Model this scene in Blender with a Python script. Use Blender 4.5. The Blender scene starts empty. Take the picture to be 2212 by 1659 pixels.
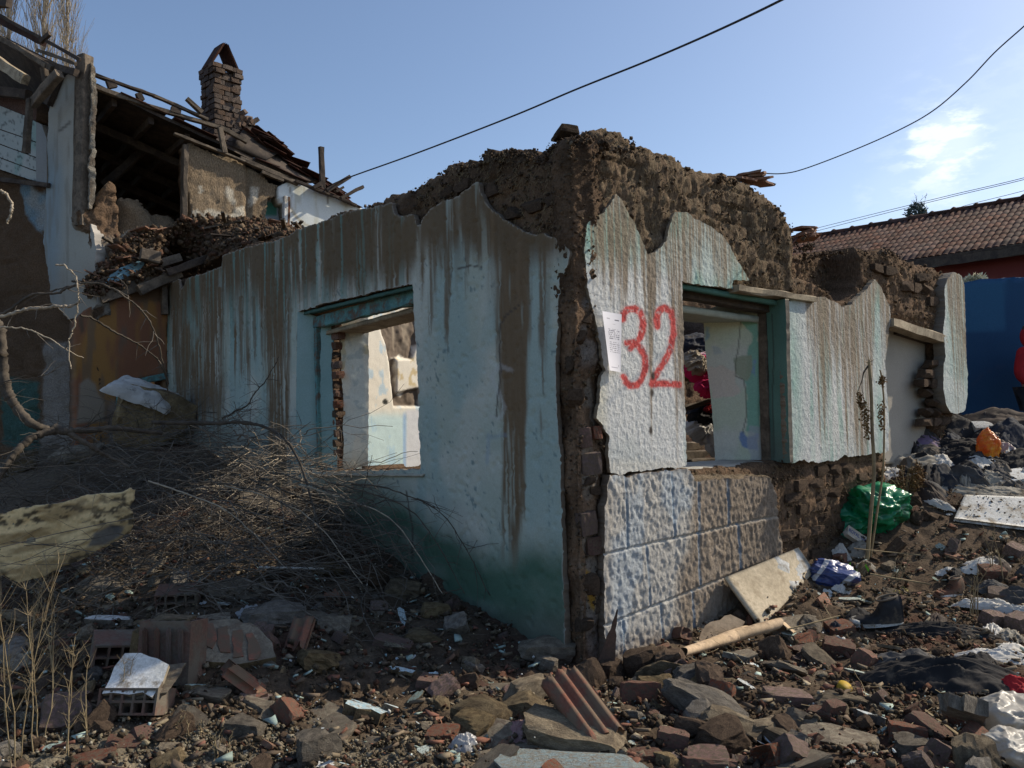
import bpy, math, random
import numpy as np
from mathutils import Vector, Matrix, Euler

scene = bpy.context.scene
R = math.radians
rng = np.random.default_rng(7)
rnd = random.Random(11)

# ------------------------------------------------------------------ camera
# all traced outlines below are written in units of a 2212 x 1659 picture grid
W0, H0, FOC = 2212.0, 1659.0, 1780.0
CAMZ = 1.6
PITCH, ROLL = R(2.43), R(1.3)
_f = np.array([0.0, math.cos(PITCH), math.sin(PITCH)])
_r = np.array([1.0, 0.0, 0.0])
_u = np.cross(_r, _f)
CR = _r * math.cos(ROLL) - _u * math.sin(ROLL)
CU = _u * math.cos(ROLL) + _r * math.sin(ROLL)
CF = _f
CAM = np.array([0.0, 0.0, CAMZ])
cam_d = bpy.data.cameras.new("camera")
cam_d.sensor_width = 36.0
cam_d.lens = 36.0 * FOC / W0
cam_d.clip_start = 0.05
cam_d.clip_end = 2000
cam = bpy.data.objects.new("camera", cam_d)
scene.collection.objects.link(cam)
cam.matrix_world = Matrix(((CR[0], CU[0], -CF[0], 0), (CR[1], CU[1], -CF[1], 0), (CR[2], CU[2], -CF[2], CAMZ), (0, 0, 0, 1)))
scene.camera = cam

# ------------------------------------------------------------------ light
SUN_AZ = 22.5      # degrees from +X towards +Y
SUN_EL = 37.0
SUN_STRENGTH = 5.0
SKY_STRENGTH = 0.15
EXPOSURE = 0.08
to_sun = Vector((math.cos(R(SUN_AZ)) * math.cos(R(SUN_EL)), math.sin(R(SUN_AZ)) * math.cos(R(SUN_EL)), math.sin(R(SUN_EL))))
sl = bpy.data.lights.new("sun", 'SUN')
sl.energy = SUN_STRENGTH
sl.angle = R(0.53)
sl.color = (1.0, 0.89, 0.72)
so = bpy.data.objects.new("sun", sl)
scene.collection.objects.link(so)
so.location = (12, 4, 14)
so.rotation_euler = to_sun.to_track_quat('Z', 'Y').to_euler()

world = bpy.data.worlds.new("World")
scene.world = world
world.use_nodes = True
wn, wl = world.node_tree.nodes, world.node_tree.links
for n in list(wn):
    wn.remove(n)
w_out = wn.new('ShaderNodeOutputWorld')
w_bg = wn.new('ShaderNodeBackground')
w_sky = wn.new('ShaderNodeTexSky')
w_sky.sky_type = 'NISHITA'
w_sky.sun_disc = False
w_sky.sun_elevation = R(SUN_EL)
w_sky.sun_rotation = R(90.0 - SUN_AZ)
w_sky.altitude = 900
w_sky.air_density = 1.0
w_sky.dust_density = 2.4
w_sky.ozone_density = 1.7
w_bg.inputs['Strength'].default_value = SKY_STRENGTH
# thin clouds: a noise over the sky direction
w_geo = wn.new('ShaderNodeTexCoord')
w_map = wn.new('ShaderNodeMapping')
w_map.inputs['Scale'].default_value = (1, 1, 2.6)
w_noi = wn.new('ShaderNodeTexNoise')
w_noi.inputs['Scale'].default_value = 30.0
w_noi.inputs['Detail'].default_value = 7
w_noi.inputs['Roughness'].default_value = 0.6
wl.new(w_geo.outputs['Generated'], w_map.inputs[0])
wl.new(w_map.outputs[0], w_noi.inputs['Vector'])


def pray(px, py):
    """unit direction of the view ray through a picture point"""
    px, py = np.asarray(px, float), np.asarray(py, float)
    d = CF + ((px - W0 / 2) / FOC)[..., None] * CR - ((py - H0 / 2) / FOC)[..., None] * CU
    return d


def proj(P):
    """world points (N,3) -> picture grid"""
    q = np.asarray(P) - CAM
    z = q @ CF
    return W0 / 2 + FOC * (q @ CR) / z, H0 / 2 - FOC * (q @ CU) / z


def cloud(px, py, radius, strength, prev):
    d = pray(px, py)
    d = d / np.linalg.norm(d)
    dp = wn.new('ShaderNodeVectorMath'); dp.operation = 'DOT_PRODUCT'
    nv = wn.new('ShaderNodeVectorMath'); nv.operation = 'NORMALIZE'
    wl.new(w_geo.outputs['Generated'], nv.inputs[0])
    wl.new(nv.outputs[0], dp.inputs[0])
    dp.inputs[1].default_value = tuple(d)
    mr = wn.new('ShaderNodeMapRange')
    mr.interpolation_type = 'SMOOTHSTEP'
    mr.inputs['From Min'].default_value = math.cos(radius)
    mr.inputs['From Max'].default_value = 1.0
    wl.new(dp.outputs['Value'], mr.inputs['Value'])
    rn = wn.new('ShaderNodeMapRange'); rn.interpolation_type = 'SMOOTHSTEP'
    rn.inputs['From Min'].default_value = 0.42
    rn.inputs['From Max'].default_value = 0.70
    wl.new(w_noi.outputs['Fac'], rn.inputs['Value'])
    a1 = wn.new('ShaderNodeMath'); a1.operation = 'MULTIPLY_ADD'
    wl.new(mr.outputs[0], a1.inputs[0]); a1.inputs[1].default_value = 0.55
    wl.new(rn.outputs[0], a1.inputs[2])
    ad = wn.new('ShaderNodeMath'); ad.operation = 'MULTIPLY'
    wl.new(mr.outputs[0], ad.inputs[0])
    wl.new(a1.outputs[0], ad.inputs[1])
    m2 = wn.new('ShaderNodeMapRange'); m2.interpolation_type = 'SMOOTHSTEP'
    m2.inputs['From Min'].default_value = 0.05
    m2.inputs['From Max'].default_value = 1.0
    m2.inputs['To Max'].default_value = strength
    wl.new(ad.outputs[0], m2.inputs['Value'])
    mx = wn.new('ShaderNodeMix'); mx.data_type = 'RGBA'
    wl.new(m2.outputs[0], mx.inputs['Factor'])
    wl.new(prev, mx.inputs['A'])
    mx.inputs['B'].default_value = (6.5, 7.2, 8.0, 1)
    return mx.outputs['Result']


_c = w_sky.outputs[0]
_c = cloud(2045, 310, R(3.2), 0.9, _c)
_c = cloud(2030, 405, R(2.2), 0.35, _c)
_c = cloud(1930, 415, R(3), 0.15, _c)
_c = cloud(2150, 330, R(9), 0.12, _c)
_c = cloud(-900, 300, R(12), 0.5, _c)
wl.new(_c, w_bg.inputs['Color'])
wl.new(w_bg.outputs[0], w_out.inputs['Surface'])

vs = scene.view_settings
vs.view_transform = 'Standard'
vs.look = 'None'
vs.exposure = EXPOSURE
vs.gamma = 1.0
vs.use_curve_mapping = False
scene.render.engine = 'CYCLES'
scene.cycles.max_bounces = 6

# ------------------------------------------------------------------ noise
def _h(ix, iy, iz, s):
    with np.errstate(over='ignore'):
        n = (ix.astype(np.int64) * 73856093) ^ (iy.astype(np.int64) * 19349663) ^ (iz.astype(np.int64) * 83492791) ^ (s * 2654435)
        n = (n ^ (n >> 13)) * 1274126177
        n = n & 0x7fffffff
        n = (n ^ (n >> 16)) * 668265263 & 0x7fffffff
    return (n >> 7 & 0xffff) / 65535.0


def vn(x, y, z=0.0, s=0):
    x, y, z = np.broadcast_arrays(np.asarray(x, float), np.asarray(y, float), np.asarray(z, float))
    ix, iy, iz = np.floor(x), np.floor(y), np.floor(z)
    fx, fy, fz = x - ix, y - iy, z - iz
    fx, fy, fz = fx * fx * (3 - 2 * fx), fy * fy * (3 - 2 * fy), fz * fz * (3 - 2 * fz)
    ix, iy, iz = ix.astype(np.int64), iy.astype(np.int64), iz.astype(np.int64)
    v = 0
    flat = not np.any(fz) and np.all(iz == iz.flat[0]) if iz.size else True
    for dz in ((0,) if flat else (0, 1)):
        wz = 1.0 if flat else (fz if dz else 1 - fz)
        a = _h(ix, iy, iz + dz, s) * (1 - fx) + _h(ix + 1, iy, iz + dz, s) * fx
        b = _h(ix, iy + 1, iz + dz, s) * (1 - fx) + _h(ix + 1, iy + 1, iz + dz, s) * fx
        v = v + wz * (a * (1 - fy) + b * fy)
    return v


def fbm(x, y, z=0.0, o=4, s=0, g=0.5):
    v, a, t = 0, 1.0, 0
    for i in range(o):
        v = v + a * vn(np.asarray(x) * 2 ** i + 17.3 * i, np.asarray(y) * 2 ** i - 9.1 * i, np.asarray(z) * 2 ** i, s + i)
        t += a
        a *= g
    return v / t        # 0..1, mean 0.5


def ridge(x, y, z=0.0, o=4, s=0):
    v, a, t = 0, 1.0, 0
    for i in range(o):
        v = v + a * (1 - np.abs(2 * vn(np.asarray(x) * 2 ** i, np.asarray(y) * 2 ** i, z, s + i) - 1))
        t += a
        a *= 0.5
    return v / t


def ss(a, b, x):
    t = np.clip((np.asarray(x, float) - a) / (b - a), 0, 1)
    return t * t * (3 - 2 * t)


def mixc(a, b, t):
    a, b = np.asarray(a, float), np.asarray(b, float)
    return a + (b - a) * np.asarray(t)[..., None]


def sdpoly(X, Y, poly):
    """signed distance to a polygon, negative inside"""
    p = np.asarray(poly, float)
    d = np.full(X.shape, 1e9)
    sgn = np.ones(X.shape)
    n = len(p)
    for i in range(n):
        ax, ay = p[i]
        bx, by = p[i - 1]
        ex, ey = bx - ax, by - ay
        wx, wy = X - ax, Y - ay
        t = np.clip((wx * ex + wy * ey) / (ex * ex + ey * ey + 1e-12), 0, 1)
        d = np.minimum(d, (wx - ex * t) ** 2 + (wy - ey * t) ** 2)
        c1, c2, c3 = Y >= ay, Y < by, ex * wy > ey * wx
        flip = (c1 & c2 & c3) | (~c1 & ~c2 & ~c3)
        sgn = np.where(flip, -sgn, sgn)
    return sgn * np.sqrt(d)


def sdline(X, Y, pts):
    p = np.asarray(pts, float)
    d = np.full(X.shape, 1e9)
    for i in range(len(p) - 1):
        ax, ay = p[i]; bx, by = p[i + 1]
        ex, ey = bx - ax, by - ay
        wx, wy = X - ax, Y - ay
        t = np.clip((wx * ex + wy * ey) / (ex * ex + ey * ey + 1e-12), 0, 1)
        d = np.minimum(d, (wx - ex * t) ** 2 + (wy - ey * t) ** 2)
    return np.sqrt(d)


# ------------------------------------------------------------------ materials
def lin(c):
    return (c[0], c[1], c[2], 1.0)


def M(name, col=None, col2=None, nscale=6.0, rough=0.9, bump=0.3, bscale=40.0, bdist=0.01, vary=0.0, huevary=0.0,
      stretch=(1, 1, 1), spec=0.25, dust=None, dustamt=0.5, trans=0.0, attr=True, coat=0.0, grain=0.25):
    """procedural material; base = vertex colours x (col) mixed with a second colour by noise"""
    m = bpy.data.materials.new(name)
    m.use_nodes = True
    nt = m.node_tree
    N, L = nt.nodes, nt.links
    b = N['Principled BSDF']
    b.inputs['Roughness'].default_value = rough
    b.inputs['Specular IOR Level'].default_value = spec
    tc = N.new('ShaderNodeTexCoord')
    mp = N.new('ShaderNodeMapping')
    mp.inputs['Scale'].default_value = stretch
    L.new(tc.outputs['Object'], mp.inputs[0])
    vec = mp.outputs[0]
    if attr and col is None:
        a = N.new('ShaderNodeAttribute'); a.attribute_name = 'Col'
        c = a.outputs['Color']
    else:
        rg = N.new('ShaderNodeRGB'); rg.outputs[0].default_value = lin(col)
        c = rg.outputs[0]

    def mix(fac, A, B, mode='MIX'):
        x = N.new('ShaderNodeMix'); x.data_type = 'RGBA'; x.blend_type = mode
        if isinstance(fac, float): x.inputs['Factor'].default_value = fac
        else: L.new(fac, x.inputs['Factor'])
        for k, v in (('A', A), ('B', B)):
            if isinstance(v, tuple): x.inputs[k].default_value = v
            else: L.new(v, x.inputs[k])
        return x.outputs['Result']

    def noise(scale, detail=5, rgh=0.6, w=None):
        n = N.new('ShaderNodeTexNoise')
        n.inputs['Scale'].default_value = scale
        n.inputs['Detail'].default_value = detail
        n.inputs['Roughness'].default_value = rgh
        L.new(vec, n.inputs['Vector'])
        return n.outputs['Fac']

    def ramp(src, a, bb):
        r = N.new('ShaderNodeMapRange'); r.interpolation_type = 'SMOOTHSTEP'
        r.inputs['From Min'].default_value = a
        r.inputs['From Max'].default_value = bb
        L.new(src, r.inputs['Value'])
        return r.outputs[0]
    oi = None
    if vary or huevary:
        oi = N.new('ShaderNodeObjectInfo')
        av = N.new('ShaderNodeVectorMath'); av.operation = 'ADD'
        cm = N.new('ShaderNodeCombineXYZ')
        mm = N.new('ShaderNodeMath'); mm.operation = 'MULTIPLY'; mm.inputs[1].default_value = 37.0
        L.new(oi.outputs['Random'], mm.inputs[0])
        L.new(mm.outputs[0], cm.inputs[0]); L.new(mm.outputs[0], cm.inputs[2])
        L.new(mp.outputs[0], av.inputs[0]); L.new(cm.outputs[0], av.inputs[1])
        vec = av.outputs[0]
    if col2 is not None:
        c = mix(ramp(noise(nscale), 0.38, 0.62), c, lin(col2))
    if grain:
        g = ramp(noise(bscale * 1.3, 6, 0.75), 0.25, 0.75)
        gm = N.new('ShaderNodeMapRange')
        gm.inputs['To Min'].default_value = 1 - grain
        gm.inputs['To Max'].default_value = 1 + grain
        L.new(g, gm.inputs['Value'])
        hs = N.new('ShaderNodeHueSaturation')
        L.new(c, hs.inputs['Color']); L.new(gm.outputs[0], hs.inputs['Value'])
        c = hs.outputs[0]
    if vary or huevary:
        hs = N.new('ShaderNodeHueSaturation')
        r1 = N.new('ShaderNodeMapRange')
        r1.inputs['To Min'].default_value = 1 - vary
        r1.inputs['To Max'].default_value = 1 + vary
        L.new(oi.outputs['Random'], r1.inputs['Value'])
        L.new(r1.outputs[0], hs.inputs['Value'])
        wn_ = N.new('ShaderNodeTexWhiteNoise'); wn_.noise_dimensions = '1D'
        L.new(oi.outputs['Random'], wn_.inputs['W'])
        r2 = N.new('ShaderNodeMapRange')
        r2.inputs['To Min'].default_value = 1 - huevary * 3
        r2.inputs['To Max'].default_value = 1 + huevary
        L.new(wn_.outputs['Value'], r2.inputs['Value'])
        L.new(r2.outputs[0], hs.inputs['Saturation'])
        L.new(c, hs.inputs['Color'])
        c = hs.outputs[0]
    if dust is not None:
        d = ramp(noise(9.0, 6, 0.7), 0.62 - 0.35 * dustamt, 0.8 - 0.35 * dustamt)
        c = mix(d, c, lin(dust))
    L.new(c, b.inputs['Base Color'])
    if bump:
        bp = N.new('ShaderNodeBump')
        bp.inputs['Strength'].default_value = bump
        bp.inputs['Distance'].default_value = bdist
        L.new(noise(bscale, 8, 0.7), bp.inputs['Height'])
        L.new(bp.outputs[0], b.inputs['Normal'])
    if coat:
        b.inputs['Coat Weight'].default_value = coat
        b.inputs['Coat Roughness'].default_value = 0.2
    if trans:
        tr = N.new('ShaderNodeBsdfTranslucent')
        L.new(c, tr.inputs['Color'])
        ms = N.new('ShaderNodeMixShader'); ms.inputs[0].default_value = trans
        L.new(b.outputs[0], ms.inputs[1]); L.new(tr.outputs[0], ms.inputs[2])
        L.new(ms.outputs[0], N['Material Output'].inputs['Surface'])
    return m


EARTH = (0.12, 0.088, 0.062)
MT = dict(
    adobe=M('adobe', bump=1.0, bscale=38, bdist=0.035, grain=0.4, rough=1.0, spec=0.1),
    straw=M('straw_mud', bump=1.0, bscale=30, bdist=0.025, grain=0.6, rough=1.0, spec=0.1, stretch=(2.2, 2.2, 0.8)),
    plaster=M('plaster', bump=0.35, bscale=60, bdist=0.006, grain=0.12, rough=0.85),
    roughcast=M('roughcast_plaster', bump=0.7, bscale=55, bdist=0.012, grain=0.15, rough=0.85),
    soil=M('soil', bump=0.9, bscale=30, bdist=0.02, grain=0.4, rough=1.0, spec=0.1),
    brick=M('red_brick', (0.21, 0.085, 0.055), (0.14, 0.06, 0.043), 8, bump=0.9, bscale=45, bdist=0.012, vary=0.4, huevary=0.2, dust=(0.13, 0.098, 0.068), dustamt=0.55),
    adobe_brick=M('adobe_brick', (0.125, 0.088, 0.062), (0.085, 0.06, 0.043), 7, bump=1.0, bscale=28, bdist=0.02, vary=0.25, grain=0.4, rough=1.0, spec=0.1),
    sootbrick=M('weathered_brick', (0.13, 0.085, 0.06), (0.08, 0.058, 0.045), 10, bump=0.8, bscale=35, bdist=0.012, vary=0.35, huevary=0.15),
    mortar=M('mortar_lump', (0.21, 0.165, 0.105), (0.125, 0.096, 0.063), 5, bump=0.9, bscale=32, bdist=0.015, vary=0.35, huevary=0.2, grain=0.35, rough=1.0, spec=0.1),
    concrete=M('concrete', (0.24, 0.205, 0.15), (0.15, 0.128, 0.095), 5, bump=0.9, bscale=40, bdist=0.01, vary=0.25, dust=(0.13, 0.1, 0.075), dustamt=0.5),
    tile=M('terracotta', (0.25, 0.105, 0.068), (0.17, 0.078, 0.055), 9, bump=0.3, bscale=50, bdist=0.004, vary=0.3, dust=(0.15, 0.105, 0.07), dustamt=0.65),
    rooftile=M('old_roof_tile', (0.085, 0.036, 0.024), (0.052, 0.028, 0.02), 9, bump=0.4, bscale=40, bdist=0.006, vary=0.35, huevary=0.1, rough=0.85, spec=0.12),
    flake_teal=M('teal_paint_flake', (0.24, 0.36, 0.32), (0.34, 0.41, 0.36), 12, bump=0.4, vary=0.3, huevary=0.2, dust=(0.15, 0.12, 0.09), dustamt=0.5),
    flake_blue=M('blue_paint_flake', (0.34, 0.5, 0.58), (0.55, 0.62, 0.62), 14, bump=0.5, vary=0.3, huevary=0.2, dust=(0.2, 0.16, 0.12), dustamt=0.42),
    flake_white=M('white_paint_flake', (0.62, 0.62, 0.6), (0.5, 0.5, 0.47), 8, bump=0.4, vary=0.2, dust=(0.25, 0.21, 0.16), dustamt=0.4),
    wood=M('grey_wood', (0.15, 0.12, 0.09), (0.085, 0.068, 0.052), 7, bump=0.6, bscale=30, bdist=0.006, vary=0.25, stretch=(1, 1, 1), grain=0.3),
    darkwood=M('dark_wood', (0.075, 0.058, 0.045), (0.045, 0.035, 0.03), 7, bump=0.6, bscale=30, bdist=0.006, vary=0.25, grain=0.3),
    palewood=M('pale_wood', (0.36, 0.3, 0.21), (0.25, 0.2, 0.14), 7, bump=0.4, bscale=40, bdist=0.004, vary=0.15, dust=(0.17, 0.14, 0.1), dustamt=0.35),
    tealwood=M('teal_painted_wood', (0.12, 0.27, 0.27), (0.075, 0.16, 0.165), 8, bump=0.4, bscale=40, bdist=0.005, dust=(0.13, 0.09, 0.065), dustamt=0.5),
    twig=M('dry_twig', (0.085, 0.073, 0.06), (0.175, 0.15, 0.12), 5, bump=0, grain=0, rough=0.8),
    branch=M('grey_bark', (0.095, 0.078, 0.06), (0.06, 0.05, 0.04), 12, bump=0.6, bscale=45, bdist=0.006, vary=0.2),
    palebark=M('poplar_bark', (0.42, 0.36, 0.27), (0.3, 0.25, 0.19), 3, bump=0, grain=0),
    stalk=M('dry_stalk', (0.3, 0.235, 0.135), (0.2, 0.15, 0.085), 8, bump=0, grain=0, rough=0.8),
    seed=M('dry_seed_head', (0.2, 0.12, 0.05), (0.12, 0.07, 0.03), 20, bump=0, grain=0),
    cable=M('black_cable', (0.02, 0.018, 0.018), bump=0, grain=0, rough=0.6),
    print=M('printed_paper', bump=0.0, grain=0.0, rough=0.6, trans=0.15),
    painted=M('aged_paint', bump=0.3, bscale=50, bdist=0.004, grain=0.12, rough=0.8),
    foam=M('foam_sheet', bump=0.5, bscale=25, bdist=0.008, grain=0.15, rough=0.9),
    cardboard=M('cardboard', (0.5, 0.37, 0.24), (0.4, 0.29, 0.18), 5, bump=0.15, bscale=20, dust=(0.22, 0.16, 0.11), dustamt=0.3),
)


def cloth_mat(name, c, c2=None, rough=0.85, trans=0.1, spec=0.2, dustamt=0.35, coat=0.0):
    return M(name, c, c2, 6, rough=rough, bump=0.2, bscale=120, bdist=0.002, trans=trans, spec=spec, dust=(0.12, 0.095, 0.07) if dustamt else None, dustamt=dustamt, grain=0.1, coat=coat)


# ------------------------------------------------------------------ object helpers
COL = scene.collection.objects


def tag(o, label=None, cat=None, group=None, kind=None):
    if label: o['label'] = label
    if cat: o['category'] = cat
    if group: o['group'] = group
    if kind: o['kind'] = kind
    elif cat: o['kind'] = 'thing'
    return o


def empty(name, loc=(0, 0, 0), label=None, cat=None, group=None, rz=0.0):
    o = bpy.data.objects.new(name, None)
    o.location = loc
    o.rotation_euler = (0, 0, rz)
    o.empty_display_size = 0.1
    COL.link(o)
    return tag(o, label, cat, group)


def link(name, me, parent=None, loc=(0, 0, 0), rot=(0, 0, 0), scale=(1, 1, 1)):
    o = bpy.data.objects.new(name, me)
    COL.link(o)
    if parent is not None:
        o.parent = parent
    o.location, o.rotation_euler, o.scale = loc, rot, scale
    return o


def mesh(name, V, F, mat, smooth=False, col=None, mats=None, fmat=None):
    """V (N,3); F list of arrays (quads / tris) or python list of faces"""
    me = bpy.data.meshes.new(name)
    V = np.asarray(V, np.float64)
    if isinstance(F, np.ndarray):
        F = [F]
    if F and isinstance(F[0], np.ndarray):
        F = [f for f in F if len(f)]
        nl = sum(f.size for f in F)
        loops = np.concatenate([f.ravel() for f in F]).astype(np.int32)
        tot = np.concatenate([np.full(len(f), f.shape[1], np.int32) for f in F])
        st = np.concatenate([[0], np.cumsum(tot)[:-1]]).astype(np.int32)
        me.vertices.add(len(V))
        me.vertices.foreach_set('co', V.ravel())
        me.loops.add(nl)
        me.loops.foreach_set('vertex_index', loops)
        me.polygons.add(len(tot))
        me.polygons.foreach_set('loop_start', st)
        me.polygons.foreach_set('loop_total', tot)
        me.update(calc_edges=True)
    else:
        me.from_pydata([tuple(v) for v in V], [], [list(map(int, f)) for f in F])
        me.update()
    if smooth is True:
        me.polygons.foreach_set('use_smooth', np.ones(len(me.polygons), bool))
    if mats:
        for m in mats: me.materials.append(m)
        if fmat is not None:
            me.polygons.foreach_set('material_index', np.asarray(fmat, np.int32))
    else:
        me.materials.append(mat)
    if col is not None:
        ca = me.color_attributes.new('Col', 'FLOAT_COLOR', 'POINT')
        c = np.ones((len(V), 4), np.float32)
        c[:, :3] = np.clip(col, 0, 1)
        ca.data.foreach_set('color', c.ravel())
    me.validate()
    return me


# ------------------------------------------------------------------ vertical planes
class Plane:
    def __init__(s, A, d=None, B=None):
        s.o = np.asarray(A, float)
        if B is not None:
            d = np.asarray(B, float) - s.o
        s.d = np.asarray(d, float) / np.linalg.norm(d)
        n = np.array([s.d[1], -s.d[0]])
        if n @ (-s.o) < 0:
            n = -n
        s.n = n

    def uz(s, px, py, w=0.0):
        D = pray(px, py)
        o = s.o + s.n * w
        t = ((o - CAM[:2]) @ s.n) / (D[..., :2] @ s.n)
        P = CAM + D * t[..., None]
        return (P[..., :2] - o) @ s.d, P[..., 2]

    def P(s, u, z, w=0.0):
        u, z, w = np.broadcast_arrays(np.asarray(u, float), np.asarray(z, float), np.asarray(w, float))
        xy = s.o + u[..., None] * s.d + w[..., None] * s.n
        return np.concatenate([xy, z[..., None]], -1)

    def at(s, px, py, w=0.0):
        u, z = s.uz(px, py, w)
        return s.P(u, z, w)

    def poly(s, pts, w=0.0):
        p = np.asarray(pts, float)
        u, z = s.uz(p[:, 0], p[:, 1], w)
        return np.stack([u, z], -1)


C0 = np.array([0.414, 5.3])
PL = Plane(C0, (-0.63, 0.776))       # shaded front of the ruin
PR = Plane(C0, (0.777, 0.63))        # front with the number
PU = Plane((-5.0, 12.0), (0.777, 0.63))     # upper house, sunlit side
KX = np.array([-5.76, 11.38])
PK = Plane(KX, (-0.9, 0.44))         # upper house, shaded side


def sheet(name, pl, poly, mat, ds=0.02, off=0.0, thick=0.03, disp=None, colf=None, edgecol=None, holes=(), jag=0.012,
          jscale=9.0, parent=None, back=False, seed=0, smooth=True, round_=0.0, raw=False, zmin=None, smat=None):
    """a slab cut to a traced outline, standing on a wall plane, with relief and colours of its own"""
    P = poly if raw else pl.poly(poly, off)
    P = np.array(P)
    if zmin is not None:
        P[:, 1] = np.maximum(P[:, 1], zmin)
    H = [(h if raw else pl.poly(h, off)) for h in holes]
    u0, z0 = P.min(0) - ds * 2
    u1, z1 = P.max(0) + ds * 2
    nu, nz = int((u1 - u0) / ds) + 1, int((z1 - z0) / ds) + 1
    U, Z = np.meshgrid(u0 + np.arange(nu) * ds, z0 + np.arange(nz) * ds)
    Uw = U + jag * 2 * (fbm(U * jscale, Z * jscale, 1.5 + seed, 3, seed) - 0.5)
    Zw = Z + jag * 2 * (fbm(U * jscale, Z * jscale, 7.5 + seed, 3, seed + 9) - 0.5)
    Uw = Uw + jag * .9 * (vn(U * 48, Z * 48, 3.5, seed + 31) - 0.5)
    Zw = Zw + jag * .9 * (vn(U * 48, Z * 48, 9.5, seed + 37) - 0.5)
    Zw = Zw + jag * 1.8 * (ridge(U * 6, Z * 6, 4.5, 2, seed + 41) - 0.62)
    Uw = Uw + jag * 1.4 * (ridge(U * 7, Z * 7, 8.5, 2, seed + 43) - 0.62)
    sd = sdpoly(Uw, Zw, P)
    for h in H:
        sd = np.maximum(sd, -sdpoly(Uw, Zw, h))
    ins = sd < ds * 0.45
    cell = ins[:-1, :-1] & ins[1:, :-1] & ins[:-1, 1:] & ins[1:, 1:]
    used = np.zeros_like(ins)
    used[:-1, :-1] |= cell; used[1:, :-1] |= cell; used[:-1, 1:] |= cell; used[1:, 1:] |= cell
    nb = np.zeros(U.shape, int)
    nb[:-1, :-1] += cell; nb[1:, :-1] += cell; nb[:-1, 1:] += cell; nb[1:, 1:] += cell
    bd = used & (nb < 4)
    gz_, gu_ = np.gradient(sd, ds)
    gl = np.sqrt(gz_ ** 2 + gu_ ** 2) + 1e-6
    mv = np.where(bd, np.clip(sd, -ds * .9, ds * .9), 0)
    U = U - mv * gu_ / gl
    Z = Z - mv * gz_ / gl
    sdn = np.minimum(sd, 0)
    idx = -np.ones(U.shape, int)
    n = int(used.sum())
    idx[used] = np.arange(n)
    u, z, s_ = U[used], Z[used], sdn[used]
    w = np.zeros(n) if disp is None else disp(u, z, s_)
    if round_:
        w = w - round_ * np.exp(s_ / (round_ * 0.7 + 1e-6))
    Vf = pl.P(u, z, off + w)
    a, b, c, d = idx[:-1, :-1][cell], idx[:-1, 1:][cell], idx[1:, 1:][cell], idx[1:, :-1][cell]
    F = [np.stack([a, b, c, d], 1)]
    px, py = proj(pl.P(u, z, off))
    cf = colf(u, z, s_, px, py) if colf else np.full((n, 3), 0.3)
    cf = np.broadcast_to(cf, (n, 3)).copy()
    # sides
    ec = np.asarray(edgecol if edgecol is not None else (0.2, 0.17, 0.13))
    bw = off - thick
    bidx = -np.ones(U.shape, int)
    if back:
        bidx[used] = n + np.arange(n)
        wb = 0.35 * (w - w.mean()) * -1
        Vb = pl.P(u, z, bw + np.clip(wb, -0.05, 0.05))
        cb = cf
        F.append(np.stack([bidx[:-1, :-1][cell], bidx[1:, :-1][cell], bidx[1:, 1:][cell], bidx[:-1, 1:][cell]], 1))
        colb = np.broadcast_to(ec, (n, 3)) if edgecol is not None else cf
    else:
        nbv = int(bd.sum())
        bidx[bd] = n + np.arange(nbv)
        fidx = -np.ones(U.shape, int)
        fidx[bd] = n + nbv + np.arange(nbv)
        rj = (vn(U[bd] * 60, Z[bd] * 60, 2.5, seed) - .5) * thick * .5
        Vb = np.concatenate([pl.P(U[bd], Z[bd], bw), Vf[idx[bd]]])
        colb = np.broadcast_to(ec, (nbv, 3)) * (1 + rj[:, None] / thick)
        colb = np.concatenate([colb, colb * 1.25])
    cp = np.zeros((cell.shape[0] + 2, cell.shape[1] + 2), bool)
    cp[1:-1, 1:-1] = cell
    sides = []
    for (dz, du, p, q) in ((-1, 0, (0, 0), (0, 1)), (1, 0, (1, 1), (1, 0)), (0, -1, (1, 0), (0, 0)), (0, 1, (0, 1), (1, 1))):
        nbr = cp[1 + dz:cp.shape[0] - 1 + dz, 1 + du:cp.shape[1] - 1 + du]
        e = cell & ~nbr
        jz, ju = np.nonzero(e)
        fi_ = idx if back else fidx
        i1 = fi_[jz + p[0], ju + p[1]]; i2 = fi_[jz + q[0], ju + q[1]]
        b1 = bidx[jz + p[0], ju + p[1]]; b2 = bidx[jz + q[0], ju + q[1]]
        sides.append(np.stack([i2, i1, b1, b2], 1))
    F.append(np.concatenate(sides))
    V = np.concatenate([Vf, Vb])
    cc = np.concatenate([cf, colb])
    me = mesh(name, V, F, mat, smooth, cc)
    return link(name, me, parent)


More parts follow.
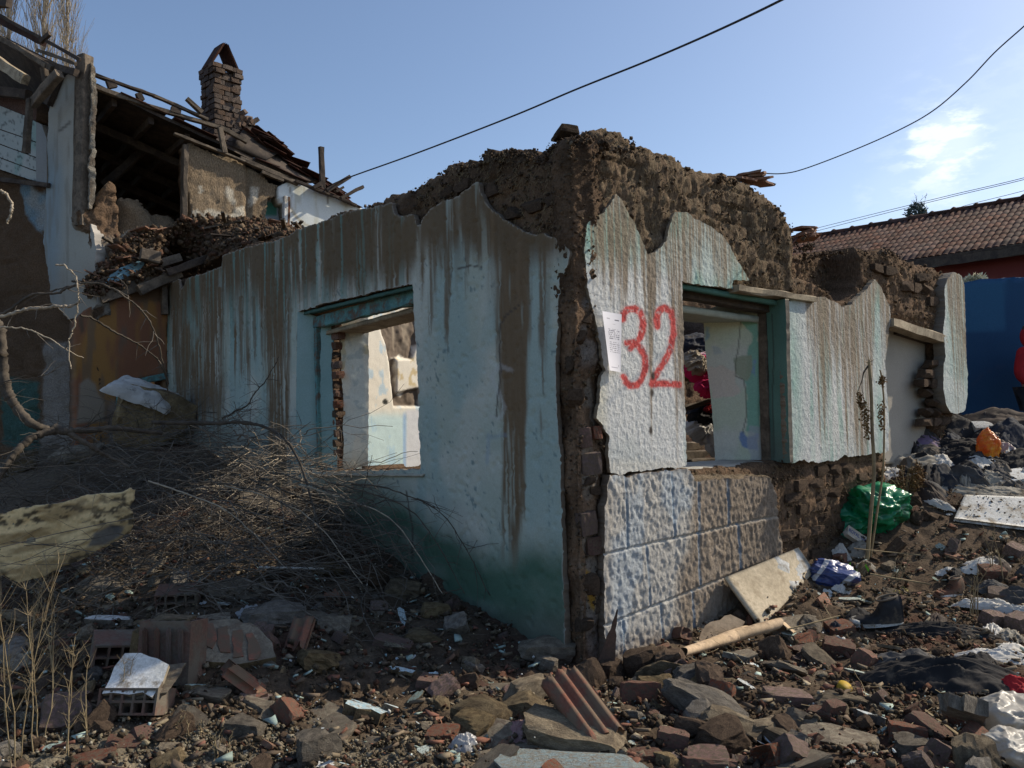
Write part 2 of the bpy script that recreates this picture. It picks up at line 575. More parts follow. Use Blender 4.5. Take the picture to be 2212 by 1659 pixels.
# --- tubes
def tubes(paths, sides=4):
    """paths: list of (points (k,3), radii (k,)) -> V, F"""
    V, F, off = [], [], 0
    ang = np.arange(sides) * 2 * math.pi / sides
    ca, sa = np.cos(ang), np.sin(ang)
    for pts, rad in paths:
        p = np.asarray(pts, float)
        k = len(p)
        rad = np.broadcast_to(np.asarray(rad, float), (k,))
        t = np.gradient(p, axis=0)
        t /= np.linalg.norm(t, axis=1)[:, None] + 1e-9
        ref = np.array([0, 0, 1.0]) if abs(t[0, 2]) < 0.9 else np.array([1.0, 0, 0])
        a = np.cross(t, ref); a /= np.linalg.norm(a, axis=1)[:, None] + 1e-9
        b = np.cross(t, a)
        ring = p[:, None, :] + rad[:, None, None] * (ca[None, :, None] * a[:, None, :] + sa[None, :, None] * b[:, None, :])
        V.append(ring.reshape(-1, 3))
        i = np.arange(k - 1)[:, None] * sides + np.arange(sides)[None, :]
        j = np.arange(k - 1)[:, None] * sides + (np.arange(sides)[None, :] + 1) % sides
        F.append(np.stack([i, j, j + sides, i + sides], -1).reshape(-1, 4) + off)
        off += k * sides
    return np.concatenate(V), np.concatenate(F)


def tube_obj(name, paths, mat, sides=5, parent=None, smooth=True, org=None):
    V, F = tubes(paths, sides)
    if org is not None:
        V = V - np.asarray(org)
    me = mesh(name, V, F, mat, smooth)
    return link(name, me, parent, loc=tuple(org) if org is not None else (0, 0, 0))


def spline(pts, n):
    """Catmull-Rom through points"""
    p = np.asarray(pts, float)
    p = np.vstack([2 * p[0] - p[1], p, 2 * p[-1] - p[-2]])
    out = []
    m = len(p) - 3
    for t in np.linspace(0, m - 1e-6, n):
        i = int(t); f = t - i
        a, b, c, d = p[i], p[i + 1], p[i + 2], p[i + 3]
        out.append(0.5 * (2 * b + (c - a) * f + (2 * a - 5 * b + 4 * c - d) * f * f + (3 * b - a - 3 * c + d) * f ** 3))
    return np.array(out)


# --- beams
def beam(name, A, B, w, h, mat, parent=None, roll=0.0, noise=0.004, seed=0, up=(0, 0, 1)):
    """a sawn timber from A to B, w wide, h high, with worn edges"""
    A, B = np.asarray(A, float), np.asarray(B, float)
    t = B - A; Ln = np.linalg.norm(t); t /= Ln
    up = np.asarray(up, float)
    a = np.cross(t, up); a /= np.linalg.norm(a) + 1e-9
    b = np.cross(a, t)
    c_, s_ = math.cos(roll), math.sin(roll)
    a, b = a * c_ + b * s_, b * c_ - a * s_
    k = max(2, int(Ln / 0.15) + 1)
    r = np.random.default_rng(seed + 5)
    prof = np.array([(-.5, -.42), (-.42, -.5), (.42, -.5), (.5, -.42), (.5, .42), (.42, .5), (-.42, .5), (-.5, .42)])
    V = []
    for i in range(k):
        q = A + t * Ln * i / (k - 1)
        jit = r.normal(0, noise, (8, 2))
        if i in (0, k - 1):
            q = q + t * r.normal(0, noise * 2)
        V.append(q + (prof[:, :1] * w + jit[:, :1]) * a + (prof[:, 1:] * h + jit[:, 1:]) * b)
    V = np.concatenate(V)
    i = np.arange(k - 1)[:, None] * 8 + np.arange(8)[None, :]
    j = np.arange(k - 1)[:, None] * 8 + (np.arange(8)[None, :] + 1) % 8
    F = [list(f) for f in np.stack([i, j, j + 8, i + 8], -1).reshape(-1, 4)]
    F.append(list(range(8))[::-1]); F.append(list(range((k - 1) * 8, k * 8)))
    org = (A + B) / 2
    me = mesh(name, V - org, F, mat)
    return link(name, me, parent, loc=tuple(org))


def pbeam(name, pl, p1, p2, thick_px, mat, parent=None, w=0.0, w2=None, depth=None, seed=0):
    """beam traced on a wall plane: thickness given in picture-grid units"""
    w2 = w if w2 is None else w2
    A, B = pl.at(p1[0], p1[1], w), pl.at(p2[0], p2[1], w2)
    h = thick_px / FOC * np.linalg.norm((A + B) / 2 - CAM)
    return beam(name, A, B, depth or h * 0.8, h, mat, parent, seed=seed, up=(pl.n[0], pl.n[1], 0.01), roll=math.pi / 2)


# --- lumps
def lump_mesh(name, mat, seed, dims=(1, 1, 1), cuts=3, rough=0.12, shear=0.15, flat=0.0, boxy=0.55, smooth=False):
    """an irregular broken lump about 1 unit across"""
    r = np.random.default_rng(seed)
    n = cuts + 1
    g = np.linspace(-1, 1, n + 1)
    V, idx = [], {}
    F = []
    def vid(p):
        k = tuple(np.round(p, 4))
        if k not in idx:
            idx[k] = len(V); V.append(p)
        return idx[k]
    for ax in range(3):
        for s in (-1, 1):
            for i in range(n):
                for j in range(n):
                    q = []
                    for (di, dj) in ((0, 0), (1, 0), (1, 1), (0, 1)):
                        p = np.zeros(3)
                        p[ax] = s; p[(ax + 1) % 3] = g[i + di]; p[(ax + 2) % 3] = g[j + dj]
                        q.append(vid(p))
                    F.append(q if s > 0 else q[::-1])
    V = np.array(V)
    nrm = V / np.linalg.norm(V, axis=1)[:, None]
    V = V * boxy + nrm * (1 - boxy) * 1.15
    # random planar breaks
    for _ in range(5):
        d = r.normal(size=3); d /= np.linalg.norm(d)
        h = r.uniform(0.72, 1.0)
        over = np.maximum(V @ d - h, 0)
        V = V - over[:, None] * d
    s = seed * 3.7
    V = V + rough * 2 * np.stack([fbm(V[:, 0] * 1.7 + s, V[:, 1] * 1.7, V[:, 2] * 1.7 + k * 5, 3, seed + k, 0.6) - 0.5 for k in range(3)], 1)
    V[:, 0] += V[:, 2] * r.uniform(-shear, shear)
    V[:, 1] += V[:, 0] * r.uniform(-shear, shear)
    V = V * 0.5 * np.asarray(dims)
    return mesh(name, V, F, mat, smooth)


def brick_mesh(name, mat, seed, broken=0.0, cuts=(5, 3, 2)):
    """a unit brick (x long) with chipped edges; broken: one end snapped off"""
    r = np.random.default_rng(seed)
    nx, ny, nz = cuts
    xs, ys, zs = np.linspace(-.5, .5, nx + 1), np.linspace(-.5, .5, ny + 1), np.linspace(-.5, .5, nz + 1)
    V, idx, F = [], {}, []
    def vid(p):
        k = tuple(np.round(p, 4))
        if k not in idx: idx[k] = len(V); V.append(p)
        return idx[k]
    for ax, (A, B) in enumerate(((ys, zs), (zs, xs), (xs, ys))):
        for s in (-.5, .5):
            for i in range(len(A) - 1):
                for j in range(len(B) - 1):
                    q = []
                    for (di, dj) in ((0, 0), (1, 0), (1, 1), (0, 1)):
                        p = np.zeros(3); p[ax] = s; p[(ax + 1) % 3] = A[i + di]; p[(ax + 2) % 3] = B[j + dj]
                        q.append(vid(p))
                    F.append(q if s > 0 else q[::-1])
    V = np.array(V)
    edge = (np.abs(V) > 0.49).sum(1)
    V = V * (1 - 0.05 * np.maximum(edge - 1, 0)[:, None] * r.uniform(0.3, 1.6, (len(V), 1)))
    if broken:
        m = V[:, 0] > 0.49
        V[m, 0] -= broken * r.uniform(0, 1, m.sum()) + broken * (V[m, 1] + .5) * r.uniform(-0.5, 1)
    V += r.normal(0, 0.014, V.shape)
    return mesh(name, V, F, mat)


def copy_of(o, parent=None, **kw):
    c = o.copy()
    COL.link(c)
    c.parent = parent
    for k, v in kw.items():
        setattr(c, k, v)
    return c
# ------------------------------------------------------------------ ground
MOUNDS = []     # (x, y, height, radius)


def gz(x, y):
    x, y = np.asarray(x, float), np.asarray(y, float)
    dx, dy = x - C0[0], y - C0[1]
    tl = dx * -0.63 + dy * 0.776
    q = dx * -0.776 + dy * -0.63
    zl = 0.185 * np.clip(tl, 0, 9.5) * (1 - ss(0.0, 5.0, q)) * (1 - 0.0 * q)
    zl = np.where(q < 0, 0.185 * np.clip(tl, 0, 9.5), zl)
    zr = np.interp(y, [0, 5.7, 6.4, 7.0, 7.8, 8.5, 8.95, 9.35, 9.7, 40], [0, 0.02, 0.12, 0.36, 0.78, 1.12, 1.40, 1.0, 0.8, 0.8])
    wr = ss(0.2, 1.4, x) * (1 - ss(14, 30, y) * 0)
    z = np.maximum(zl * (1 - wr), zr * wr)
    z = z + 0.10 * (fbm(x * 1.3, y * 1.3, 0.5, 3, 3) - 0.5) + 0.0
    for (mx, my, mh, mr) in MOUNDS:
        z = z + mh * np.exp(-((x - mx) ** 2 + (y - my) ** 2) / (mr * mr))
    return z


def gfine(x, y):
    z = 0.10 * (fbm(x * 5, y * 5, 2.5, 4, 21, 0.6) - 0.5) + 0.035 * (ridge(x * 11, y * 11, 0, 3, 31) - 0.5)
    return z


def hit(px, py, lift=0.0):
    """picture point -> point on the ground"""
    d = pray(px, py)
    t = np.linspace(2.5, 30, 2200)
    P = CAM + d * t[:, None]
    below = P[:, 2] < gz(P[:, 0], P[:, 1]) + lift
    i = int(np.argmax(below)) if below.any() else len(t) - 1
    return P[i]


_b = hit(1700, 1305)
MOUNDS.append((_b[0] - 0.1, _b[1] + 0.1, 0.17, 0.45))
_b = hit(1560, 1480)
MOUNDS.append((_b[0], _b[1], 0.12, 0.4))
_b = hit(1250, 1570)
MOUNDS.append((_b[0], _b[1], 0.07, 0.5))
_b = hit(600, 1130)
MOUNDS.append((_b[0] - .1, _b[1], 0.20, 0.9))
_b = hit(400, 1460)
MOUNDS.append((_b[0], _b[1], 0.10, 0.7))


def ground_patch(name, x0, x1, y0, y1, ds, mat, fine=True, hole=None):
    nx, ny = int((x1 - x0) / ds) + 1, int((y1 - y0) / ds) + 1
    X, Y = np.meshgrid(np.linspace(x0, x1, nx), np.linspace(y0, y1, ny))
    Z = gz(X, Y)
    if fine:
        Z = Z + gfine(X, Y)
    V = np.stack([X, Y, Z], -1).reshape(-1, 3)
    i = (np.arange(ny - 1)[:, None] * nx + np.arange(nx - 1)[None, :]).ravel()
    F = np.stack([i, i + 1, i + 1 + nx, i + nx], 1)
    if hole:
        c = V[F].mean(1)
        F = F[~((c[:, 0] > hole[0]) & (c[:, 0] < hole[1]) & (c[:, 1] > hole[2]) & (c[:, 1] < hole[3]))]
    x, y = V[:, 0], V[:, 1]
    n1, n2 = fbm(x * 1.1, y * 1.1, 3.3, 4, 41), fbm(x * 6, y * 6, 3.3, 4, 51)
    c = mixc((0.088, 0.064, 0.044), (0.075, 0.04, 0.028), ss(0.5, 0.66, n1) * (x < 3))
    c = mixc(c, (0.135, 0.108, 0.076), ss(0.5, 0.75, n2) * 0.7)
    pale = ss(4.35, 3.8, y) * ss(0.6, -1.4, x) * 0.8
    c = mixc(c, (0.27, 0.235, 0.165), pale)
    c = mixc(c, (0.09, 0.063, 0.045), ss(6.5, 8.0, y) * (x > 1) * 0.5)
    me = mesh(name, V, F, mat, True, c)
    return tag(link(name, me), kind='structure')


ground_patch('ground', -5.5, 7.0, 2.2, 11.0, 0.028, MT['soil'])
ground_patch('terrain', -300, 300, -250, 350, 1.45, MT['soil'], fine=False, hole=(-5.2, 6.7, 2.5, 10.7)) if False else None


def far_ground():
    xs = np.unique(np.concatenate([np.linspace(-400, -30, 12), np.linspace(-30, -5.4, 22), np.linspace(-5.4, 6.9, 30), np.linspace(6.9, 30, 22), np.linspace(30, 400, 12)]))
    ys = np.unique(np.concatenate([np.linspace(-300, -15, 8), np.linspace(-15, 2.3, 16), np.linspace(2.3, 10.9, 24), np.linspace(10.9, 30, 20), np.linspace(30, 600, 14)]))
    X, Y = np.meshgrid(xs, ys)
    fade = np.exp(-np.maximum(0, np.hypot(X, Y - 6) - 12) / 8)
    Z = gz(X, Y) * fade + 0.8 * (1 - fade) - 0.06
    inside = (X > -5.3) & (X < 6.8) & (Y > 2.4) & (Y < 10.8)
    Z = np.where(inside, Z - 0.5, Z)
    V = np.stack([X, Y, Z], -1).reshape(-1, 3)
    nx = len(xs)
    i = (np.arange(len(ys) - 1)[:, None] * nx + np.arange(nx - 1)[None, :]).ravel()
    F = np.stack([i, i + 1, i + 1 + nx, i + nx], 1)
    c = mixc((0.12, 0.09, 0.065), (0.15, 0.13, 0.09), fbm(V[:, 0] * .3, V[:, 1] * .3, 0, 3, 5))
    tag(link('terrain', mesh('terrain', V, F, MT['soil'], True, c)), kind='structure')


far_ground()

# ------------------------------------------------------------------ the ruin
ruin = empty('ruined_house', (C0[0], C0[1], 0), 'roofless mud brick ruin with peeling turquoise plaster and a red painted 32 at its corner', 'house')


def adopt(o, root):
    """parent to a root Empty while keeping the world placement"""
    o.parent = root
    o.matrix_parent_inverse = Matrix.Translation(root.location).inverted()
    return o


def rsheet(*a, root=None, **k):
    o = sheet(*a, **k)
    return adopt(o, root or ruin)


ADO = np.array((0.132, 0.087, 0.056))


def adobe_disp(amp=1.0, bw=0.34, bh=0.125, seed=0, drip=0.0, jk=1.0):
    def f(u, z, s):
        row = np.floor(z / bh)
        uu = u / bw + 0.5 * (row % 2) + 0.3 * vn(row, 0.5, 0, seed)
        warp = 0.03 * (fbm(u * 5, z * 5, 1, 3, seed) - .5)
        fu, fz = np.abs((uu % 1) - 0.5), np.abs(((z + warp) / bh % 1) - 0.5)
        joint = np.maximum(ss(0.455, 0.5, fu), ss(0.40, 0.5, fz))
        blk = vn(np.floor(uu) + 0.5, row + 0.5, 0, seed + 3)
        big = fbm(u * 1.6, z * 1.6, 2, 3, seed + 1) - .5
        mid = fbm(u * 7, z * 7, 2, 4, seed + 2, .6) - .5
        vert = ridge(u * 22, z * 4.0, 0, 3, seed + 4) - .5
        keep = ss(0.42, 0.62, fbm(u * 2.2, z * 2.2, 5, 3, seed + 7))
        return amp * (0.05 * big + 0.05 * mid + 0.005 * (fbm(u * 26, z * 22, 6, 2, seed + 8) - .5) - 0.045 * (ridge(u * 4.5, z * 6, 9, 3, seed + 6) ** 4 - .2) + (0.018 + drip * .03) * vert - jk * 0.028 * joint * (0.25 + 0.75 * keep) + jk * 0.03 * (blk - .5) * keep) - 0.02
    return f


def adobe_col(seed=0, lit=0.0):
    def f(u, z, s, px, py):
        n = fbm(u * 2.5, z * 2.5, 1, 4, seed + 11)
        m = fbm(u * 14, z * 7, 1, 3, seed + 12)
        c = mixc(ADO * 0.72, ADO * 1.25, ss(.35, .65, n))
        c = mixc(c, ADO * 1.7, ss(.6, .8, m) * .5)
        return c * (1 + lit * .3)
    return f


SIL_L = [(1262, 278), (1249, 279), (1214, 285), (1189, 294), (1170, 306), (1162, 328), (1150, 326), (1130, 321), (1105, 316), (1090, 309), (1060, 318),
         (1036, 313), (1021, 321), (1023, 336), (991, 341), (961, 346), (946, 356), (946, 368), (921, 378), (897, 393), (877, 403),
         (842, 413), (807, 430), (783, 438), (773, 447), (738, 451), (700, 466), (665, 482), (626, 500), (590, 508), (545, 520), (480, 540), (470, 572), (420, 592), (360, 606)]
WIN_L = [(643, 672), (700, 655), (800, 632), (891, 611), (896, 700), (903, 850), (908, 1012), (800, 1016), (640, 1018), (640, 850)]
rsheet('adobe_wall', PL, SIL_L[2:] + [(352, 1200), (352, 1500), (1216, 1650), (1216, 284)], MT['adobe'], ds=0.022, off=-0.03, thick=0.50,
       disp=adobe_disp(1.0, seed=2), colf=adobe_col(2), edgecol=ADO * 0.9, holes=[WIN_L], jag=0.035, jscale=7, back=True, seed=2, round_=0.07, zmin=-0.3)

SIL_R = [(1238, 280), (1269, 277), (1286, 270), (1338, 272), (1368, 285), (1376, 300), (1408, 314), (1472, 338), (1527, 362), (1566, 369), (1600, 376),
         (1641, 398), (1680, 433), (1708, 462), (1722, 476), (1744, 492), (1755, 512), (1767, 523), (1781, 537), (1800, 534), (1816, 531), (1842, 530), (1868, 533),
         (1879, 537), (1894, 540), (1920, 531), (1938, 534), (1951, 543), (1966, 560), (1990, 563), (2010, 571), (2034, 575), (2046, 586), (2070, 598), (2076, 640), (2078, 800), (2074, 880), (2066, 920), (2060, 990)]
WIN_R = [(1474, 607), (1540, 616), (1620, 630), (1696, 648), (1698, 800), (1704, 990), (1660, 1001), (1490, 1013), (1484, 1000), (1478, 800)]
DOOR_R = [(1918, 690), (1970, 706), (2031, 728), (2033, 800), (2031, 1100), (1921, 1100), (1920, 850)]
RECESS = [(1722, 470), (1724, 545), (1722, 590), (1745, 598), (1775, 612), (1800, 634), (1822, 655), (1840, 648), (1856, 628), (1866, 600), (1868, 570), (1866, 520), (1780, 470)]
_rec = PR.poly(RECESS)
_slump = PR.poly([(1650, 600), (1724, 588), (1760, 598), (1795, 625), (1812, 655), (1780, 648), (1700, 645), (1650, 632)])


def rcore_disp(u, z, s):
    hi = ss(1.7, 2.0, z)
    base = adobe_disp(.75, seed=5, drip=.6, jk=1.1)(u, z, s) + hi * .022 * (ridge(u * 48, z * 9, 3, 3, 77) - .5) + hi * 0.07 * (fbm(u * 3.0, z * 2.4, 8, 3, 78) - .5) + .005 * (fbm(u * 40, z * 26, 4, 2, 79) - .5)
    d = sdpoly(u + .03 * (fbm(u * 6, z * 6, 0, 3, 8) - .5), z, _rec)
    base = base - 0.32 * ss(0.02, -0.06, d) * (1 - 0.25 * fbm(u * 4, z * 4, 3, 3, 9))
    low = ss(1.30, 1.0, z) * ss(2.3, 2.7, u)
    base = base + 0.03 * low
    return base - 0.02 * ss(1.5, 1.2, z) * ss(2.4, 2.0, u)


def rcore_col(u, z, s, px, py):
    c = adobe_col(5)(u, z, s, px, py)
    straw = ss(.5, .62, fbm(u * 60, z * 14, 2, 3, 71)) * ss(1.9, 2.3, z) * ss(2.9, 2.5, u)
    c = mixc(c, (0.21, 0.165, 0.105), straw * 0.75)
    sh = ss(1.9, 2.6, z) * ss(3.0, 2.4, u)
    c = mixc(c, (0.16, 0.122, 0.083), sh * 0.5)
    return c


rsheet('adobe_wall', PR, SIL_R[2:] + [(2060, 1200), (1286, 1650)], MT['straw'], ds=0.018, off=-0.03, thick=0.50,
       disp=rcore_disp, colf=rcore_col, edgecol=ADO * 0.9, holes=[WIN_R, DOOR_R], jag=0.03, jscale=8, back=True, seed=5, round_=0.07, zmin=-0.3)


# --- the eroded corner: a rounded strip of core running up between the two fronts
PIER = []


def corner_pier():
    s = np.arange(-0.20, 0.34, 0.0115)
    z = np.arange(-0.1, 3.62, 0.0125)
    S, Z = np.meshgrid(s, z)
    rr = 0.05
    k = ss(-rr, rr, S)
    nrm = PL.n * (1 - k)[..., None] + PR.n * k[..., None]
    nrm /= np.linalg.norm(nrm, axis=-1)[..., None]
    base = np.where((S < 0)[..., None], C0 + PL.d * (-S)[..., None], C0 + PR.d * S[..., None])
    qx, qy = base[..., 0] * 1.0, base[..., 1] * 1.0
    A1 = fbm(qx * 7, Z * 5, qy * 7, 4, 91, .62) - .5
    A2 = fbm(qx * 26, Z * 22, qy * 26, 3, 92, .6) - .5
    top = ss(2.0, 2.3, Z)
    w = -0.035 + 0.085 * A1 + 0.022 * A2 - 0.03 * np.exp(-np.abs(S) / .06) + 0.035 * top
    w = w - 0.05 * ss(0.16, 0.34, S) - 0.02 * ss(-.08, -.20, S)
    # a vertical gutter in the shaded strip
    w = w - 0.018 * np.exp(-((S + 0.045 + .02 * (fbm(Z * 3, 0, 0, 2, 5) - .5)) / .022) ** 2) * ss(2.4, 1.9, Z)
    a_, b_ = PL.poly(SIL_L[:14])[::-1], PR.poly(SIL_R[:9])
    xs_ = np.concatenate([-a_[:, 0], b_[:, 0]]); zs_ = np.concatenate([a_[:, 1], b_[:, 1]])
    k_ = np.argsort(xs_)
    top_s = np.interp(S, xs_[k_], zs_[k_]) + 0.05 * (fbm(S * 9, 0.5, 0, 4, 95) - .5)
    w = w - 0.10 * np.exp((Z - top_s) / .06) * (Z < top_s)
    keep = Z < top_s - 0.01
    xy = base + nrm * w[..., None]
    P = np.concatenate([xy, Z[..., None]], -1)
    cell = keep[:-1, :-1] & keep[1:, 1:]
    idx = np.arange(S.size).reshape(S.shape)
    F = np.stack([idx[:-1, :-1][cell], idx[:-1, 1:][cell], idx[1:, 1:][cell], idx[1:, :-1][cell]], 1)
    n1 = fbm(qx * 4, Z * 3, qy * 4, 4, 96)
    c = mixc(ADO * 1.0, ADO * 1.9, ss(.35, .65, n1))
    lime = ss(.5, .6, fbm(qx * 8, Z * 5, qy * 8, 4, 97)) * ss(0.0, .08, S) * ss(2.3, 1.9, Z)
    c = mixc(c, (0.27, 0.24, 0.20), lime * .7)
    c = mixc(c, (0.30, 0.27, 0.24), ss(.05, .12, S) * ss(.42, .55, fbm(qx * 9, Z * 6, qy * 9, 3, 98)) * ss(1.9, 2.0, Z) * ss(2.5, 2.3, Z) * .8)
    yel = sdpoly(S, Z, [(0.06, .62), (.11, .6), (.12, .5), (.15, .42), (.13, .34), (.10, .44), (.07, .5)])
    c = mixc(c, (0.42, 0.24, 0.05), ss(0.012, -0.006, yel + 0.015 * (fbm(S * 30, Z * 30, 0, 2, 3) - .5)))
    pnk = sdpoly(S, Z, [(0.08, .32), (.18, .3), (.2, .1), (.14, .02), (.09, .1)])
    c = mixc(c, (0.30, 0.24, 0.2), ss(0.03, -0.01, pnk) * .7)
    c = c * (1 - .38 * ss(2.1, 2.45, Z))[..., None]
    PIER.append(P[(Z < top_s - .03)])
    me = mesh('corner_pier', P.reshape(-1, 3), F, MT['adobe'], True, c.reshape(-1, 3))
    adopt(link('corner_pier', me), ruin)


corner_pier()


# --- stains
def stain_fn(pl, ctrl, off=0.0, soft=0.35, seed=0, freq=30.0):
    """drip stains: ctrl = [(px, py_bottom)] says how far the mud ran down"""
    c = np.array(ctrl, float)

    def f(u, z, px, py):
        yb = np.interp(px, c[:, 0], c[:, 1])
        col = fbm(u * freq, 0.3 + z * 0.35, 0, 3, seed, .7)
        yb = yb + (col - 0.44) * 420 * 0.8
        t = ss(50, -70, py - yb)
        thin = ss(.38, .54, fbm(u * freq * 2.6, z * 1.1, 3, 3, seed + 4, .65))
        return np.clip(t * (0.45 + 0.6 * thin), 0, 1)
    return f


L_ST = stain_fn(PL, [(352, 640), (366, 690), (375, 760), (390, 880), (440, 900), (452, 740), (465, 900), (480, 880), (492, 690), (510, 760), (540, 720), (556, 620), (578, 900), (592, 1040),
                     (620, 1080), (630, 700), (640, 640), (700, 640), (760, 615), (800, 600), (890, 560), (905, 555), (935, 560), (960, 610), (985, 540), (1010, 500), (1040, 540),
                     (1062, 600), (1075, 760), (1090, 1020), (1104, 1120), (1125, 1140), (1138, 900), (1150, 640), (1160, 560), (1170, 760), (1180, 860), (1190, 560), (1215, 500)], seed=101, freq=13)


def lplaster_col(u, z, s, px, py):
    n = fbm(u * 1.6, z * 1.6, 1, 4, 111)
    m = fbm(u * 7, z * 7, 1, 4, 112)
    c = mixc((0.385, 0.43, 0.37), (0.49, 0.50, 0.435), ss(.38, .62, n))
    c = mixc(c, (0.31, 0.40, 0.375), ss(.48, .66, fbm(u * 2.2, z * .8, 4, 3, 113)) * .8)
    # dark knocks and mould specks
    sp = ss(.70, .78, fbm(u * 28, z * 28, 2, 3, 114)) * ss(.48, .6, m)
    c = mixc(c, (0.13, 0.19, 0.20), sp * .8)
    # turquoise dado at the foot, teal band towards the eaves
    sx = np.clip((px - 640) / 580, 0, 1)
    ylow = np.interp(px, [640, 780, 880, 960, 1100, 1222], [1040, 1050, 1075, 1150, 1195, 1175]) + 60 * (fbm(u * 2, z * 2, 3, 3, 115) - .5)
    t = ss(-45, 70, py - ylow) * (px > 600)
    c = mixc(c, (0.070, 0.135, 0.095), np.clip(t * (.75 + .7 * (fbm(u * 3, z * 5, 7, 4, 119) - .2)), 0, 1))
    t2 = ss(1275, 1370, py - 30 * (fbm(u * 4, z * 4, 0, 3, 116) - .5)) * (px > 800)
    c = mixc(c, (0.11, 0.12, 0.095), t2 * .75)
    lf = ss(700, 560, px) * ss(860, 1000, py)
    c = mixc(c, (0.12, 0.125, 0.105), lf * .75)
    sm = np.exp(-((px - 440) / 45) ** 2 - ((py - 860) / 55) ** 2)
    c = mixc(c, (0.075, 0.07, 0.06), sm * .85)
    band = ss(300, 40, py - np.interp(px, [360, 626, 890, 1230], [600, 500, 450, 470])) * (px < 890)
    tealn = ss(.46, .6, fbm(u * 9, z * .7, 5, 3, 117))
    c = mixc(c, (0.09, 0.225, 0.205), band * tealn * .8)
    st = L_ST(u, z, px, py) * (.35 + .65 * ss(.36, .58, fbm(u * 3.2, z * 1.6, 11, 3, 120)))
    c = mixc(c, mixc((0.120, 0.080, 0.044), (0.19, 0.13, 0.075), m), st)
    # the separate long runs, each with its own start, width and end
    for (xa, ya, xb, yb_, wa, wb_, k_) in ((1118, 480, 1104, 1190, 34, 20, 1.0), (1090, 520, 1082, 900, 9, 3, .8), (1132, 700, 1128, 1150, 10, 6, .9), (1172, 520, 1166, 960, 9, 4, .85), (938, 500, 930, 720, 12, 4, .8), (968, 500, 966, 760, 12, 3, .85),
                                           (602, 600, 604, 1090, 26, 24, 1.0), (576, 640, 580, 860, 6, 3, .8), (388, 600, 392, 900, 14, 12, .9), (462, 620, 464, 900, 22, 20, 1.0), (520, 640, 524, 820, 7, 3, .8), (548, 640, 552, 780, 6, 3, .7), (1010, 470, 1006, 640, 10, 3, .7)):
        tt = np.clip((py - ya) / (yb_ - ya), 0, 1.2)
        xc = xa + (xb - xa) * tt + 5 * (fbm(z * 2.2, xa * .1, 0, 2, 33) - .5)
        wd = wa + (wb_ - wa) * tt
        rag = fbm(u * 46, z * 1.6, 5, 3, 34)
        m_ = ss(1.15, .75, np.abs(px - xc) / wd + .5 * (rag - .5)) * ss(1.06, .9, tt + .35 * (rag - .5)) * (py > ya) * ss(.28, .5, rag)
        c = mixc(c, mixc((0.125, 0.085, 0.048), (0.18, 0.125, 0.075), rag), np.clip(m_ * k_, 0, 1))
    # upper band of mud wash under the eaves, left of the window's right jamb
    ub = ss(30, -60, py - np.interp(px, [352, 480, 640, 890, 905, 1000, 1100, 1230], [690, 660, 650, 600, 560, 545, 590, 560])) * ss(.22, .42, fbm(u * 13, z * .9, 6, 3, 118))
    c = mixc(c, mixc((0.115, 0.078, 0.044), (0.15, 0.105, 0.06), n), ub * .96)
    # teal and white runs over the mud
    run = ss(.63, .70, fbm(u * 24, z * .5, 9, 2, 119)) * ss(900, 700, px) * ss(760, 560, py)
    c = mixc(c, (0.15, 0.29, 0.26), run * .6)
    # faint chalk strokes and a long crack
    ck = sdline(px, py, [(1105, 800), (1080, 790), (1062, 815), (1078, 850), (1090, 880), (1078, 905), (1062, 900)])
    c = mixc(c, (0.50, 0.50, 0.50), ss(7, 3, ck) * .35)
    ck = np.minimum(sdline(px, py, [(1052, 1000), (1056, 940)]), sdline(px, py, [(1052, 945), (1092, 940)]))
    c = mixc(c, (0.2, 0.3, 0.42), ss(6, 2, ck) * .35)
    cr = sdline(px, py, [(1094, 680), (1080, 700), (1078, 760), (1082, 800), (1075, 870), (1072, 900)])
    cr = np.minimum(cr, sdline(px, py, [(1120, 660), (1100, 675), (1094, 682)]))
    cr = np.minimum(cr, sdline(px, py, [(878, 1060), (884, 1100), (892, 1140), (890, 1200)]))
    cr = np.minimum(cr, sdline(px, py, [(990, 580), (1012, 574), (1040, 576)]))
    c = mixc(c, (0.07, 0.055, 0.045), ss(2.6, .8, cr) * .85)
    e = ss(-0.012, 0.0, s)
    c = mixc(c, (0.42, 0.40, 0.36), e * .6)
    return c


def lplaster_disp(u, z, s):
    w = 0.010 * (fbm(u * 2.5, z * 2.5, 1, 3, 121) - .5) * 2 + 0.004 * (fbm(u * 16, z * 16, 1, 4, 122) - .5) * 2
    w = w - 0.012 * ss(.66, .74, fbm(u * 26, z * 26, 2, 3, 114))
    w = w + 0.015 * ss(1.6, 1.0, u) * ss(.8, .2, z)
    return w


LP = [(1227, 534), (1202, 515), (1170, 502), (1150, 505), (1125, 495), (1090, 475), (1065, 457), (1048, 438), (1038, 413), (1033, 390), (1011, 405),
      (981, 428), (956, 433), (931, 450), (917, 467), (907, 482), (901, 487), (894, 462), (862, 468), (851, 462), (847, 438), (778, 452), (743, 457), (713, 472), (665, 488),
      (640, 496), (626, 506), (590, 520), (545, 530), (480, 550), (478, 575), (440, 590), (405, 600), (398, 615), (390, 625), (385, 602), (364, 614), (355, 700), (350, 900), (350, 1250),
      (640, 1350), (900, 1560), (1226, 1640), (1224, 1362), (1218, 1250), (1213, 1120), (1208, 1010), (1205, 930), (1200, 850), (1200, 760), (1205, 640), (1208, 600), (1226, 570), (1229, 545)]
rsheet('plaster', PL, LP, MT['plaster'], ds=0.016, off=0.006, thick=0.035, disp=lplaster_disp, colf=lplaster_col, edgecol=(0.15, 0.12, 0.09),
       holes=[WIN_L], jag=0.014, jscale=14, seed=11, zmin=-0.2)

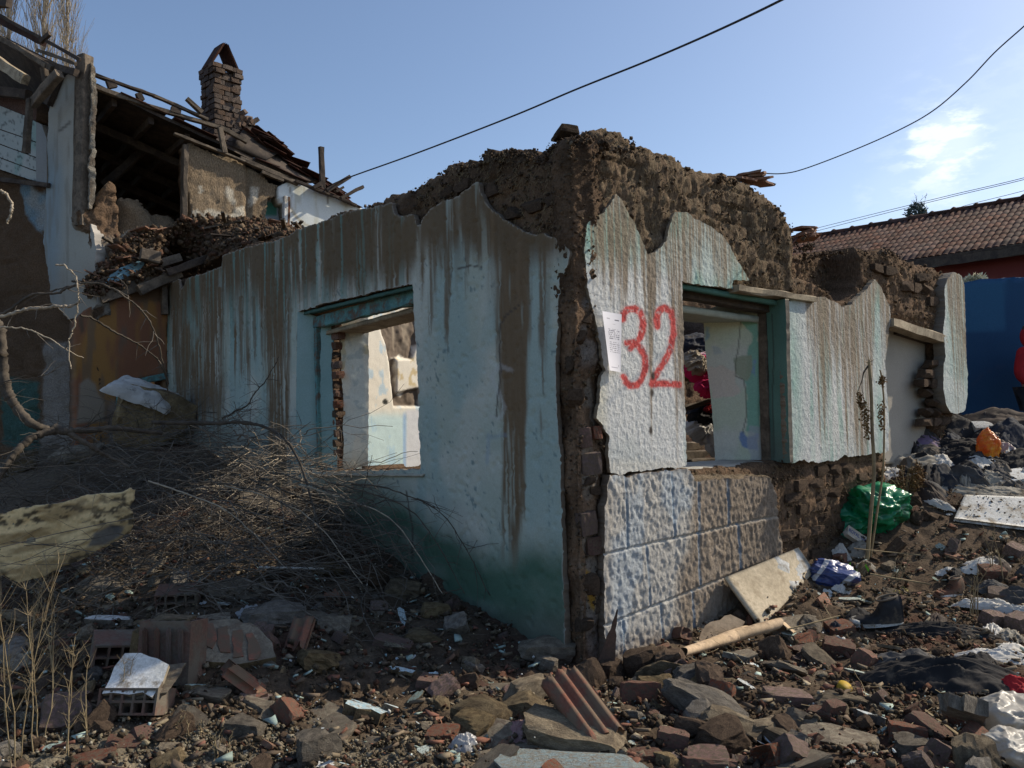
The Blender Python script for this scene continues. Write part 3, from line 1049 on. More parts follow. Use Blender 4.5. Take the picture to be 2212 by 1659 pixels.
# ----- right front: upper plaster with the number
DIG = [[(1346, 690), (1347, 678), (1356, 668), (1371, 666), (1383, 675), (1389, 693), (1389, 713), (1383, 730), (1373, 739), (1355, 741)],
       [(1363, 752), (1366, 746), (1376, 744), (1386, 755), (1393, 772), (1394, 795), (1388, 817), (1376, 832), (1361, 833), (1351, 824), (1347, 813)],
       [(1420, 705), (1418, 690), (1423, 673), (1435, 664), (1448, 673), (1455, 693), (1455, 722), (1448, 755), (1433, 785), (1420, 805), (1408, 828)],
       [(1408, 829), (1435, 829), (1467, 831)]]
R_ST = stain_fn(PR, [(1262, 500), (1285, 520), (1300, 640), (1310, 600), (1325, 560), (1338, 600), (1352, 700), (1362, 560), (1380, 560), (1398, 680), (1408, 860), (1416, 700), (1430, 560), (1450, 620),
                     (1462, 900), (1472, 960), (1500, 560), (1530, 560), (1600, 600), (1696, 560), (1740, 640), (1756, 760), (1770, 860), (1782, 900), (1800, 760), (1815, 800), (1830, 900), (1845, 980), (1862, 1000),
                     (1880, 940), (1890, 640), (1900, 600), (1915, 800), (1925, 860), (2040, 600), (2060, 760), (2072, 860), (2085, 760)], seed=131, freq=30)


def rplaster_col(u, z, s, px, py):
    n = fbm(u * 1.8, z * 1.8, 1, 4, 141)
    m = fbm(u * 8, z * 8, 1, 4, 142)
    c = mixc((0.47, 0.49, 0.48), (0.57, 0.575, 0.56), ss(.36, .62, n))
    teal = np.maximum(ss(600, 520, py - 0.1 * (px - 1300)) * (px < 1640) * .85, 0)
    teal = np.maximum(teal, ss(1745, 1710, px) * (px > 1690) * .75)
    teal = np.maximum(teal, (px > 2020) * .5)
    teal = np.maximum(teal, ss(1470, 1500, px) * (px < 1660) * .8)
    teal = np.maximum(teal, np.exp(-((px - 1897) / 9) ** 2) * .8)
    teal = np.maximum(teal, (px > 1750) * (px < 1930) * ss(.5, .6, fbm(u * 18, z * .6, 3, 3, 147)) * .55)
    teal = teal * (0.45 + 0.55 * ss(.35, .6, fbm(u * 5, z * 2.5, 2, 4, 143)))
    c = mixc(c, (0.19, 0.37, 0.315), teal)
    c = mixc(c, (0.56, 0.54, 0.45), ss(1320, 1300, px) * ss(780, 830, py) * .8 * (px < 1400))
    c = mixc(c, (0.58, 0.56, 0.5), ss(985, 1005, py) * (px < 1490) * .6)
    st = R_ST(u, z, px, py)
    c = mixc(c, mixc((0.145, 0.105, 0.066), (0.25, 0.19, 0.125), m), st * .9)
    ub = ss(690, 600, py) * (px > 1740) * (px < 1930) * ss(.3, .5, fbm(u * 12, z * .8, 6, 3, 148))
    c = mixc(c, (0.23, 0.19, 0.14), ub * .6)
    c = mixc(c, (0.16, 0.13, 0.10), ss(1308, 1272, px + 14 * (fbm(u * 9, z * 9, 1, 3, 9) - .5)) * ss(640, 680, py) * ss(800, 780, py) * .75)
    # number in spray paint
    g = np.full(px.shape, 99.0)
    for l in DIG:
        g = np.minimum(g, sdline(px, py, l))
    g = g + 5 * (fbm(u * 22, z * 22, 1, 3, 144) - .5)
    spray = ss(9.0, 4.2, g)
    hal = ss(15, 5, g) * .18
    miss = ss(.66, .74, fbm(u * 55, z * 55, 2, 2, 145)) * .5
    c = mixc(c, (0.50, 0.065, 0.06), np.clip(spray * (.9 - miss) + hal, 0, 1))
    # two rusty nail holes and a hairline
    for (hx, hy) in ((1411, 812), (1409, 848), (1406, 930)):
        c = mixc(c, (0.04, 0.03, 0.025), ss(6, 2, np.hypot(px - hx, (py - hy) * .45)))
    cr = np.minimum(sdline(px, py, [(1401, 549), (1402, 580), (1406, 640), (1404, 700)]), sdline(px, py, [(1300, 470), (1288, 520), (1291, 560)]))
    c = mixc(c, (0.2, 0.15, 0.1), ss(3, 1, cr) * .6)
    return c


def rough_disp(amp=1.0):
    def f(u, z, s):
        a = fbm(u * 52, z * 40, 1, 2, 151, .6)
        b = fbm(u * 16, z * 13, 1, 2, 152)
        big = fbm(u * 1.4, z * 1.4, 3, 2, 153) - .5
        return amp * (0.0065 * (a - .5) * 2 + 0.003 * (b - .5)) + 0.012 * big
    return f


RP1 = [(1266, 497), (1271, 482), (1291, 465), (1306, 455), (1321, 438), (1331, 418), (1343, 428), (1353, 452), (1373, 482), (1385, 512), (1395, 537), (1401, 549), (1422, 537), (1440, 519),
       (1445, 502), (1452, 467), (1457, 457), (1482, 458), (1507, 472), (1539, 492), (1566, 512), (1579, 537), (1596, 567), (1621, 606), (1600, 604), (1584, 601), (1583, 623), (1540, 617), (1500, 611), (1474, 607),
       (1478, 800), (1484, 1003), (1460, 1010), (1420, 1012), (1380, 1018), (1340, 1025), (1320, 1018), (1314, 978), (1315, 941), (1304, 921), (1290, 899), (1294, 869), (1299, 814), (1310, 800), (1300, 760),
       (1290, 700), (1280, 660), (1270, 620), (1264, 560)]
rsheet('plaster', PR, RP1, MT['roughcast'], ds=0.0085, off=0.008, thick=0.03, disp=rough_disp(.55), colf=rplaster_col, edgecol=(0.22, 0.18, 0.13), jag=0.013, jscale=16, seed=15)
RP2 = [(1696, 650), (1728, 644), (1756, 642), (1783, 640), (1803, 652), (1823, 662), (1839, 658), (1855, 640), (1875, 621), (1889, 603), (1901, 613), (1910, 633), (1922, 660), (1924, 684), (1918, 732),
       (1912, 779), (1916, 851), (1920, 890), (1920, 974), (1902, 978), (1875, 980), (1848, 984), (1827, 984), (1811, 992), (1768, 996), (1736, 994), (1708, 998), (1704, 986), (1700, 950), (1698, 851), (1696, 752)]
rsheet('plaster', PR, RP2, MT['roughcast'], ds=0.011, off=0.02, thick=0.05, disp=rough_disp(.55), colf=rplaster_col, edgecol=(0.2, 0.165, 0.12), jag=0.016, jscale=14, seed=16)
RP3 = [(2061, 587), (2077, 597), (2083, 613), (2085, 660), (2087, 771), (2090, 803), (2090, 851), (2085, 886), (2069, 894), (2053, 890), (2045, 875), (2039, 843), (2039, 795), (2043, 767), (2039, 716), (2043, 664), (2041, 625), (2049, 597)]
rsheet('plaster', PR, RP3, MT['roughcast'], ds=0.014, off=0.05, thick=0.12, disp=rough_disp(.6), colf=rplaster_col, edgecol=(0.17, 0.145, 0.115), jag=0.012, jscale=12, seed=17)

# ----- rusticated plinth
G1 = [(1308, 1199), (1400, 1177), (1481, 1159), (1600, 1132), (1690, 1114)]
G2 = [(1310, 1354), (1335, 1343), (1426, 1306), (1481, 1284), (1563, 1251), (1700, 1200)]
G3 = [(1400, 1455), (1500, 1410), (1600, 1360)]
VG = [[(1356, 1020), (1362, 1186)], [(1456, 1012), (1462, 1162)], [(1514, 1040), (1516, 1150)], [(1576, 1036), (1580, 1136)], [(1402, 1178), (1409, 1312)], [(1513, 1152), (1517, 1272)], [(1600, 1132), (1606, 1230)],
      [(1350, 1340), (1354, 1440)], [(1432, 1304), (1438, 1420)], [(1500, 1278), (1506, 1380)]]


def plinth_fields(u, z):
    px, py = proj(PR.P(u, z, 0.05))
    h = np.minimum(np.minimum(sdline(px, py, G1), sdline(px, py, G2)), sdline(px, py, G3))
    v = np.full(px.shape, 99.0)
    for l in VG:
        v = np.minimum(v, sdline(px, py, l))
    return px, py, h, v


def plinth_disp(u, z, s):
    px, py, h, v = plinth_fields(u, z)
    a = fbm(u * 50, z * 32, 1, 2, 161, .6)
    b = fbm(u * 30, z * 19, 1, 2, 162)
    amp = 0.45 + .25 * ss(1300, 1340, px)
    return amp * (0.011 * (a - .5) * 2 + 0.009 * (b - .5) * 2) + 0.02 * (fbm(u * 2, z * 2, 1, 3, 163) - .5) - 0.015 * ss(3.4, 1.2, h) - 0.006 * ss(3.0, 1.2, v)


def plinth_col(u, z, s, px, py):
    _, _, h, v = plinth_fields(u, z)
    n = fbm(u * 2.4, z * 2.4, 1, 4, 171)
    m = fbm(u * 20, z * 12, 1, 3, 172)
    blue = ss(1500, 1470, px + 40 * (n - .5) + 0.12 * (py - 1150)) * ss(1400, 1320, py - .25 * (1480 - px))
    c = mixc((0.23, 0.185, 0.14), (0.39, 0.375, 0.345), blue)
    c = mixc(c, (0.36, 0.40, 0.43), blue * ss(.5, .62, fbm(u * 6, z * 3, 2, 3, 173)) * .75)
    c = mixc(c, (0.26, 0.215, 0.17), (1 - blue) * ss(.45, .6, m) * .7)
    c = mixc(c, (0.15, 0.118, 0.088), ss(1500, 1690, px) * .55)
    c = mixc(c, (0.36, 0.32, 0.27), ss(1330, 1312, px) * .7)
    c = mixc(c, (0.30, 0.24, 0.16), ss(1300, 1380, py) * ss(1400, 1500, px) * .5)
    c = mixc(c, (0.45, 0.43, 0.38), ss(6, 2, h) * .3)
    vv = ss(4, 1, v)
    c = mixc(c, (0.12, 0.20, 0.29), vv * .6)
    return c


PP = [(1316, 1024), (1345, 1028), (1380, 1021), (1430, 1015), (1482, 1012), (1492, 1020), (1505, 1037), (1560, 1034), (1640, 1030), (1664, 1033), (1678, 1060), (1682, 1115), (1686, 1160), (1694, 1200), (1700, 1300), (1690, 1500),
      (1330, 1640), (1312, 1500), (1306, 1300), (1306, 1195), (1308, 1100)]
rsheet('plinth', PR, PP, MT['roughcast'], ds=0.0085, off=0.03, thick=0.06, disp=plinth_disp, colf=plinth_col, edgecol=(0.13, 0.10, 0.075), jag=0.016, jscale=14, seed=18, zmin=-0.25)

# earth ledge on the plinth under the window
A = PR.at(1500, 1030, .06); B = PR.at(1664, 1022, .06)


def slab_between(name, pl, p1, p2, w0, w1, h, mat, col, root, amp=0.012, ds=0.02, seed=0, slope=0.0):
    """a rough ledge running along a wall from p1 to p2 (picture points at depth w1)"""
    u1, z1 = pl.uz(*map(np.array, p1), w1); u2, z2 = pl.uz(*map(np.array, p2), w1)
    L_ = abs(u2 - u1)
    nu, nw = int(L_ / ds) + 2, int(abs(w1 - w0) / ds) + 2
    U, Wd = np.meshgrid(np.linspace(u1, u2, nu), np.linspace(w0, w1, nw))
    T = (U - u1) / (u2 - u1)
    Z = z1 + (z2 - z1) * T + slope * (w1 - Wd) + amp * 2 * (fbm(U * 14, Wd * 14, 1, 4, seed) - .5)
    ed = np.minimum(1, (w1 - Wd) / .03)
    Z = Z - 0.015 * (1 - ed)
    P = pl.P(U, Z, Wd + 0.02 * (fbm(U * 9, Z * 0, 2, 3, seed) - .5) * (1 - ed))
    Q = pl.P(U, Z - h, Wd)
    idx = np.arange(U.size).reshape(U.shape)
    i2 = idx + U.size
    F = [np.stack([idx[:-1, :-1], idx[:-1, 1:], idx[1:, 1:], idx[1:, :-1]], -1).reshape(-1, 4), np.stack([i2[:-1, :-1], i2[1:, :-1], i2[1:, 1:], i2[:-1, 1:]], -1).reshape(-1, 4)]
    for a, b in ((idx[0], i2[0]), (idx[-1], i2[-1]), (idx[:, 0], i2[:, 0]), (idx[:, -1], i2[:, -1])):
        F.append(np.stack([a[:-1], a[1:], b[1:], b[:-1]], -1))
    V = np.concatenate([P.reshape(-1, 3), Q.reshape(-1, 3)])
    n = fbm(V[:, 0] * 20, V[:, 1] * 20, V[:, 2] * 20, 3, seed)
    c = mixc(np.array(col) * .75, np.array(col) * 1.2, n)
    o = link(name, mesh(name, V, F, mat, True, c))
    return adopt(o, root) if root is not None else o


slab_between('window_sill', PR, (1486, 1030), (1668, 1029), -0.16, 0.022, 0.05, MT['adobe'], (0.2, 0.155, 0.105), ruin, 0.02, 0.012, 181, slope=0.12)
slab_between('window_sill', PR, (1486, 1012), (1655, 997), -0.48, -0.16, 0.05, MT['plaster'], (0.38, 0.36, 0.31), ruin, 0.006, 0.02, 182, slope=0.05)
slab_between('window_sill', PL, (908, 1020), (682, 1022), -0.50, -0.12, 0.06, MT['plaster'], (0.42, 0.39, 0.32), ruin, 0.01, 0.02, 183, slope=0.04)
slab_between('window_sill', PL, (912, 1022), (672, 1023), -0.14, 0.03, 0.012, MT['plaster'], (0.42, 0.39, 0.31), ruin, 0.008, 0.02, 184, slope=0.06)


# ----- reveals, frames and lintels of the right window
def jamb(pl, px1, w1, px2, w2, py=800):
    """a plane through two picture columns at two depths"""
    A = pl.at(px1, py, w1)[:2]; B = pl.at(px2, py, w2)[:2]
    return Plane(A, B=B)


def simple_disp(amp=0.006, f=9, seed=0):
    return lambda u, z, s: amp * 2 * (fbm(u * f, z * f, 1, 4, seed) - .5)


JR1 = jamb(PR, 1697, 0.03, 1657, -0.17)
JR2 = jamb(PR, 1642, -0.24, 1520, -0.60)


def teal_reveal_col(u, z, s, px, py):
    n = fbm(u * 4, z * 3, 1, 4, 191)
    c = mixc((0.085, 0.19, 0.16), (0.14, 0.27, 0.23), n)
    c = mixc(c, (0.14, 0.17, 0.15), ss(900, 980, py) * .6)
    c = mixc(c, (0.05, 0.06, 0.05), ss(2.2, .8, np.minimum(sdline(px, py, [(1668, 680), (1672, 770), (1668, 850), (1672, 990)]), 99)) * .7)
    return c


rsheet('window_reveal', JR1, [(1697, 645), (1700, 800), (1706, 1000), (1664, 996), (1660, 800), (1655, 655)], MT['plaster'], ds=0.014, off=0.0, thick=0.04,
       disp=simple_disp(.006, 8, 19), colf=teal_reveal_col, jag=0.004, seed=19)


def pale_reveal_col(u, z, s, px, py):
    n = fbm(u * 3, z * 3, 1, 4, 192)
    c = mixc((0.62, 0.68, 0.53), (0.68, 0.69, 0.60), ss(.4, .6, n))
    wb = 10 * (fbm(u * 9, z * 9, 2, 4, 193) - .5) * 2

    def patch(poly, col, k=1.0, soft=2):
        nonlocal c
        d = sdpoly(px, py, poly) + wb
        c = mixc(c, col, ss(soft, -soft, d) * k)
    patch([(1530, 797), (1560, 793), (1592, 800), (1596, 845), (1562, 862), (1538, 868)], (0.72, 0.64, 0.54))
    patch([(1590, 688), (1640, 680), (1645, 930), (1612, 930), (1612, 840), (1618, 760), (1624, 720)], (0.20, 0.47, 0.36), .85)
    patch([(1586, 775), (1622, 770), (1626, 795), (1612, 818), (1588, 812)], (0.38, 0.42, 0.30), .9)
    patch([(1628, 780), (1634, 778), (1632, 812), (1626, 805)], (0.25, 0.37, 0.58), .9)
    patch([(1596, 930), (1606, 932), (1610, 950), (1634, 942), (1636, 972), (1606, 964), (1600, 950)], (0.13, 0.24, 0.52), .8)
    patch([(1620, 920), (1660, 920), (1655, 1000), (1618, 1000)], (0.47, 0.50, 0.53), .7)
    patch([(1520, 700), (1536, 705), (1532, 730), (1524, 735)], (0.25, 0.42, 0.55), .8)
    patch([(1536, 745), (1560, 745), (1562, 765), (1542, 768)], (0.38, 0.48, 0.52), .5)
    cr = sdline(px, py, [(1600, 680), (1598, 720), (1594, 760), (1590, 775), (1588, 812), (1606, 820), (1612, 850), (1612, 900), (1604, 935)])
    c = mixc(c, (0.12, 0.13, 0.1), ss(2.2, .7, cr) * .7)
    return c


rsheet('window_reveal', JR2, [(1642, 676), (1600, 668), (1547, 662), (1516, 672), (1520, 705), (1525, 770), (1529, 810), (1535, 854), (1538, 891), (1542, 950), (1545, 1012), (1600, 1003), (1654, 996), (1648, 850)], MT['plaster'],
       ds=0.011, off=0.0, thick=0.03, disp=simple_disp(.006, 12, 20), colf=pale_reveal_col, jag=0.006, seed=20)
# solid wall behind the inner reveal (side of the adobe)
fr = empty('window_frame', (0, 0, 0)); fr.parent = ruin; fr.matrix_parent_inverse = Matrix.Translation(ruin.location).inverted()
o = pbeam('jamb_post', PR, (1649, 660), (1657, 1000), 15, MT['wood'], None, w=-0.20, depth=0.08, seed=1); o.parent = fr
o = pbeam('head_beam', PR, (1455, 626), (1664, 667), 26, MT['darkwood'], None, w=-0.17, depth=0.10, seed=2); o.parent = fr
# soffit boards behind the head
slab_between('soffit', PR, (1462, 655), (1650, 683), -0.62, -0.23, 0.05, MT['plaster'], (0.42, 0.46, 0.40), ruin, 0.004, 0.03, 185)
slab_between('soffit', PR, (1462, 606), (1700, 650), -0.16, -0.035, 0.04, MT['plaster'], (0.08, 0.19, 0.165), ruin, 0.004, 0.03, 186)
pw = pbeam('lintel', PR, (1583, 624), (1752, 649), 13, MT['palewood'], None, w=0.0, depth=0.12, seed=3); adopt(pw, ruin)
pw = pbeam('lintel', PR, (1470, 604), (1600, 627), 10, MT['wood'], None, w=-0.06, depth=0.10, seed=4); adopt(pw, ruin)
pw = pbeam('door_lintel', PR, (1915, 697), (2034, 735), 17, MT['palewood'], None, w=-0.02, depth=0.14, seed=5); adopt(pw, ruin)
pw = pbeam('door_lintel', PR, (1915, 715), (2030, 752), 15, MT['darkwood'], None, w=-0.24, depth=0.22, seed=6); adopt(pw, ruin)

# inner walls
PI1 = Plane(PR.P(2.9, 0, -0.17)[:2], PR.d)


def grey_col(base, amp=.12, seed=0):
    base = np.array(base)

    def f(u, z, s, px, py):
        n = fbm(u * 2.5, z * 2.5, 1, 4, seed)
        return mixc(base * (1 - amp), base * (1 + amp), n)
    return f


rsheet('inner_wall', PI1, [(1905, 700), (1960, 712), (2000, 726), (2000, 1000), (1905, 1000)], MT['plaster'], ds=0.03, thick=0.1, disp=simple_disp(.008, 4, 31), colf=grey_col((0.37, 0.335, 0.28), .12, 31), jag=0.02, edgecol=ADO, seed=31, back=True)  # pale doorway infill; its colour is greyed to stand in for shade

# ----- left window: reveals, frame, head, broken brick edge
JL1 = jamb(PL, 643, 0.012, 690, -0.16)
JL2 = jamb(PL, 694, -0.16, 734, -0.30)
JL3 = jamb(PL, 738, -0.33, 797, -0.60)
rsheet('window_reveal', JL1, [(643, 668), (690, 686), (692, 1018), (640, 1020), (640, 850)], MT['plaster'], ds=0.02, thick=0.05, disp=simple_disp(.01, 6, 33), jag=0.005,
       colf=lambda u, z, s, px, py: mixc(mixc((0.20, 0.34, 0.33), (0.33, 0.45, 0.45), fbm(u * 4, z * 2, 1, 3, 33)), (0.09, 0.2, 0.18), ss(668, 690, px) * .6), seed=33)
rsheet('window_reveal', JL2, [(692, 700), (722, 700), (720, 745), (716, 790), (719, 830), (724, 900), (728, 960), (728, 1016), (692, 1018)], MT['plaster'], ds=0.015, thick=0.03, disp=simple_disp(.006, 8, 34), jag=0.012,
       colf=lambda u, z, s, px, py: mixc((0.19, 0.33, 0.33), (0.28, 0.42, 0.42), fbm(u * 5, z * 3, 1, 3, 34)), seed=34)


def bright_reveal_col(u, z, s, px, py):
    c = mixc((0.76, 0.74, 0.62), (0.66, 0.70, 0.63), ss(.4, .6, fbm(u * 6, z * 3, 1, 4, 35)))
    c = mixc(c, (0.50, 0.42, 0.2), ss(.6, .68, fbm(u * 12, z * 8, 3, 3, 36)) * .6 * (py < 800))
    c = mixc(c, (0.36, 0.45, 0.45), ss(.62, .7, fbm(u * 14, z * 14, 4, 3, 37)) * .5)
    return mixc(c, (0.34, 0.29, 0.2), ss(960, 1010, py) * .6)


rsheet('window_reveal', JL3, [(735, 688), (796, 680), (797, 800), (796, 1010), (742, 1012), (742, 900), (738, 780)], MT['plaster'], ds=0.012, thick=0.03, disp=simple_disp(.006, 10, 38), jag=0.01, colf=bright_reveal_col, seed=38)
fl = empty('window_frame', (0, 0, 0)); fl.parent = ruin; fl.matrix_parent_inverse = Matrix.Translation(ruin.location).inverted()
o = pbeam('jamb_post', PL, (685, 690), (693, 1020), 10, MT['tealwood'], None, w=-0.15, depth=0.06, seed=7); o.parent = fl
o = pbeam('head_beam', PL, (676, 700), (905, 640), 27, MT['tealwood'], None, w=-0.16, depth=0.08, seed=8); o.parent = fl
slab_between('soffit', PL, (905, 658), (690, 716), -0.56, -0.20, 0.04, MT['palewood'], (0.4, 0.4, 0.35), ruin, 0.004, 0.03, 187)
slab_between('soffit', PL, (905, 609), (648, 673), -0.15, -0.04, 0.03, MT['plaster'], (0.07, 0.16, 0.15), ruin, 0.004, 0.03, 188)

BR = [brick_mesh('brick', MT['brick'], 200 + i, broken=(0.0, 0.06, 0.12, 0.2)[i % 4]) for i in range(8)]
AB = [lump_mesh('adobe_brick', MT['adobe_brick'], 220 + i, cuts=4, rough=0.06, shear=.03, boxy=0.86) for i in range(6)]
# bricks in the broken edge of the left window
for k in range(15):
    y = 705 + k * 21
    P = PL.at(727 + 3 * math.sin(k * 1.7) + rnd.uniform(-2, 2), y, -0.29)
    d = 0.085
    m = BR[k % 8] if k % 3 else AB[k % 6]
    o = link('brick', m, None, tuple(P), (rnd.uniform(-.1, .1), rnd.uniform(-.1, .1), math.atan2(PL.d[1], PL.d[0]) + rnd.uniform(-.3, .3)), (0.13 + rnd.uniform(-.03, .03), 0.1, d * .9))
    adopt(o, ruin)
# bricks and stones showing in the corner
for (px, py, w, hgt, kind, s) in ((1262, 945, .10, .15, 'b', .05), (1285, 935, .08, .10, 'b', .0), (1272, 1000, .17, .16, 'b', .02), (1282, 1062, .10, .08, 'm', 0), (1266, 1130, .14, .17, 'b', .03), (1280, 1178, .13, .13, 'b', .01),
                               (1232, 790, .07, .13, 'm', 0), (1250, 730, .1, .1, 'm', 0), (1268, 1040, .12, .07, 'm', 0), (1272, 1260, .14, .16, 'm', 0), (1290, 1310, .12, .13, 'c', 0), (1262, 1350, .13, .1, 'm', 0),
                               (1300, 1120, .07, .28, 'b', 0), (1258, 690, .13, .1, 'm', 0), (1245, 860, .13, .13, 'm', 0)):
    P = PR.at(px, py, -0.05) if px > 1245 else PL.at(px, py, -0.05)
    m = {'b': BR[int(px) % 8], 'm': AB[int(px) % 6], 'c': AB[2]}[kind]
    o = link('brick' if kind == 'b' else 'stone', m, None, tuple(P), (rnd.uniform(-.12, .12), rnd.uniform(-.12, .12), math.atan2(PR.d[1], PR.d[0]) - .5 + rnd.uniform(-.3, .3)), (w * .9, .09, hgt * .9))
    adopt(o, ruin)


def brick_field(pl, poly, bw, bh, off, avoid=(), prob=0.8, root=None, seed=0, maxn=300, depth=0.12):
    r = random.Random(seed)
    P = pl.poly(poly)
    Av = [pl.poly(a) for a in avoid]
    ang = math.atan2(pl.d[1], pl.d[0])
    u0, z0 = P.min(0); u1, z1 = P.max(0)
    k = 0; row = 0
    z = z0
    while z < z1:
        u = u0 + (bw * .5 if row % 2 else 0) + r.uniform(-.03, .03)
        while u < u1:
            q = np.array([u]); w = np.array([z + 0.0])
            if sdpoly(q, w, P)[0] < -bh * .4 and all(sdpoly(q, w, a)[0] > bh * .2 for a in Av) and r.random() < prob and k < maxn:
                X = pl.P(u, z, off - depth / 2 + r.uniform(-.02, .004))
                o = link('adobe_brick', AB[r.randrange(6)], None, tuple(X), (r.uniform(-.05, .05), r.uniform(-.05, .05), ang + r.uniform(-.07, .07)), (bw * r.uniform(.84, .98), depth, bh * r.uniform(.8, .93)))
                adopt(o, root or ruin)
                k += 1
            u += bw
        z += bh; row += 1


brick_field(PL, [(1235, 300), (1165, 330), (1060, 330), (960, 360), (880, 420), (880, 470), (1030, 480), (1225, 560), (1240, 400)], 0.23, 0.11, -0.018, avoid=[LP], prob=.4, seed=3)
brick_field(PR, [(1690, 1010), (1910, 985), (1905, 1150), (1700, 1240)], 0.20, 0.10, 0.015, avoid=[PP], prob=.55, seed=4)
brick_field(PR, [(1870, 545), (1960, 560), (2035, 590), (2035, 700), (1925, 680), (1905, 600)], 0.24, 0.115, 0.01, avoid=[RP2], prob=.4, seed=5)
brick_field(PR, [(2000, 760), (2030, 760), (2070, 905), (2066, 930), (2000, 930)], 0.2, 0.1, 0.0, avoid=[RP3], prob=.6, seed=6)

# loose earth crumbs along the broken wall tops (joined: nobody could count them)
def clods(name, pts, mat, seed, n, smin, smax, col=None, spread=0.06):
    r = np.random.default_rng(seed)
    base = []
    for k in range(5):
        V = np.array([(sx, sy, sz) for sx in (-1, 1) for sy in (-1, 1) for sz in (-1, 1)], float) * .5
        V += r.normal(0, .13, V.shape)
        base.append(V)
    Fq = np.array([(0, 1, 3, 2), (4, 6, 7, 5), (0, 4, 5, 1), (2, 3, 7, 6), (0, 2, 6, 4), (1, 5, 7, 3)])
    VV, FF, CC = [], [], []
    for i in range(n):
        p = pts[r.integers(len(pts))] + r.normal(0, spread, 3)
        s = smin * (smax / smin) ** (r.random() ** 2.2)
        a = r.normal(size=(3, 3)); q, _ = np.linalg.qr(a)
        VV.append(base[i % 5] * s * r.uniform(.55, 1.2, 3) @ q + p)
        FF.append(Fq + 8 * i)
        if col is not None:
            CC.append(np.tile(np.array(col[r.integers(len(col))]) * r.uniform(.7, 1.25), (8, 1)))
    me = mesh(name, np.concatenate(VV), np.concatenate(FF), mat, False, np.concatenate(CC) if CC else None)
    return link(name, me)


def top_points(pl, sil, w0, w1, n=400, dz=-.05):
    P = pl.poly(sil)
    out = []
    for i in range(n):
        k = rnd.randrange(len(P) - 1); t = rnd.random()
        q = P[k] * (1 - t) + P[k + 1] * t
        out.append(pl.P(q[0], q[1] + dz, rnd.uniform(w0, w1)))
    return np.array(out)


EC = [(0.11, .078, .055), (.09, .064, .046), (.14, .105, .075)]
o = clods('crumbling_earth', np.concatenate([top_points(PL, SIL_L[:33], -.5, -.02), top_points(PR, SIL_R[:34], -.5, -.02)]), MT['adobe'], 61, 7000, .006, .026, EC, .014)
adopt(o, ruin); o['kind'] = 'stuff'


def fibres(name, pl, poly, avoid, n, dispf, off, seed, cols_mat, size=(.012, .05)):
    """bits of straw standing out of the broken mud face"""
    r = np.random.default_rng(seed)
    P = pl.poly(poly); Av = [pl.poly(a) for a in avoid]
    u = r.uniform(P[:, 0].min(), P[:, 0].max(), n * 3); z = r.uniform(P[:, 1].min(), P[:, 1].max(), n * 3)
    ok = sdpoly(u, z, P) < -.03
    for a in Av: ok &= sdpoly(u, z, a) > .01
    u, z = u[ok][:n], z[ok][:n]
    w = dispf(u, z, np.full(u.shape, -.5)) + off
    ps = []
    for i in range(len(u)):
        l = r.uniform(*size); a = r.normal(-1.4, .7)
        A = pl.P(u[i], z[i], w[i] - .002); B = pl.P(u[i] + l * math.cos(a), z[i] + l * math.sin(a), w[i] + r.uniform(.002, .014))
        ps.append((np.array([A, (A + B) / 2 + np.append(pl.n, 0) * .004, B]), np.array([.0012, .0016, .0008])))
    o = tube_obj(name, ps, cols_mat, 3, smooth=False)
    adopt(o, ruin); o['kind'] = 'stuff'
    pts_ = pl.P(u, z, w + .003)
    return pts_


MT['straw_bits'] = M('straw_bits', (0.30, 0.23, 0.13), (0.2, 0.15, 0.09), 9, bump=0, grain=0)
SIL_RF = SIL_R[2:] + [(2060, 1200), (1286, 1200)]
q1 = fibres('straw_bits', PR, SIL_RF, [WIN_R, DOOR_R, RP1, RP2, RP3, PP], 3600, rcore_disp, -.03, 401, MT['straw_bits'])
q2 = fibres('straw_bits', PL, SIL_L[2:20] + [(860, 500), (1216, 600)], [LP], 900, adobe_disp(1.0, seed=2), -.03, 402, MT['straw_bits'])
o = clods('surface_crumbs', np.concatenate([q1, q2, PIER[0][::9]]), MT['adobe'], 403, 9000, .004, .022, EC + [(.17, .13, .085), (.15, .11, .075)], .010)
adopt(o, ruin); o['kind'] = 'stuff'
# ------------------------------------------------------------------ upper house
upper = empty('upper_house', (KX[0], KX[1], 0), 'half collapsed two storey mud brick house with dark open loft and broken tiled roof', 'house')


def usheet(*a, **k):
    return rsheet(*a, root=upper, **k)


# tall plastered corner panel (shaded)
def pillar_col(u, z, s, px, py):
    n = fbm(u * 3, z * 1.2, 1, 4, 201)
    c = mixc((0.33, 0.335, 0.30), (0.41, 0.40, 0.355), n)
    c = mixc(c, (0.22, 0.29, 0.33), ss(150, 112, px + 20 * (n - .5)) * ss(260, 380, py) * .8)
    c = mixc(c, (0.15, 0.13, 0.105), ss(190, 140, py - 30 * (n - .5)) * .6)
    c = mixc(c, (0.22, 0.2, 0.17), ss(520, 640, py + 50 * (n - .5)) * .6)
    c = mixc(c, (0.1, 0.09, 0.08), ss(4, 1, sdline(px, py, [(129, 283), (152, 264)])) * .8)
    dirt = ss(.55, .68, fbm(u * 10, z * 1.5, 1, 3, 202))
    return mixc(c, (0.2, 0.185, 0.155), dirt * .5)


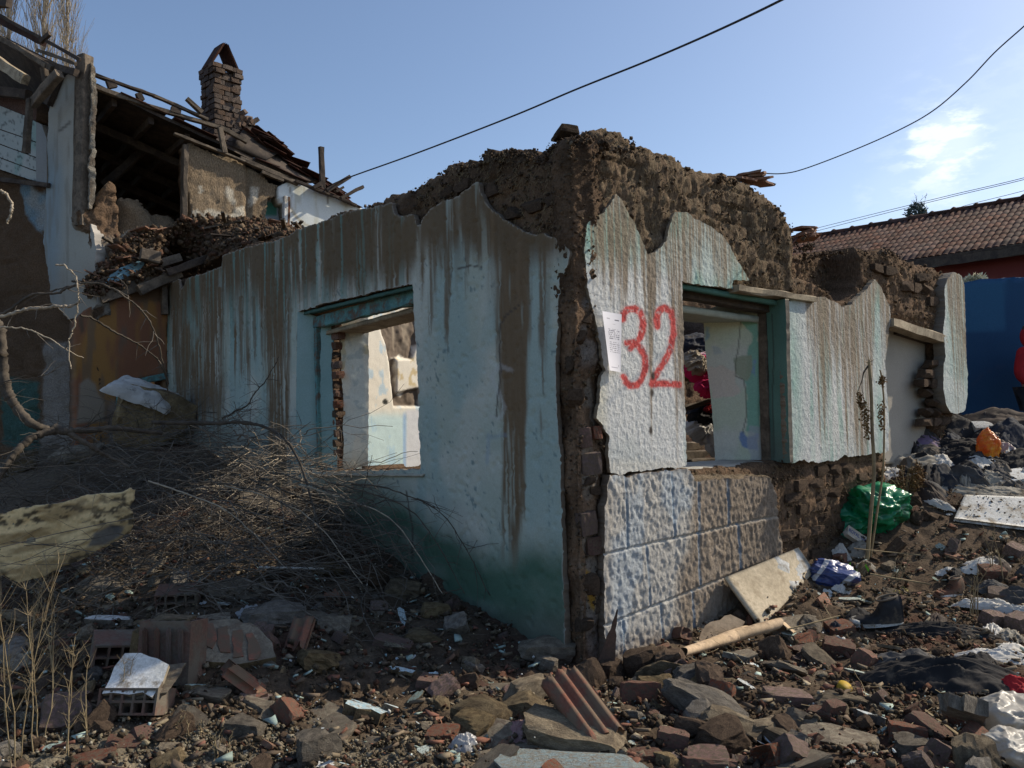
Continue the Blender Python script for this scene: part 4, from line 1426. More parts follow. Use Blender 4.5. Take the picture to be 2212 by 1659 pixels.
usheet('plaster', PK, [(132, 171), (150, 158), (163, 150), (163, 300), (160, 384), (160, 440), (164, 478), (172, 486), (180, 482), (188, 492), (198, 482), (204, 500), (208, 540), (205, 575), (210, 615), (207, 655), (190, 680), (150, 690), (108, 650),
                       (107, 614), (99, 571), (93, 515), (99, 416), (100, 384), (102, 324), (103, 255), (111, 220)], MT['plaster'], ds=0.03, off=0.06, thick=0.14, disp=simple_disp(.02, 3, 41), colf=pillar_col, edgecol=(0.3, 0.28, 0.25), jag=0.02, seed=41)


def lowwall_col(u, z, s, px, py):
    n = fbm(u * 2, z * 2, 1, 4, 211)
    c = mixc(ADO * .7, ADO * 1.15, n)
    # curved patch of old blue-white plaster
    d = sdpoly(px, py, [(40, 394), (57, 394), (70, 408), (84, 416), (101, 416), (101, 486), (86, 500), (66, 474), (50, 458), (47, 432), (42, 408)]) + 8 * (fbm(u * 7, z * 7, 2, 3, 212) - .5)
    c = mixc(c, mixc((0.2, 0.3, 0.36), (0.34, 0.37, 0.37), ss(.4, .6, fbm(u * 5, z * 4, 3, 3, 213))), ss(3, -3, d) * .9)
    d = sdpoly(px, py, [(0, 812), (82, 826), (84, 980), (0, 960)]) + 10 * (n - .5)
    c = mixc(c, (0.06, 0.115, 0.10), ss(4, -4, d))
    d = sdpoly(px, py, [(96, 740), (160, 742), (163, 980), (86, 980)]) + 12 * (n - .5)
    c = mixc(c, (0.27, 0.25, 0.225), ss(4, -4, d) * .8)
    return c


usheet('adobe_wall', PK, [(-260, 330), (-100, 350), (0, 368), (101, 396), (112, 500), (160, 560), (208, 600), (215, 1100), (-260, 1100)], MT['adobe'], ds=0.045, off=-0.02, thick=0.4, disp=adobe_disp(1.3, seed=42), colf=lowwall_col, edgecol=ADO, jag=0.04, seed=42, back=True)

# painted boards of the side window, one plank each
PK2 = Plane(KX + PK.n * 0.02, PK.d)
edges = [((-60, 210), (0, 227), (55, 249), (78, 262)), ((-60, 262), (0, 279), (55, 298), (78, 307)), ((-60, 296), (0, 311), (55, 331), (78, 340)), ((-60, 326), (0, 340), (55, 361), (78, 369)), ((-60, 352), (0, 366), (55, 385), (78, 392))]


def board_col(u, z, s, px, py):
    n = fbm(u * 4, z * 6, 1, 4, 221)
    c = mixc((0.32, 0.37, 0.36), (0.42, 0.44, 0.42), n)
    c = mixc(c, (0.17, 0.33, 0.30), ss(.55, .7, fbm(u * 3, z * 2, 4, 3, 222)) * .5)
    return mixc(c, (0.04, 0.045, 0.045), ss(.66, .74, fbm(u * 20, z * 26, 2, 3, 223)) * .7)


for k in range(4):
    t, b = edges[k], edges[k + 1]
    usheet('plank', PK, [(x, y + 1.6) for x, y in t] + [(x, y - 0.6) for x, y in b[::-1]], MT['painted'], ds=0.03, off=0.03 + 0.006 * (k % 2), thick=0.04, disp=simple_disp(.006, 6, 50 + k), colf=board_col, jag=0.003, seed=50 + k, edgecol=(.08, .08, .07))
usheet('board', PK, [(78, 262), (90, 270), (101, 300), (101, 404), (92, 398), (78, 392)], MT['painted'], ds=0.03, off=0.07, thick=0.05, disp=simple_disp(.006, 5, 57), colf=grey_col((0.25, 0.26, 0.26), .15, 57), jag=0.003, seed=57)
usheet('adobe_wall', PK, [(-200, 190), (0, 203), (60, 215), (80, 235), (78, 262), (0, 227), (-200, 205)], MT['adobe'], ds=0.04, off=0.0, thick=0.3, disp=simple_disp(.03, 5, 58), colf=grey_col((0.12, 0.075, 0.06), .2, 58), jag=0.03, seed=58, edgecol=ADO)
# bit of sunlit plaster seen between the panel and the boards
usheet('inner_wall', Plane(KX + np.array([-1.6, 2.0]), (0.777, 0.63)), [(85, 250), (106, 262), (108, 345), (92, 300)], MT['plaster'], ds=0.05, thick=0.1, disp=simple_disp(.01, 5, 59), colf=grey_col((0.55, 0.52, 0.42), .1, 59), jag=0.02, seed=59)


def uadd(o):
    return adopt(o, upper)


# the wooden post and ragged plaster edge of the house corner
uadd(pbeam('corner_post', PK, (184, 122), (178, 488), 21, MT['wood'], None, w=0.10, depth=0.16, seed=21))
uadd(pbeam('corner_post', PK, (171, 140), (165, 480), 7, MT['wood'], None, w=0.08, depth=0.10, seed=22))


def edge_strip_col(u, z, s, px, py):
    c = mixc((0.30, 0.27, 0.22), (0.16, 0.13, 0.10), ss(.42, .6, fbm(u * 12, z * 7, 1, 4, 231)))
    return c


usheet('broken_plaster', PU, [(199, 134), (205, 130), (209, 145), (208, 240), (205, 330), (208, 400), (203, 448), (194, 450), (196, 300), (198, 200)], MT['adobe'], ds=0.02, off=0.10, thick=0.25, disp=simple_disp(.04, 7, 60), colf=edge_strip_col, edgecol=(0.33, 0.30, 0.25), jag=0.03, seed=60)
usheet('broken_wall', PU, [(206, 448), (215, 420), (232, 400), (240, 392), (248, 398), (256, 430), (258, 490), (262, 540), (246, 620), (240, 680), (206, 690), (206, 560), (190, 500), (168, 480), (166, 452)], MT['adobe'], ds=0.03, off=0.06, thick=0.45, disp=adobe_disp(1.4, seed=61),
       colf=lambda u, z, s, px, py: mixc(adobe_col(61)(u, z, s, px, py), (0.30, 0.28, 0.24), ss(.52, .6, fbm(u * 5, z * 4, 2, 3, 61)) * ss(500, 530, py) * .8), edgecol=(0.36, 0.32, 0.26), jag=0.04, seed=61, back=True)


def midwall_col(u, z, s, px, py):
    n = fbm(u * 3, z * 3, 1, 4, 241)
    c = mixc((0.19, 0.14, 0.09), (0.30, 0.23, 0.155), n)
    j = 7 * (fbm(u * 9, z * 9, 2, 3, 242) - .5) * 2
    for poly in ([(418, 456), (428, 452), (440, 462), (452, 452), (480, 458), (500, 462), (512, 448), (527, 446), (527, 480), (418, 480)], [(489, 402), (496, 400), (504, 425), (512, 440), (506, 448), (494, 430)],
                 [(431, 402), (437, 400), (440, 413), (433, 415)], [(542, 400), (560, 404), (552, 430), (542, 446)], [(262, 500), (290, 492), (310, 500), (345, 488), (352, 500), (330, 515), (262, 520)]):
        c = mixc(c, (0.52, 0.47, 0.38), ss(2.5, -2.5, sdpoly(px, py, poly) + j))
    return c


usheet('mud_wall', PU, [(400, 313), (411, 309), (440, 320), (466, 331), (497, 338), (524, 346), (538, 360), (571, 378), (582, 393), (601, 399), (597, 420), (582, 428), (577, 450), (575, 500), (560, 520), (418, 520), (411, 437), (400, 393)], MT['straw'], ds=0.03, off=0.02, thick=0.3,
       disp=lambda u, z, s: adobe_disp(.4, seed=62, drip=.6)(u, z, s) - 0.05 * np.exp(-((proj(PU.P(u, z))[0] - 536) / 5) ** 2), colf=midwall_col, edgecol=ADO, jag=0.035, seed=62, back=True)
usheet('mud_wall', PU, [(254, 440), (262, 424), (285, 420), (305, 424), (318, 440), (334, 455), (345, 462), (372, 460), (384, 470), (402, 476), (410, 520), (258, 540)], MT['straw'], ds=0.03, off=-0.35, thick=0.4, disp=lambda u, z, s: 0.16 * (fbm(u * 2.5, z * 2.5, 1, 4, 63) - .5) * 2, colf=midwall_col, edgecol=ADO * 1.3, jag=0.06, jscale=5, seed=63, back=True, round_=0.15)


def whitewall_col(u, z, s, px, py):
    n = fbm(u * 2, z * 2, 1, 4, 251)
    c = mixc((0.70, 0.74, 0.72), (0.76, 0.78, 0.74), n)
    c = mixc(c, (0.52, 0.5, 0.38), ss(.6, .72, fbm(u * 9, z * 1.3, 1, 3, 252)) * .6)
    for l in ([(624, 400), (629, 420), (628, 448)], [(629, 455), (640, 470), (652, 482)], [(706, 415), (708, 440)]):
        c = mixc(c, (0.22, 0.18, 0.13), ss(2.4, 1, sdline(px, py, l)) * .8)
    c = mixc(c, (0.5, 0.42, 0.26), ss(4, 1, sdline(px, py, [(629, 450), (642, 470), (655, 482), (668, 490)])) * .7)
    c = mixc(c, (0.25, 0.5, 0.55), ss(4, 2, np.hypot(px - 664, py - 402)) * .7)
    c = mixc(c, (0.3, 0.25, 0.19), ss(-0.03, 0, s) * .4)
    return c


usheet('white_wall', PU, [(601, 402), (612, 396), (640, 393), (680, 407), (724, 426), (768, 442), (800, 460), (830, 520), (620, 560), (618, 440), (606, 436), (600, 420)], MT['plaster'], ds=0.03, off=0.03, thick=0.3, disp=simple_disp(.008, 3, 64), colf=whitewall_col, edgecol=(.3, .26, .2), jag=0.02, seed=64, back=True)
usheet('inner_wall', PU, [(576, 430), (590, 420), (608, 424), (612, 520), (570, 520)], MT['plaster'], ds=0.03, off=-0.25, thick=0.1, disp=simple_disp(.01, 3, 65), colf=lambda u, z, s, px, py: mixc((0.42, 0.5, 0.56), (0.08, 0.28, 0.22), ss(432, 440, py) * ss(470, 462, py) * ss(600, 598, px)), jag=0.02, seed=65)
uadd(pbeam('door_post', PU, (616, 424), (615, 510), 8, MT['flake_white'], None, w=0.05, depth=.1, seed=66))
uadd(pbeam('door_post', PU, (622, 426), (622, 512), 5, MT['brick'], None, w=0.06, depth=.08, seed=67))
uadd(pbeam('wall_post', PU, (400, 312), (396, 480), 9, MT['wood'], None, w=0.0, depth=.12, seed=68))

# loft: back wall, side wall, floor, and the sloping roof with its boards
RZ = lambda x, y, w=0.0: PU.at(x, y, w)
V0, V1, V2 = PK.at(-140, 4, 0.15), PU.at(209, 180, 0.04), PU.at(775, 452, 0.02)
BK = np.array([-0.63, 0.777, 0.0]) * 4.2


def quad_slab(name, P4, th, mat, parent, col=None, n=(24, 16), amp=0.015, seed=0):
    a, b, c, d = [np.asarray(p, float) for p in P4]
    S, T = np.meshgrid(np.linspace(0, 1, n[0]), np.linspace(0, 1, n[1]))
    P = (a * (1 - S)[..., None] + b * S[..., None]) * (1 - T)[..., None] + (d * (1 - S)[..., None] + c * S[..., None]) * T[..., None]
    nn = np.cross(b - a, d - a); nn /= np.linalg.norm(nn)
    h = amp * 2 * (fbm(S * n[0] * .4, T * n[1] * .4, 0, 3, seed) - .5)
    A = P + nn * h[..., None]; B = P + nn * (h - th)[..., None]
    idx = np.arange(S.size).reshape(S.shape); i2 = idx + S.size
    F = [np.stack([idx[:-1, :-1], idx[:-1, 1:], idx[1:, 1:], idx[1:, :-1]], -1).reshape(-1, 4), np.stack([i2[:-1, :-1], i2[1:, :-1], i2[1:, 1:], i2[:-1, 1:]], -1).reshape(-1, 4)]
    for p, q in ((idx[0], i2[0]), (idx[-1], i2[-1]), (idx[:, 0], i2[:, 0]), (idx[:, -1], i2[:, -1])):
        F.append(np.stack([p[:-1], p[1:], q[1:], q[:-1]], -1))
    VV = np.concatenate([A.reshape(-1, 3), B.reshape(-1, 3)])
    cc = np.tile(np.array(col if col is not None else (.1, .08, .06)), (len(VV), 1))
    o = link(name, mesh(name, VV, F, mat, False, cc))
    return adopt(o, parent) if parent is not None else o


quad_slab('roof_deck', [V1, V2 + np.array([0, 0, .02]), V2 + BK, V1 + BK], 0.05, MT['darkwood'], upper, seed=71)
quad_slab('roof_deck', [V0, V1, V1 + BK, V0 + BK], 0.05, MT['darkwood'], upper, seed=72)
fl_ = PU.at(205, 520); fr_ = PU.at(620, 520)
zf = fl_[2]
quad_slab('loft_back_wall', [V1 * [1, 1, 0] + BK * .95 + [-3, -2, 0], V2 * [1, 1, 0] + BK * .95, V2 + BK * .95 + [0, 0, -.1], np.append((V1 + BK * .95)[:2] + [-3, -2], V1[2] + 1.5)], 0.2, MT['adobe'], upper, col=ADO, seed=73)
quad_slab('loft_side_wall', [(V2 + BK * .04) * [1, 1, 0], (V2 + BK) * [1, 1, 0], V2 + BK - [0, 0, .1], V2 + BK * .04 - [0, 0, .1]], 0.15, MT['adobe'], upper, col=ADO, seed=74)
# rafters under the deck and purlins
for k in range(8):
    t = (k + .5) / 8
    A_ = V1 + (V2 - V1) * t - [0, 0, .10]
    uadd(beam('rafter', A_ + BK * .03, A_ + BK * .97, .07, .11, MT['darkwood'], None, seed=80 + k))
for k in range(3):
    A_ = V1 + BK * (.25 + .25 * k) - [0, 0, .2]; B_ = V2 + BK * (.25 + .25 * k) - [0, 0, .2]
    uadd(beam('purlin', A_, B_, .1, .12, MT['darkwood'], None, seed=90 + k))
uadd(beam('brace', PU.at(225, 400, -1.8), PU.at(395, 250, -1.0), .07, .13, MT['darkwood'], None, seed=95))
uadd(beam('brace', PU.at(300, 330, -2.4), PU.at(420, 300, -2.0), .07, .1, MT['darkwood'], None, seed=96))
# plank edges seen along the verge: (start, end, thickness in grid units, depth off plane, material, name)
for i, (p, q, th, w, m, nm) in enumerate([
        ((205, 188), (313, 227), 8, .05, 'wood', 'verge_board'), ((313, 227), (478, 277), 7.5, .05, 'wood', 'verge_board'), ((474, 275), (534, 306), 8, .08, 'wood', 'verge_board'),
        ((206, 163), (330, 206), 4.5, .06, 'darkwood', 'batten'), ((330, 206), (450, 259), 5, .06, 'wood', 'batten'),
        ((404, 214), (436, 244), 8, .1, 'wood', 'batten'), ((377, 289), (470, 326), 5, .07, 'wood', 'wall_plate'), ((468, 325), (530, 350), 4, .07, 'wood', 'wall_plate'), ((520, 343), (642, 396), 9, .06, 'wood', 'wall_plate'), ((566, 372), (610, 390), 6, .08, 'wood', 'wall_plate'),
        ((475, 276), (485, 330), 9, .09, 'wood', 'strut'), ((694, 317), (697, 414), 10, .05, 'darkwood', 'standing_post'),
        ((706, 412), (755, 382), 8, .3, 'darkwood', 'loose_beam'), ((736, 428), (783, 404), 6, .35, 'darkwood', 'loose_beam'), ((676, 406), (700, 392), 7, .2, 'darkwood', 'loose_beam'), ((725, 414), (741, 405), 4, .2, 'darkwood', 'loose_beam'),
        ((640, 392), (770, 444), 5, .12, 'darkwood', 'batten'), ((236, 172), (244, 190), 16, .06, 'darkwood', 'block'), ((298, 200), (306, 220), 12, .06, 'darkwood', 'block'), ((370, 236), (392, 244), 11, .06, 'darkwood', 'block'),
        ((484, 338), (560, 300), 6, -.3, 'darkwood', 'brace'), ((540, 268), (556, 258), 9, -.4, 'darkwood', 'loose_beam')]):
    uadd(pbeam(nm, PU, p, q, th, MT[m], None, w=w, depth=.07, seed=100 + i))
for i, (p, q, th, w, m, nm) in enumerate([
        ((-40, 12), (174, 129), 5.5, .40, 'darkwood', 'batten'), ((-30, 30), (95, 92), 12, .30, 'rooftile', 'tile_row'), ((81, 108), (165, 138), 6, .35, 'wood', 'batten'), ((-30, 64), (112, 148), 9, .30, 'wood', 'verge_board'),
        ((100, 138), (166, 158), 12, .25, 'darkwood', 'verge_board'), ((-40, 110), (54, 172), 17, .38, 'palewood', 'loose_board'), ((36, 100), (100, 143), 7, .32, 'wood', 'batten'), ((88, 90), (107, 73), 7, .42, 'darkwood', 'stick'),
        ((128, 158), (70, 226), 17, .40, 'wood', 'brace'), ((64, 215), (56, 332), 11, .44, 'wood', 'hanging_board'), ((-20, 8), (20, 6), 14, .5, 'darkwood', 'batten'), ((95, 145), (100, 175), 12, .2, 'wood', 'strut'),
        ((-60, 190), (60, 205), 16, .2, 'darkwood', 'wall_plate'), ((-100, 376), (104, 400), 8, .1, 'darkwood', 'wall_plate'), ((130, 158), (104, 226), 14, .1, 'darkwood', 'brace')]):
    uadd(pbeam(nm, PK, p, q, th, MT[m], None, w=w, seed=130 + i))

# roof tiles still lying along the verge and in the collapsed part: flat interlocking tiles
def tile_mesh(name, mat, L=.40, W=.24, nx=10, waves=2, th=.014, hgt=.018):
    x = np.linspace(-W / 2, W / 2, nx + 1)
    y = np.array([-L / 2, -L / 2 + .02, 0, L / 2])
    X, Y = np.meshgrid(x, y)
    Z = hgt * np.abs(np.sin((X / W + .5) * math.pi * waves)) ** .8
    Z[0] += 0.0
    A = np.stack([X, Y, Z], -1).reshape(-1, 3); B = A - [0, 0, th]
    idx = np.arange(X.size).reshape(X.shape); i2 = idx + X.size
    F = [np.stack([idx[:-1, :-1], idx[:-1, 1:], idx[1:, 1:], idx[1:, :-1]], -1).reshape(-1, 4), np.stack([i2[:-1, :-1], i2[1:, :-1], i2[1:, 1:], i2[:-1, 1:]], -1).reshape(-1, 4)]
    for p, q in ((idx[0], i2[0]), (idx[-1], i2[-1]), (idx[:, 0], i2[:, 0]), (idx[:, -1], i2[:, -1])):
        F.append(np.stack([p[:-1], p[1:], q[1:], q[:-1]], -1))
    return mesh(name, np.concatenate([A, B]), F, mat, False)


OT = tile_mesh('roof_tile', MT['rooftile'])
dv = (V2 - V1) / np.linalg.norm(V2 - V1); bv = BK / np.linalg.norm(BK)
nv = np.cross(dv, bv); nv = nv if nv[2] > 0 else -nv
rot = Matrix((tuple(bv), tuple(-dv), tuple(np.cross(bv, -dv)))).transposed().to_4x4()
for r_ in range(16):
    t = 0.06 + r_ * 0.06
    if 0.40 < t < 0.50: continue
    for c_ in range(5):
        if rnd.random() < (.5 if t < .6 else .1): continue
        P = V1 + (V2 - V1) * t + bv * (c_ * .235 + .05) + nv * (.03 + .012 * c_ % .02)
        o = link('roof_tile', OT)
        o.matrix_world = Matrix.Translation(Vector(P)) @ rot @ Euler((rnd.uniform(-.12, .06), rnd.uniform(-.06, .06), rnd.uniform(-.1, .1))).to_matrix().to_4x4()
        uadd(o)
# the heap of slipping tiles right of the chimney
for (x, y, k) in ((560, 290, 5), (585, 305, 5), (600, 320, 5), (560, 318, 4), (540, 300, 3), (612, 345, 4), (635, 352, 4), (655, 368, 4), (675, 378, 3), (690, 392, 3), (640, 372, 3), (715, 404, 2), (735, 418, 2)):
    for j in range(k):
        P = PU.at(x + rnd.uniform(-9, 9), y + rnd.uniform(-5, 5), -0.35 + rnd.uniform(-.3, .15))
        o = link('roof_tile', OT)
        o.matrix_world = Matrix.Translation(Vector(P)) @ rot @ Euler((rnd.uniform(-.1, .25), rnd.uniform(-.25, .25), rnd.uniform(-.35, .35))).to_matrix().to_4x4()
        uadd(o)
quad_slab('roof_deck', [PU.at(530, 268, -.5), PU.at(612, 326, -.5), PU.at(572, 350, .0), PU.at(500, 320, .0)], .06, MT['darkwood'], upper, n=(8, 6), seed=75)
quad_slab('roof_deck', [PU.at(600, 335, -.5), PU.at(690, 395, -.4), PU.at(650, 398, .0), PU.at(560, 350, .0)], .06, MT['darkwood'], upper, n=(8, 6), seed=76)

# ---- chimney, laid brick by brick
CH = PU.at(478, 250, -0.55)
ch = empty('chimney', tuple(CH)); uadd(ch)
chd = math.atan2(PU.d[1], PU.d[0]) + 0.12
SB = [brick_mesh('brick', MT['sootbrick'], 300 + i, broken=(0, .05, .1)[i % 3], cuts=(4, 2, 1)) for i in range(6)]
zt = PU.at(478, 152, -0.55)[2]; zb = PU.at(478, 345, -0.55)[2]
bh = 0.082
n_ = int((zt - zb) / bh)
core = brick_mesh('chimney_core', MT['sootbrick'], 399)
side = 0.47
o = link('mortar_core', core, None, (CH[0], CH[1], (zt + zb) / 2 - .03), (0, 0, chd), (side * .8, side * .8, zt - zb)); o.parent = ch; o.matrix_parent_inverse = (Matrix.Translation(upper.location) @ Matrix.Identity(4)).inverted() if False else Matrix.Translation(Vector(CH)).inverted()
for k in range(n_):
    z = zt - (k + .5) * bh
    wide = side * (1.12 if k < 2 else 1.0) * (1 + (0.25 * ss(12, n_, k)))
    for s_ in range(4):
        a = chd + s_ * math.pi / 2
        for j in range(3):
            if s_ == 0 and rnd.random() < .06: continue
            off = (j - 1) * wide / 3.3 + (.02 if k % 2 else -.02)
            nx_, ny_ = math.sin(a), -math.cos(a)
            tx, ty = math.cos(a), math.sin(a)
            dd = wide / 2 - .05 + rnd.uniform(-.02, .014)
            o = link('brick', SB[rnd.randrange(6)], None, (CH[0] + nx_ * dd + tx * off, CH[1] + ny_ * dd + ty * off, z + rnd.uniform(-.006, .006)), (rnd.uniform(-.04, .04), rnd.uniform(-.05, .05), a + rnd.uniform(-.05, .05)), (wide / 3 * rnd.uniform(.88, 1.0), .11, bh * .88))
            o.parent = ch; o.matrix_parent_inverse = Matrix.Translation(Vector(CH)).inverted()
for (sx, tilt) in ((-.13, .50), (.13, -.46)):
    a = chd
    o = link('cap_tile', brick_mesh('cap_tile', MT['rooftile'], 420 + int(sx * 10)), None, (CH[0] + math.cos(a) * sx, CH[1] + math.sin(a) * sx, zt + .19), (0, tilt, a), (.035, .34, .48))
    o.parent = ch; o.matrix_parent_inverse = Matrix.Translation(Vector(CH)).inverted()
for k in range(16):
    P = PU.at(515 + rnd.uniform(-16, 26), 262 + rnd.uniform(-22, 20), -.4)
    o = link('brick', SB[k % 6], None, tuple(P), (rnd.uniform(-.5, .5), rnd.uniform(-.5, .5), rnd.uniform(0, 3)), (.2, .11, .075)); o.parent = ch; o.matrix_parent_inverse = Matrix.Translation(Vector(CH)).inverted()

# ---- orange stained wall with a black niche, timber above
def orange_col(u, z, s, px, py):
    n = fbm(u * 3, z * 1.5, 1, 4, 261)
    c = mixc((0.30, 0.155, 0.05), (0.22, 0.10, 0.055), ss(.42, .6, fbm(u * 5, z * 1.2, 3, 4, 262)))
    c = mixc(c, (0.15, 0.11, 0.075), ss(.55, .68, fbm(u * 12, z * 1.4, 5, 3, 263)) * .7)
    c = mixc(c, (0.27, 0.225, 0.17), ss(4, -4, sdpoly(px, py, [(172, 830), (190, 818), (206, 830), (214, 850), (228, 868), (228, 915), (166, 915)]) + 12 * (n - .5)))
    c = mixc(c, (0.2, 0.19, 0.18), ss(855, 880, py) * ss(225, 240, px) * .7)
    c = mixc(c, ADO * 1.1, ss(662, 645, py - 34 * (fbm(u * 6, 0, 0, 3, 264) - .5)) * .95)
    c = mixc(c, ADO * .9, ss(3, -3, sdpoly(px, py, [(168, 680), (180, 685), (182, 715), (176, 722), (170, 700)])))
    return c


NICHE = [(252, 830), (262, 822), (352, 808), (354, 908), (252, 912)]
usheet('stained_wall', PU, [(164, 690), (186, 668), (212, 655), (240, 640), (300, 618), (352, 600), (362, 602), (360, 1100), (164, 1100)], MT['plaster'], ds=0.022, off=0.03, thick=0.4, disp=lambda u, z, s: .02 * (fbm(u * 4, z * 4, 1, 4, 66) - .5) - .02 * (proj(PU.P(u, z))[1] < 650), colf=orange_col, edgecol=ADO, holes=[NICHE], jag=0.015, seed=66, back=True)
NP = Plane(PU.P(0, 0, -.45)[:2], PU.d)
quad_slab('niche_back', [NP.at(230, 925), NP.at(372, 925), NP.at(372, 800), NP.at(230, 800)], .05, MT['adobe'], upper, col=ADO * .8, n=(6, 6), seed=77)
uadd(pbeam('niche_frame', PU, (252, 834), (354, 812), 12, MT['tealwood'], None, w=.06, depth=.08, seed=150))
uadd(pbeam('niche_frame', PU, (257, 832), (257, 915), 10, MT['tealwood'], None, w=.05, depth=.08, seed=151))
for i, (p, q, th, w, m) in enumerate([((215, 642), (366, 596), 24, .10, 'wood'), ((300, 628), (388, 588), 20, .22, 'wood'), ((240, 600), (392, 556), 16, .1, 'wood'), ((303, 548), (345, 558), 22, .4, 'wood'), ((352, 602), (356, 680), 10, .1, 'wood'), ((360, 590), (455, 556), 14, .30, 'darkwood')]):
    uadd(pbeam('timber', PU, p, q, th, MT[m], None, w=w, depth=.12, seed=160 + i))
usheet('board', PU, [(229, 612), (238, 594), (262, 578), (300, 563), (314, 568), (300, 586), (262, 604), (232, 616)], MT['painted'], ds=0.025, off=0.2, thick=0.03, colf=grey_col((0.16, 0.29, 0.36), .15, 67), jag=.01, seed=67)

# ---- debris heap lying on the collapsed floor between the two houses
def heap():
    pxs = np.linspace(190, 655, 150)
    yt = np.interp(pxs, [190, 235, 260, 300, 350, 400, 450, 500, 560, 600, 640, 655], [610, 560, 515, 500, 500, 482, 470, 476, 480, 488, 498, 506])
    yb = np.interp(pxs, [190, 300, 360, 420, 480, 545, 626, 655], [640, 604, 598, 590, 552, 522, 506, 512])
    T = np.linspace(0, 1, 60)
    rows = []
    for t in T:
        near_w = np.interp(pxs, [190, 355, 370, 655], [.05, .05, 0, 0])
        Pf = PU.at(pxs, yt, .12)
        a = PU.at(pxs, yb, .16)
        b = PL.at(pxs, yb, -.45)
        m = ss(340, 380, pxs)[:, None]
        Pn = a * (1 - m) + b * m
        P = Pn * (1 - t) + Pf * t
        rows.append(P)
    P = np.array(rows)
    h = .16 * (fbm(P[..., 0] * 3, P[..., 1] * 3, 1, 4, 271, .6) - .45) + .05 * (ridge(P[..., 0] * 14, P[..., 1] * 14, 1, 3, 272) - .5)
    P[..., 2] += h
    ny, nx = P.shape[:2]
    i = (np.arange(ny - 1)[:, None] * nx + np.arange(nx - 1)[None, :]).ravel()
    F = np.stack([i, i + 1, i + 1 + nx, i + nx], 1)
    V = P.reshape(-1, 3)
    c = mixc((0.14, .098, .064), (.095, .062, .042), fbm(V[:, 0] * 3, V[:, 1] * 3, 0, 3, 273))
    o = link('debris_heap', mesh('debris_heap', V, F, MT['soil'], True, c))
    tag(o, 'heap of earth, broken tiles and splintered boards spilling over the shaded wall top', 'rubble heap')
    return P


HP = heap()
hp = HP.reshape(-1, 3)
o = clods('heap_crumbs', hp, MT['adobe'], 62, 5000, .012, .08, [(0.13, .09, .06), (.17, .125, .085), (.14, .08, .055), (.10, .07, .047)], .03)
tag(o, 'loose earth crumbs and chips covering the upper debris heap', 'rubble', kind='stuff')
TS = [brick_mesh('tile_shard', MT['tile'], 440 + i, broken=.3, cuts=(4, 3, 1)) for i in range(5)]
for k in range(24):
    p = hp[rnd.randrange(len(hp))]
    o = link('tile_shard', TS[k % 5], None, tuple(p + np.array([0, 0, .03])), (rnd.uniform(-.5, .5), rnd.uniform(-.5, .5), rnd.uniform(0, 6)), (rnd.uniform(.12, .3), rnd.uniform(.1, .2), .018))
    tag(o, 'terracotta shard lying on the earth heap above the shaded wall', 'tile shard', 'tile shards on the upper heap')
for k in range(18):
    p = hp[rnd.randrange(len(hp))]
    a = rnd.uniform(0, 6.28)
    L_ = rnd.uniform(.3, .8)
    q = np.array([math.cos(a) * L_ / 2, math.sin(a) * L_ / 2, rnd.uniform(-.08, .1)])
    o = beam('broken_lath', p - q + [0, 0, .06], p + q + [0, 0, .06], .05, .02, MT['wood' if k % 2 else 'darkwood'], seed=k)
    ax_ = float(proj(p[None])[0][0])
    wh = 'beside the tall plaster pillar' if ax_ < 300 else ('below the dark loft opening' if ax_ < 410 else ('below the mud wall under the chimney' if ax_ < 560 else 'before the white wall'))
    lk = ('pale' if k % 2 else 'dark') + (' long' if L_ > .55 else ' short')
    tag(o, lk + ' splintered lath on the upper heap ' + wh, 'lath', lk + ' laths ' + wh)

# ---- inner partition seen through the left window
PI2 = Plane(C0 + PL.d * 4.9, (0.6, 0.8))


def part_col(u, z, s, px, py):
    n = fbm(u * 2.5, z * 2.5, 1, 4, 281)
    c = mixc((0.74, 0.69, 0.58), (0.52, 0.66, 0.66), ss(880, 905, py + 12 * (n - .5)))
    c = mixc(c, (0.38, 0.55, 0.66), ss(.56, .66, fbm(u * 10, z * 5, 3, 4, 282)) * .7)
    c = mixc(c, (0.62, 0.62, 0.64), ss(872, 882, px + 8 * (n - .5)) * ss(880, 890, py) * .9)
    c = mixc(c, (0.2, 0.35, 0.62), ss(5, 2, np.abs(px - 874)) * ss(885, 900, py) * .6)
    a = sdpoly(px, py, [(818, 690), (905, 660), (905, 735), (890, 775), (868, 768), (850, 775), (842, 780), (836, 745), (826, 720)]) + 7 * (fbm(u * 9, z * 9, 1, 3, 283) - .5) * 2
    b = np.minimum(sdpoly(px, py, [(846, 775), (856, 772), (856, 850), (872, 858), (880, 840), (908, 838), (908, 877), (852, 877), (848, 860), (852, 830)]), a) + 4 * (fbm(u * 14, z * 14, 1, 3, 284) - .5)
    c = mixc(c, (0.15, 0.115, 0.085), ss(2, -2, b))
    c = mixc(c, (0.55, 0.42, 0.2), ss(.55, .64, fbm(u * 14, z * 12, 6, 3, 285)) * ss(856, 860, px) * ss(840, 830, py) * ss(770, 776, py) * .8)
    c = mixc(c, (0.03, 0.03, 0.025), ss(7, 5, np.hypot(px - 832, py - 868)))
    c = mixc(c, (0.4, 0.33, 0.24), ss(.6, .7, fbm(u * 12, z * 1.5, 8, 3, 286)) * ss(800, 700, py) * .6)
    return c


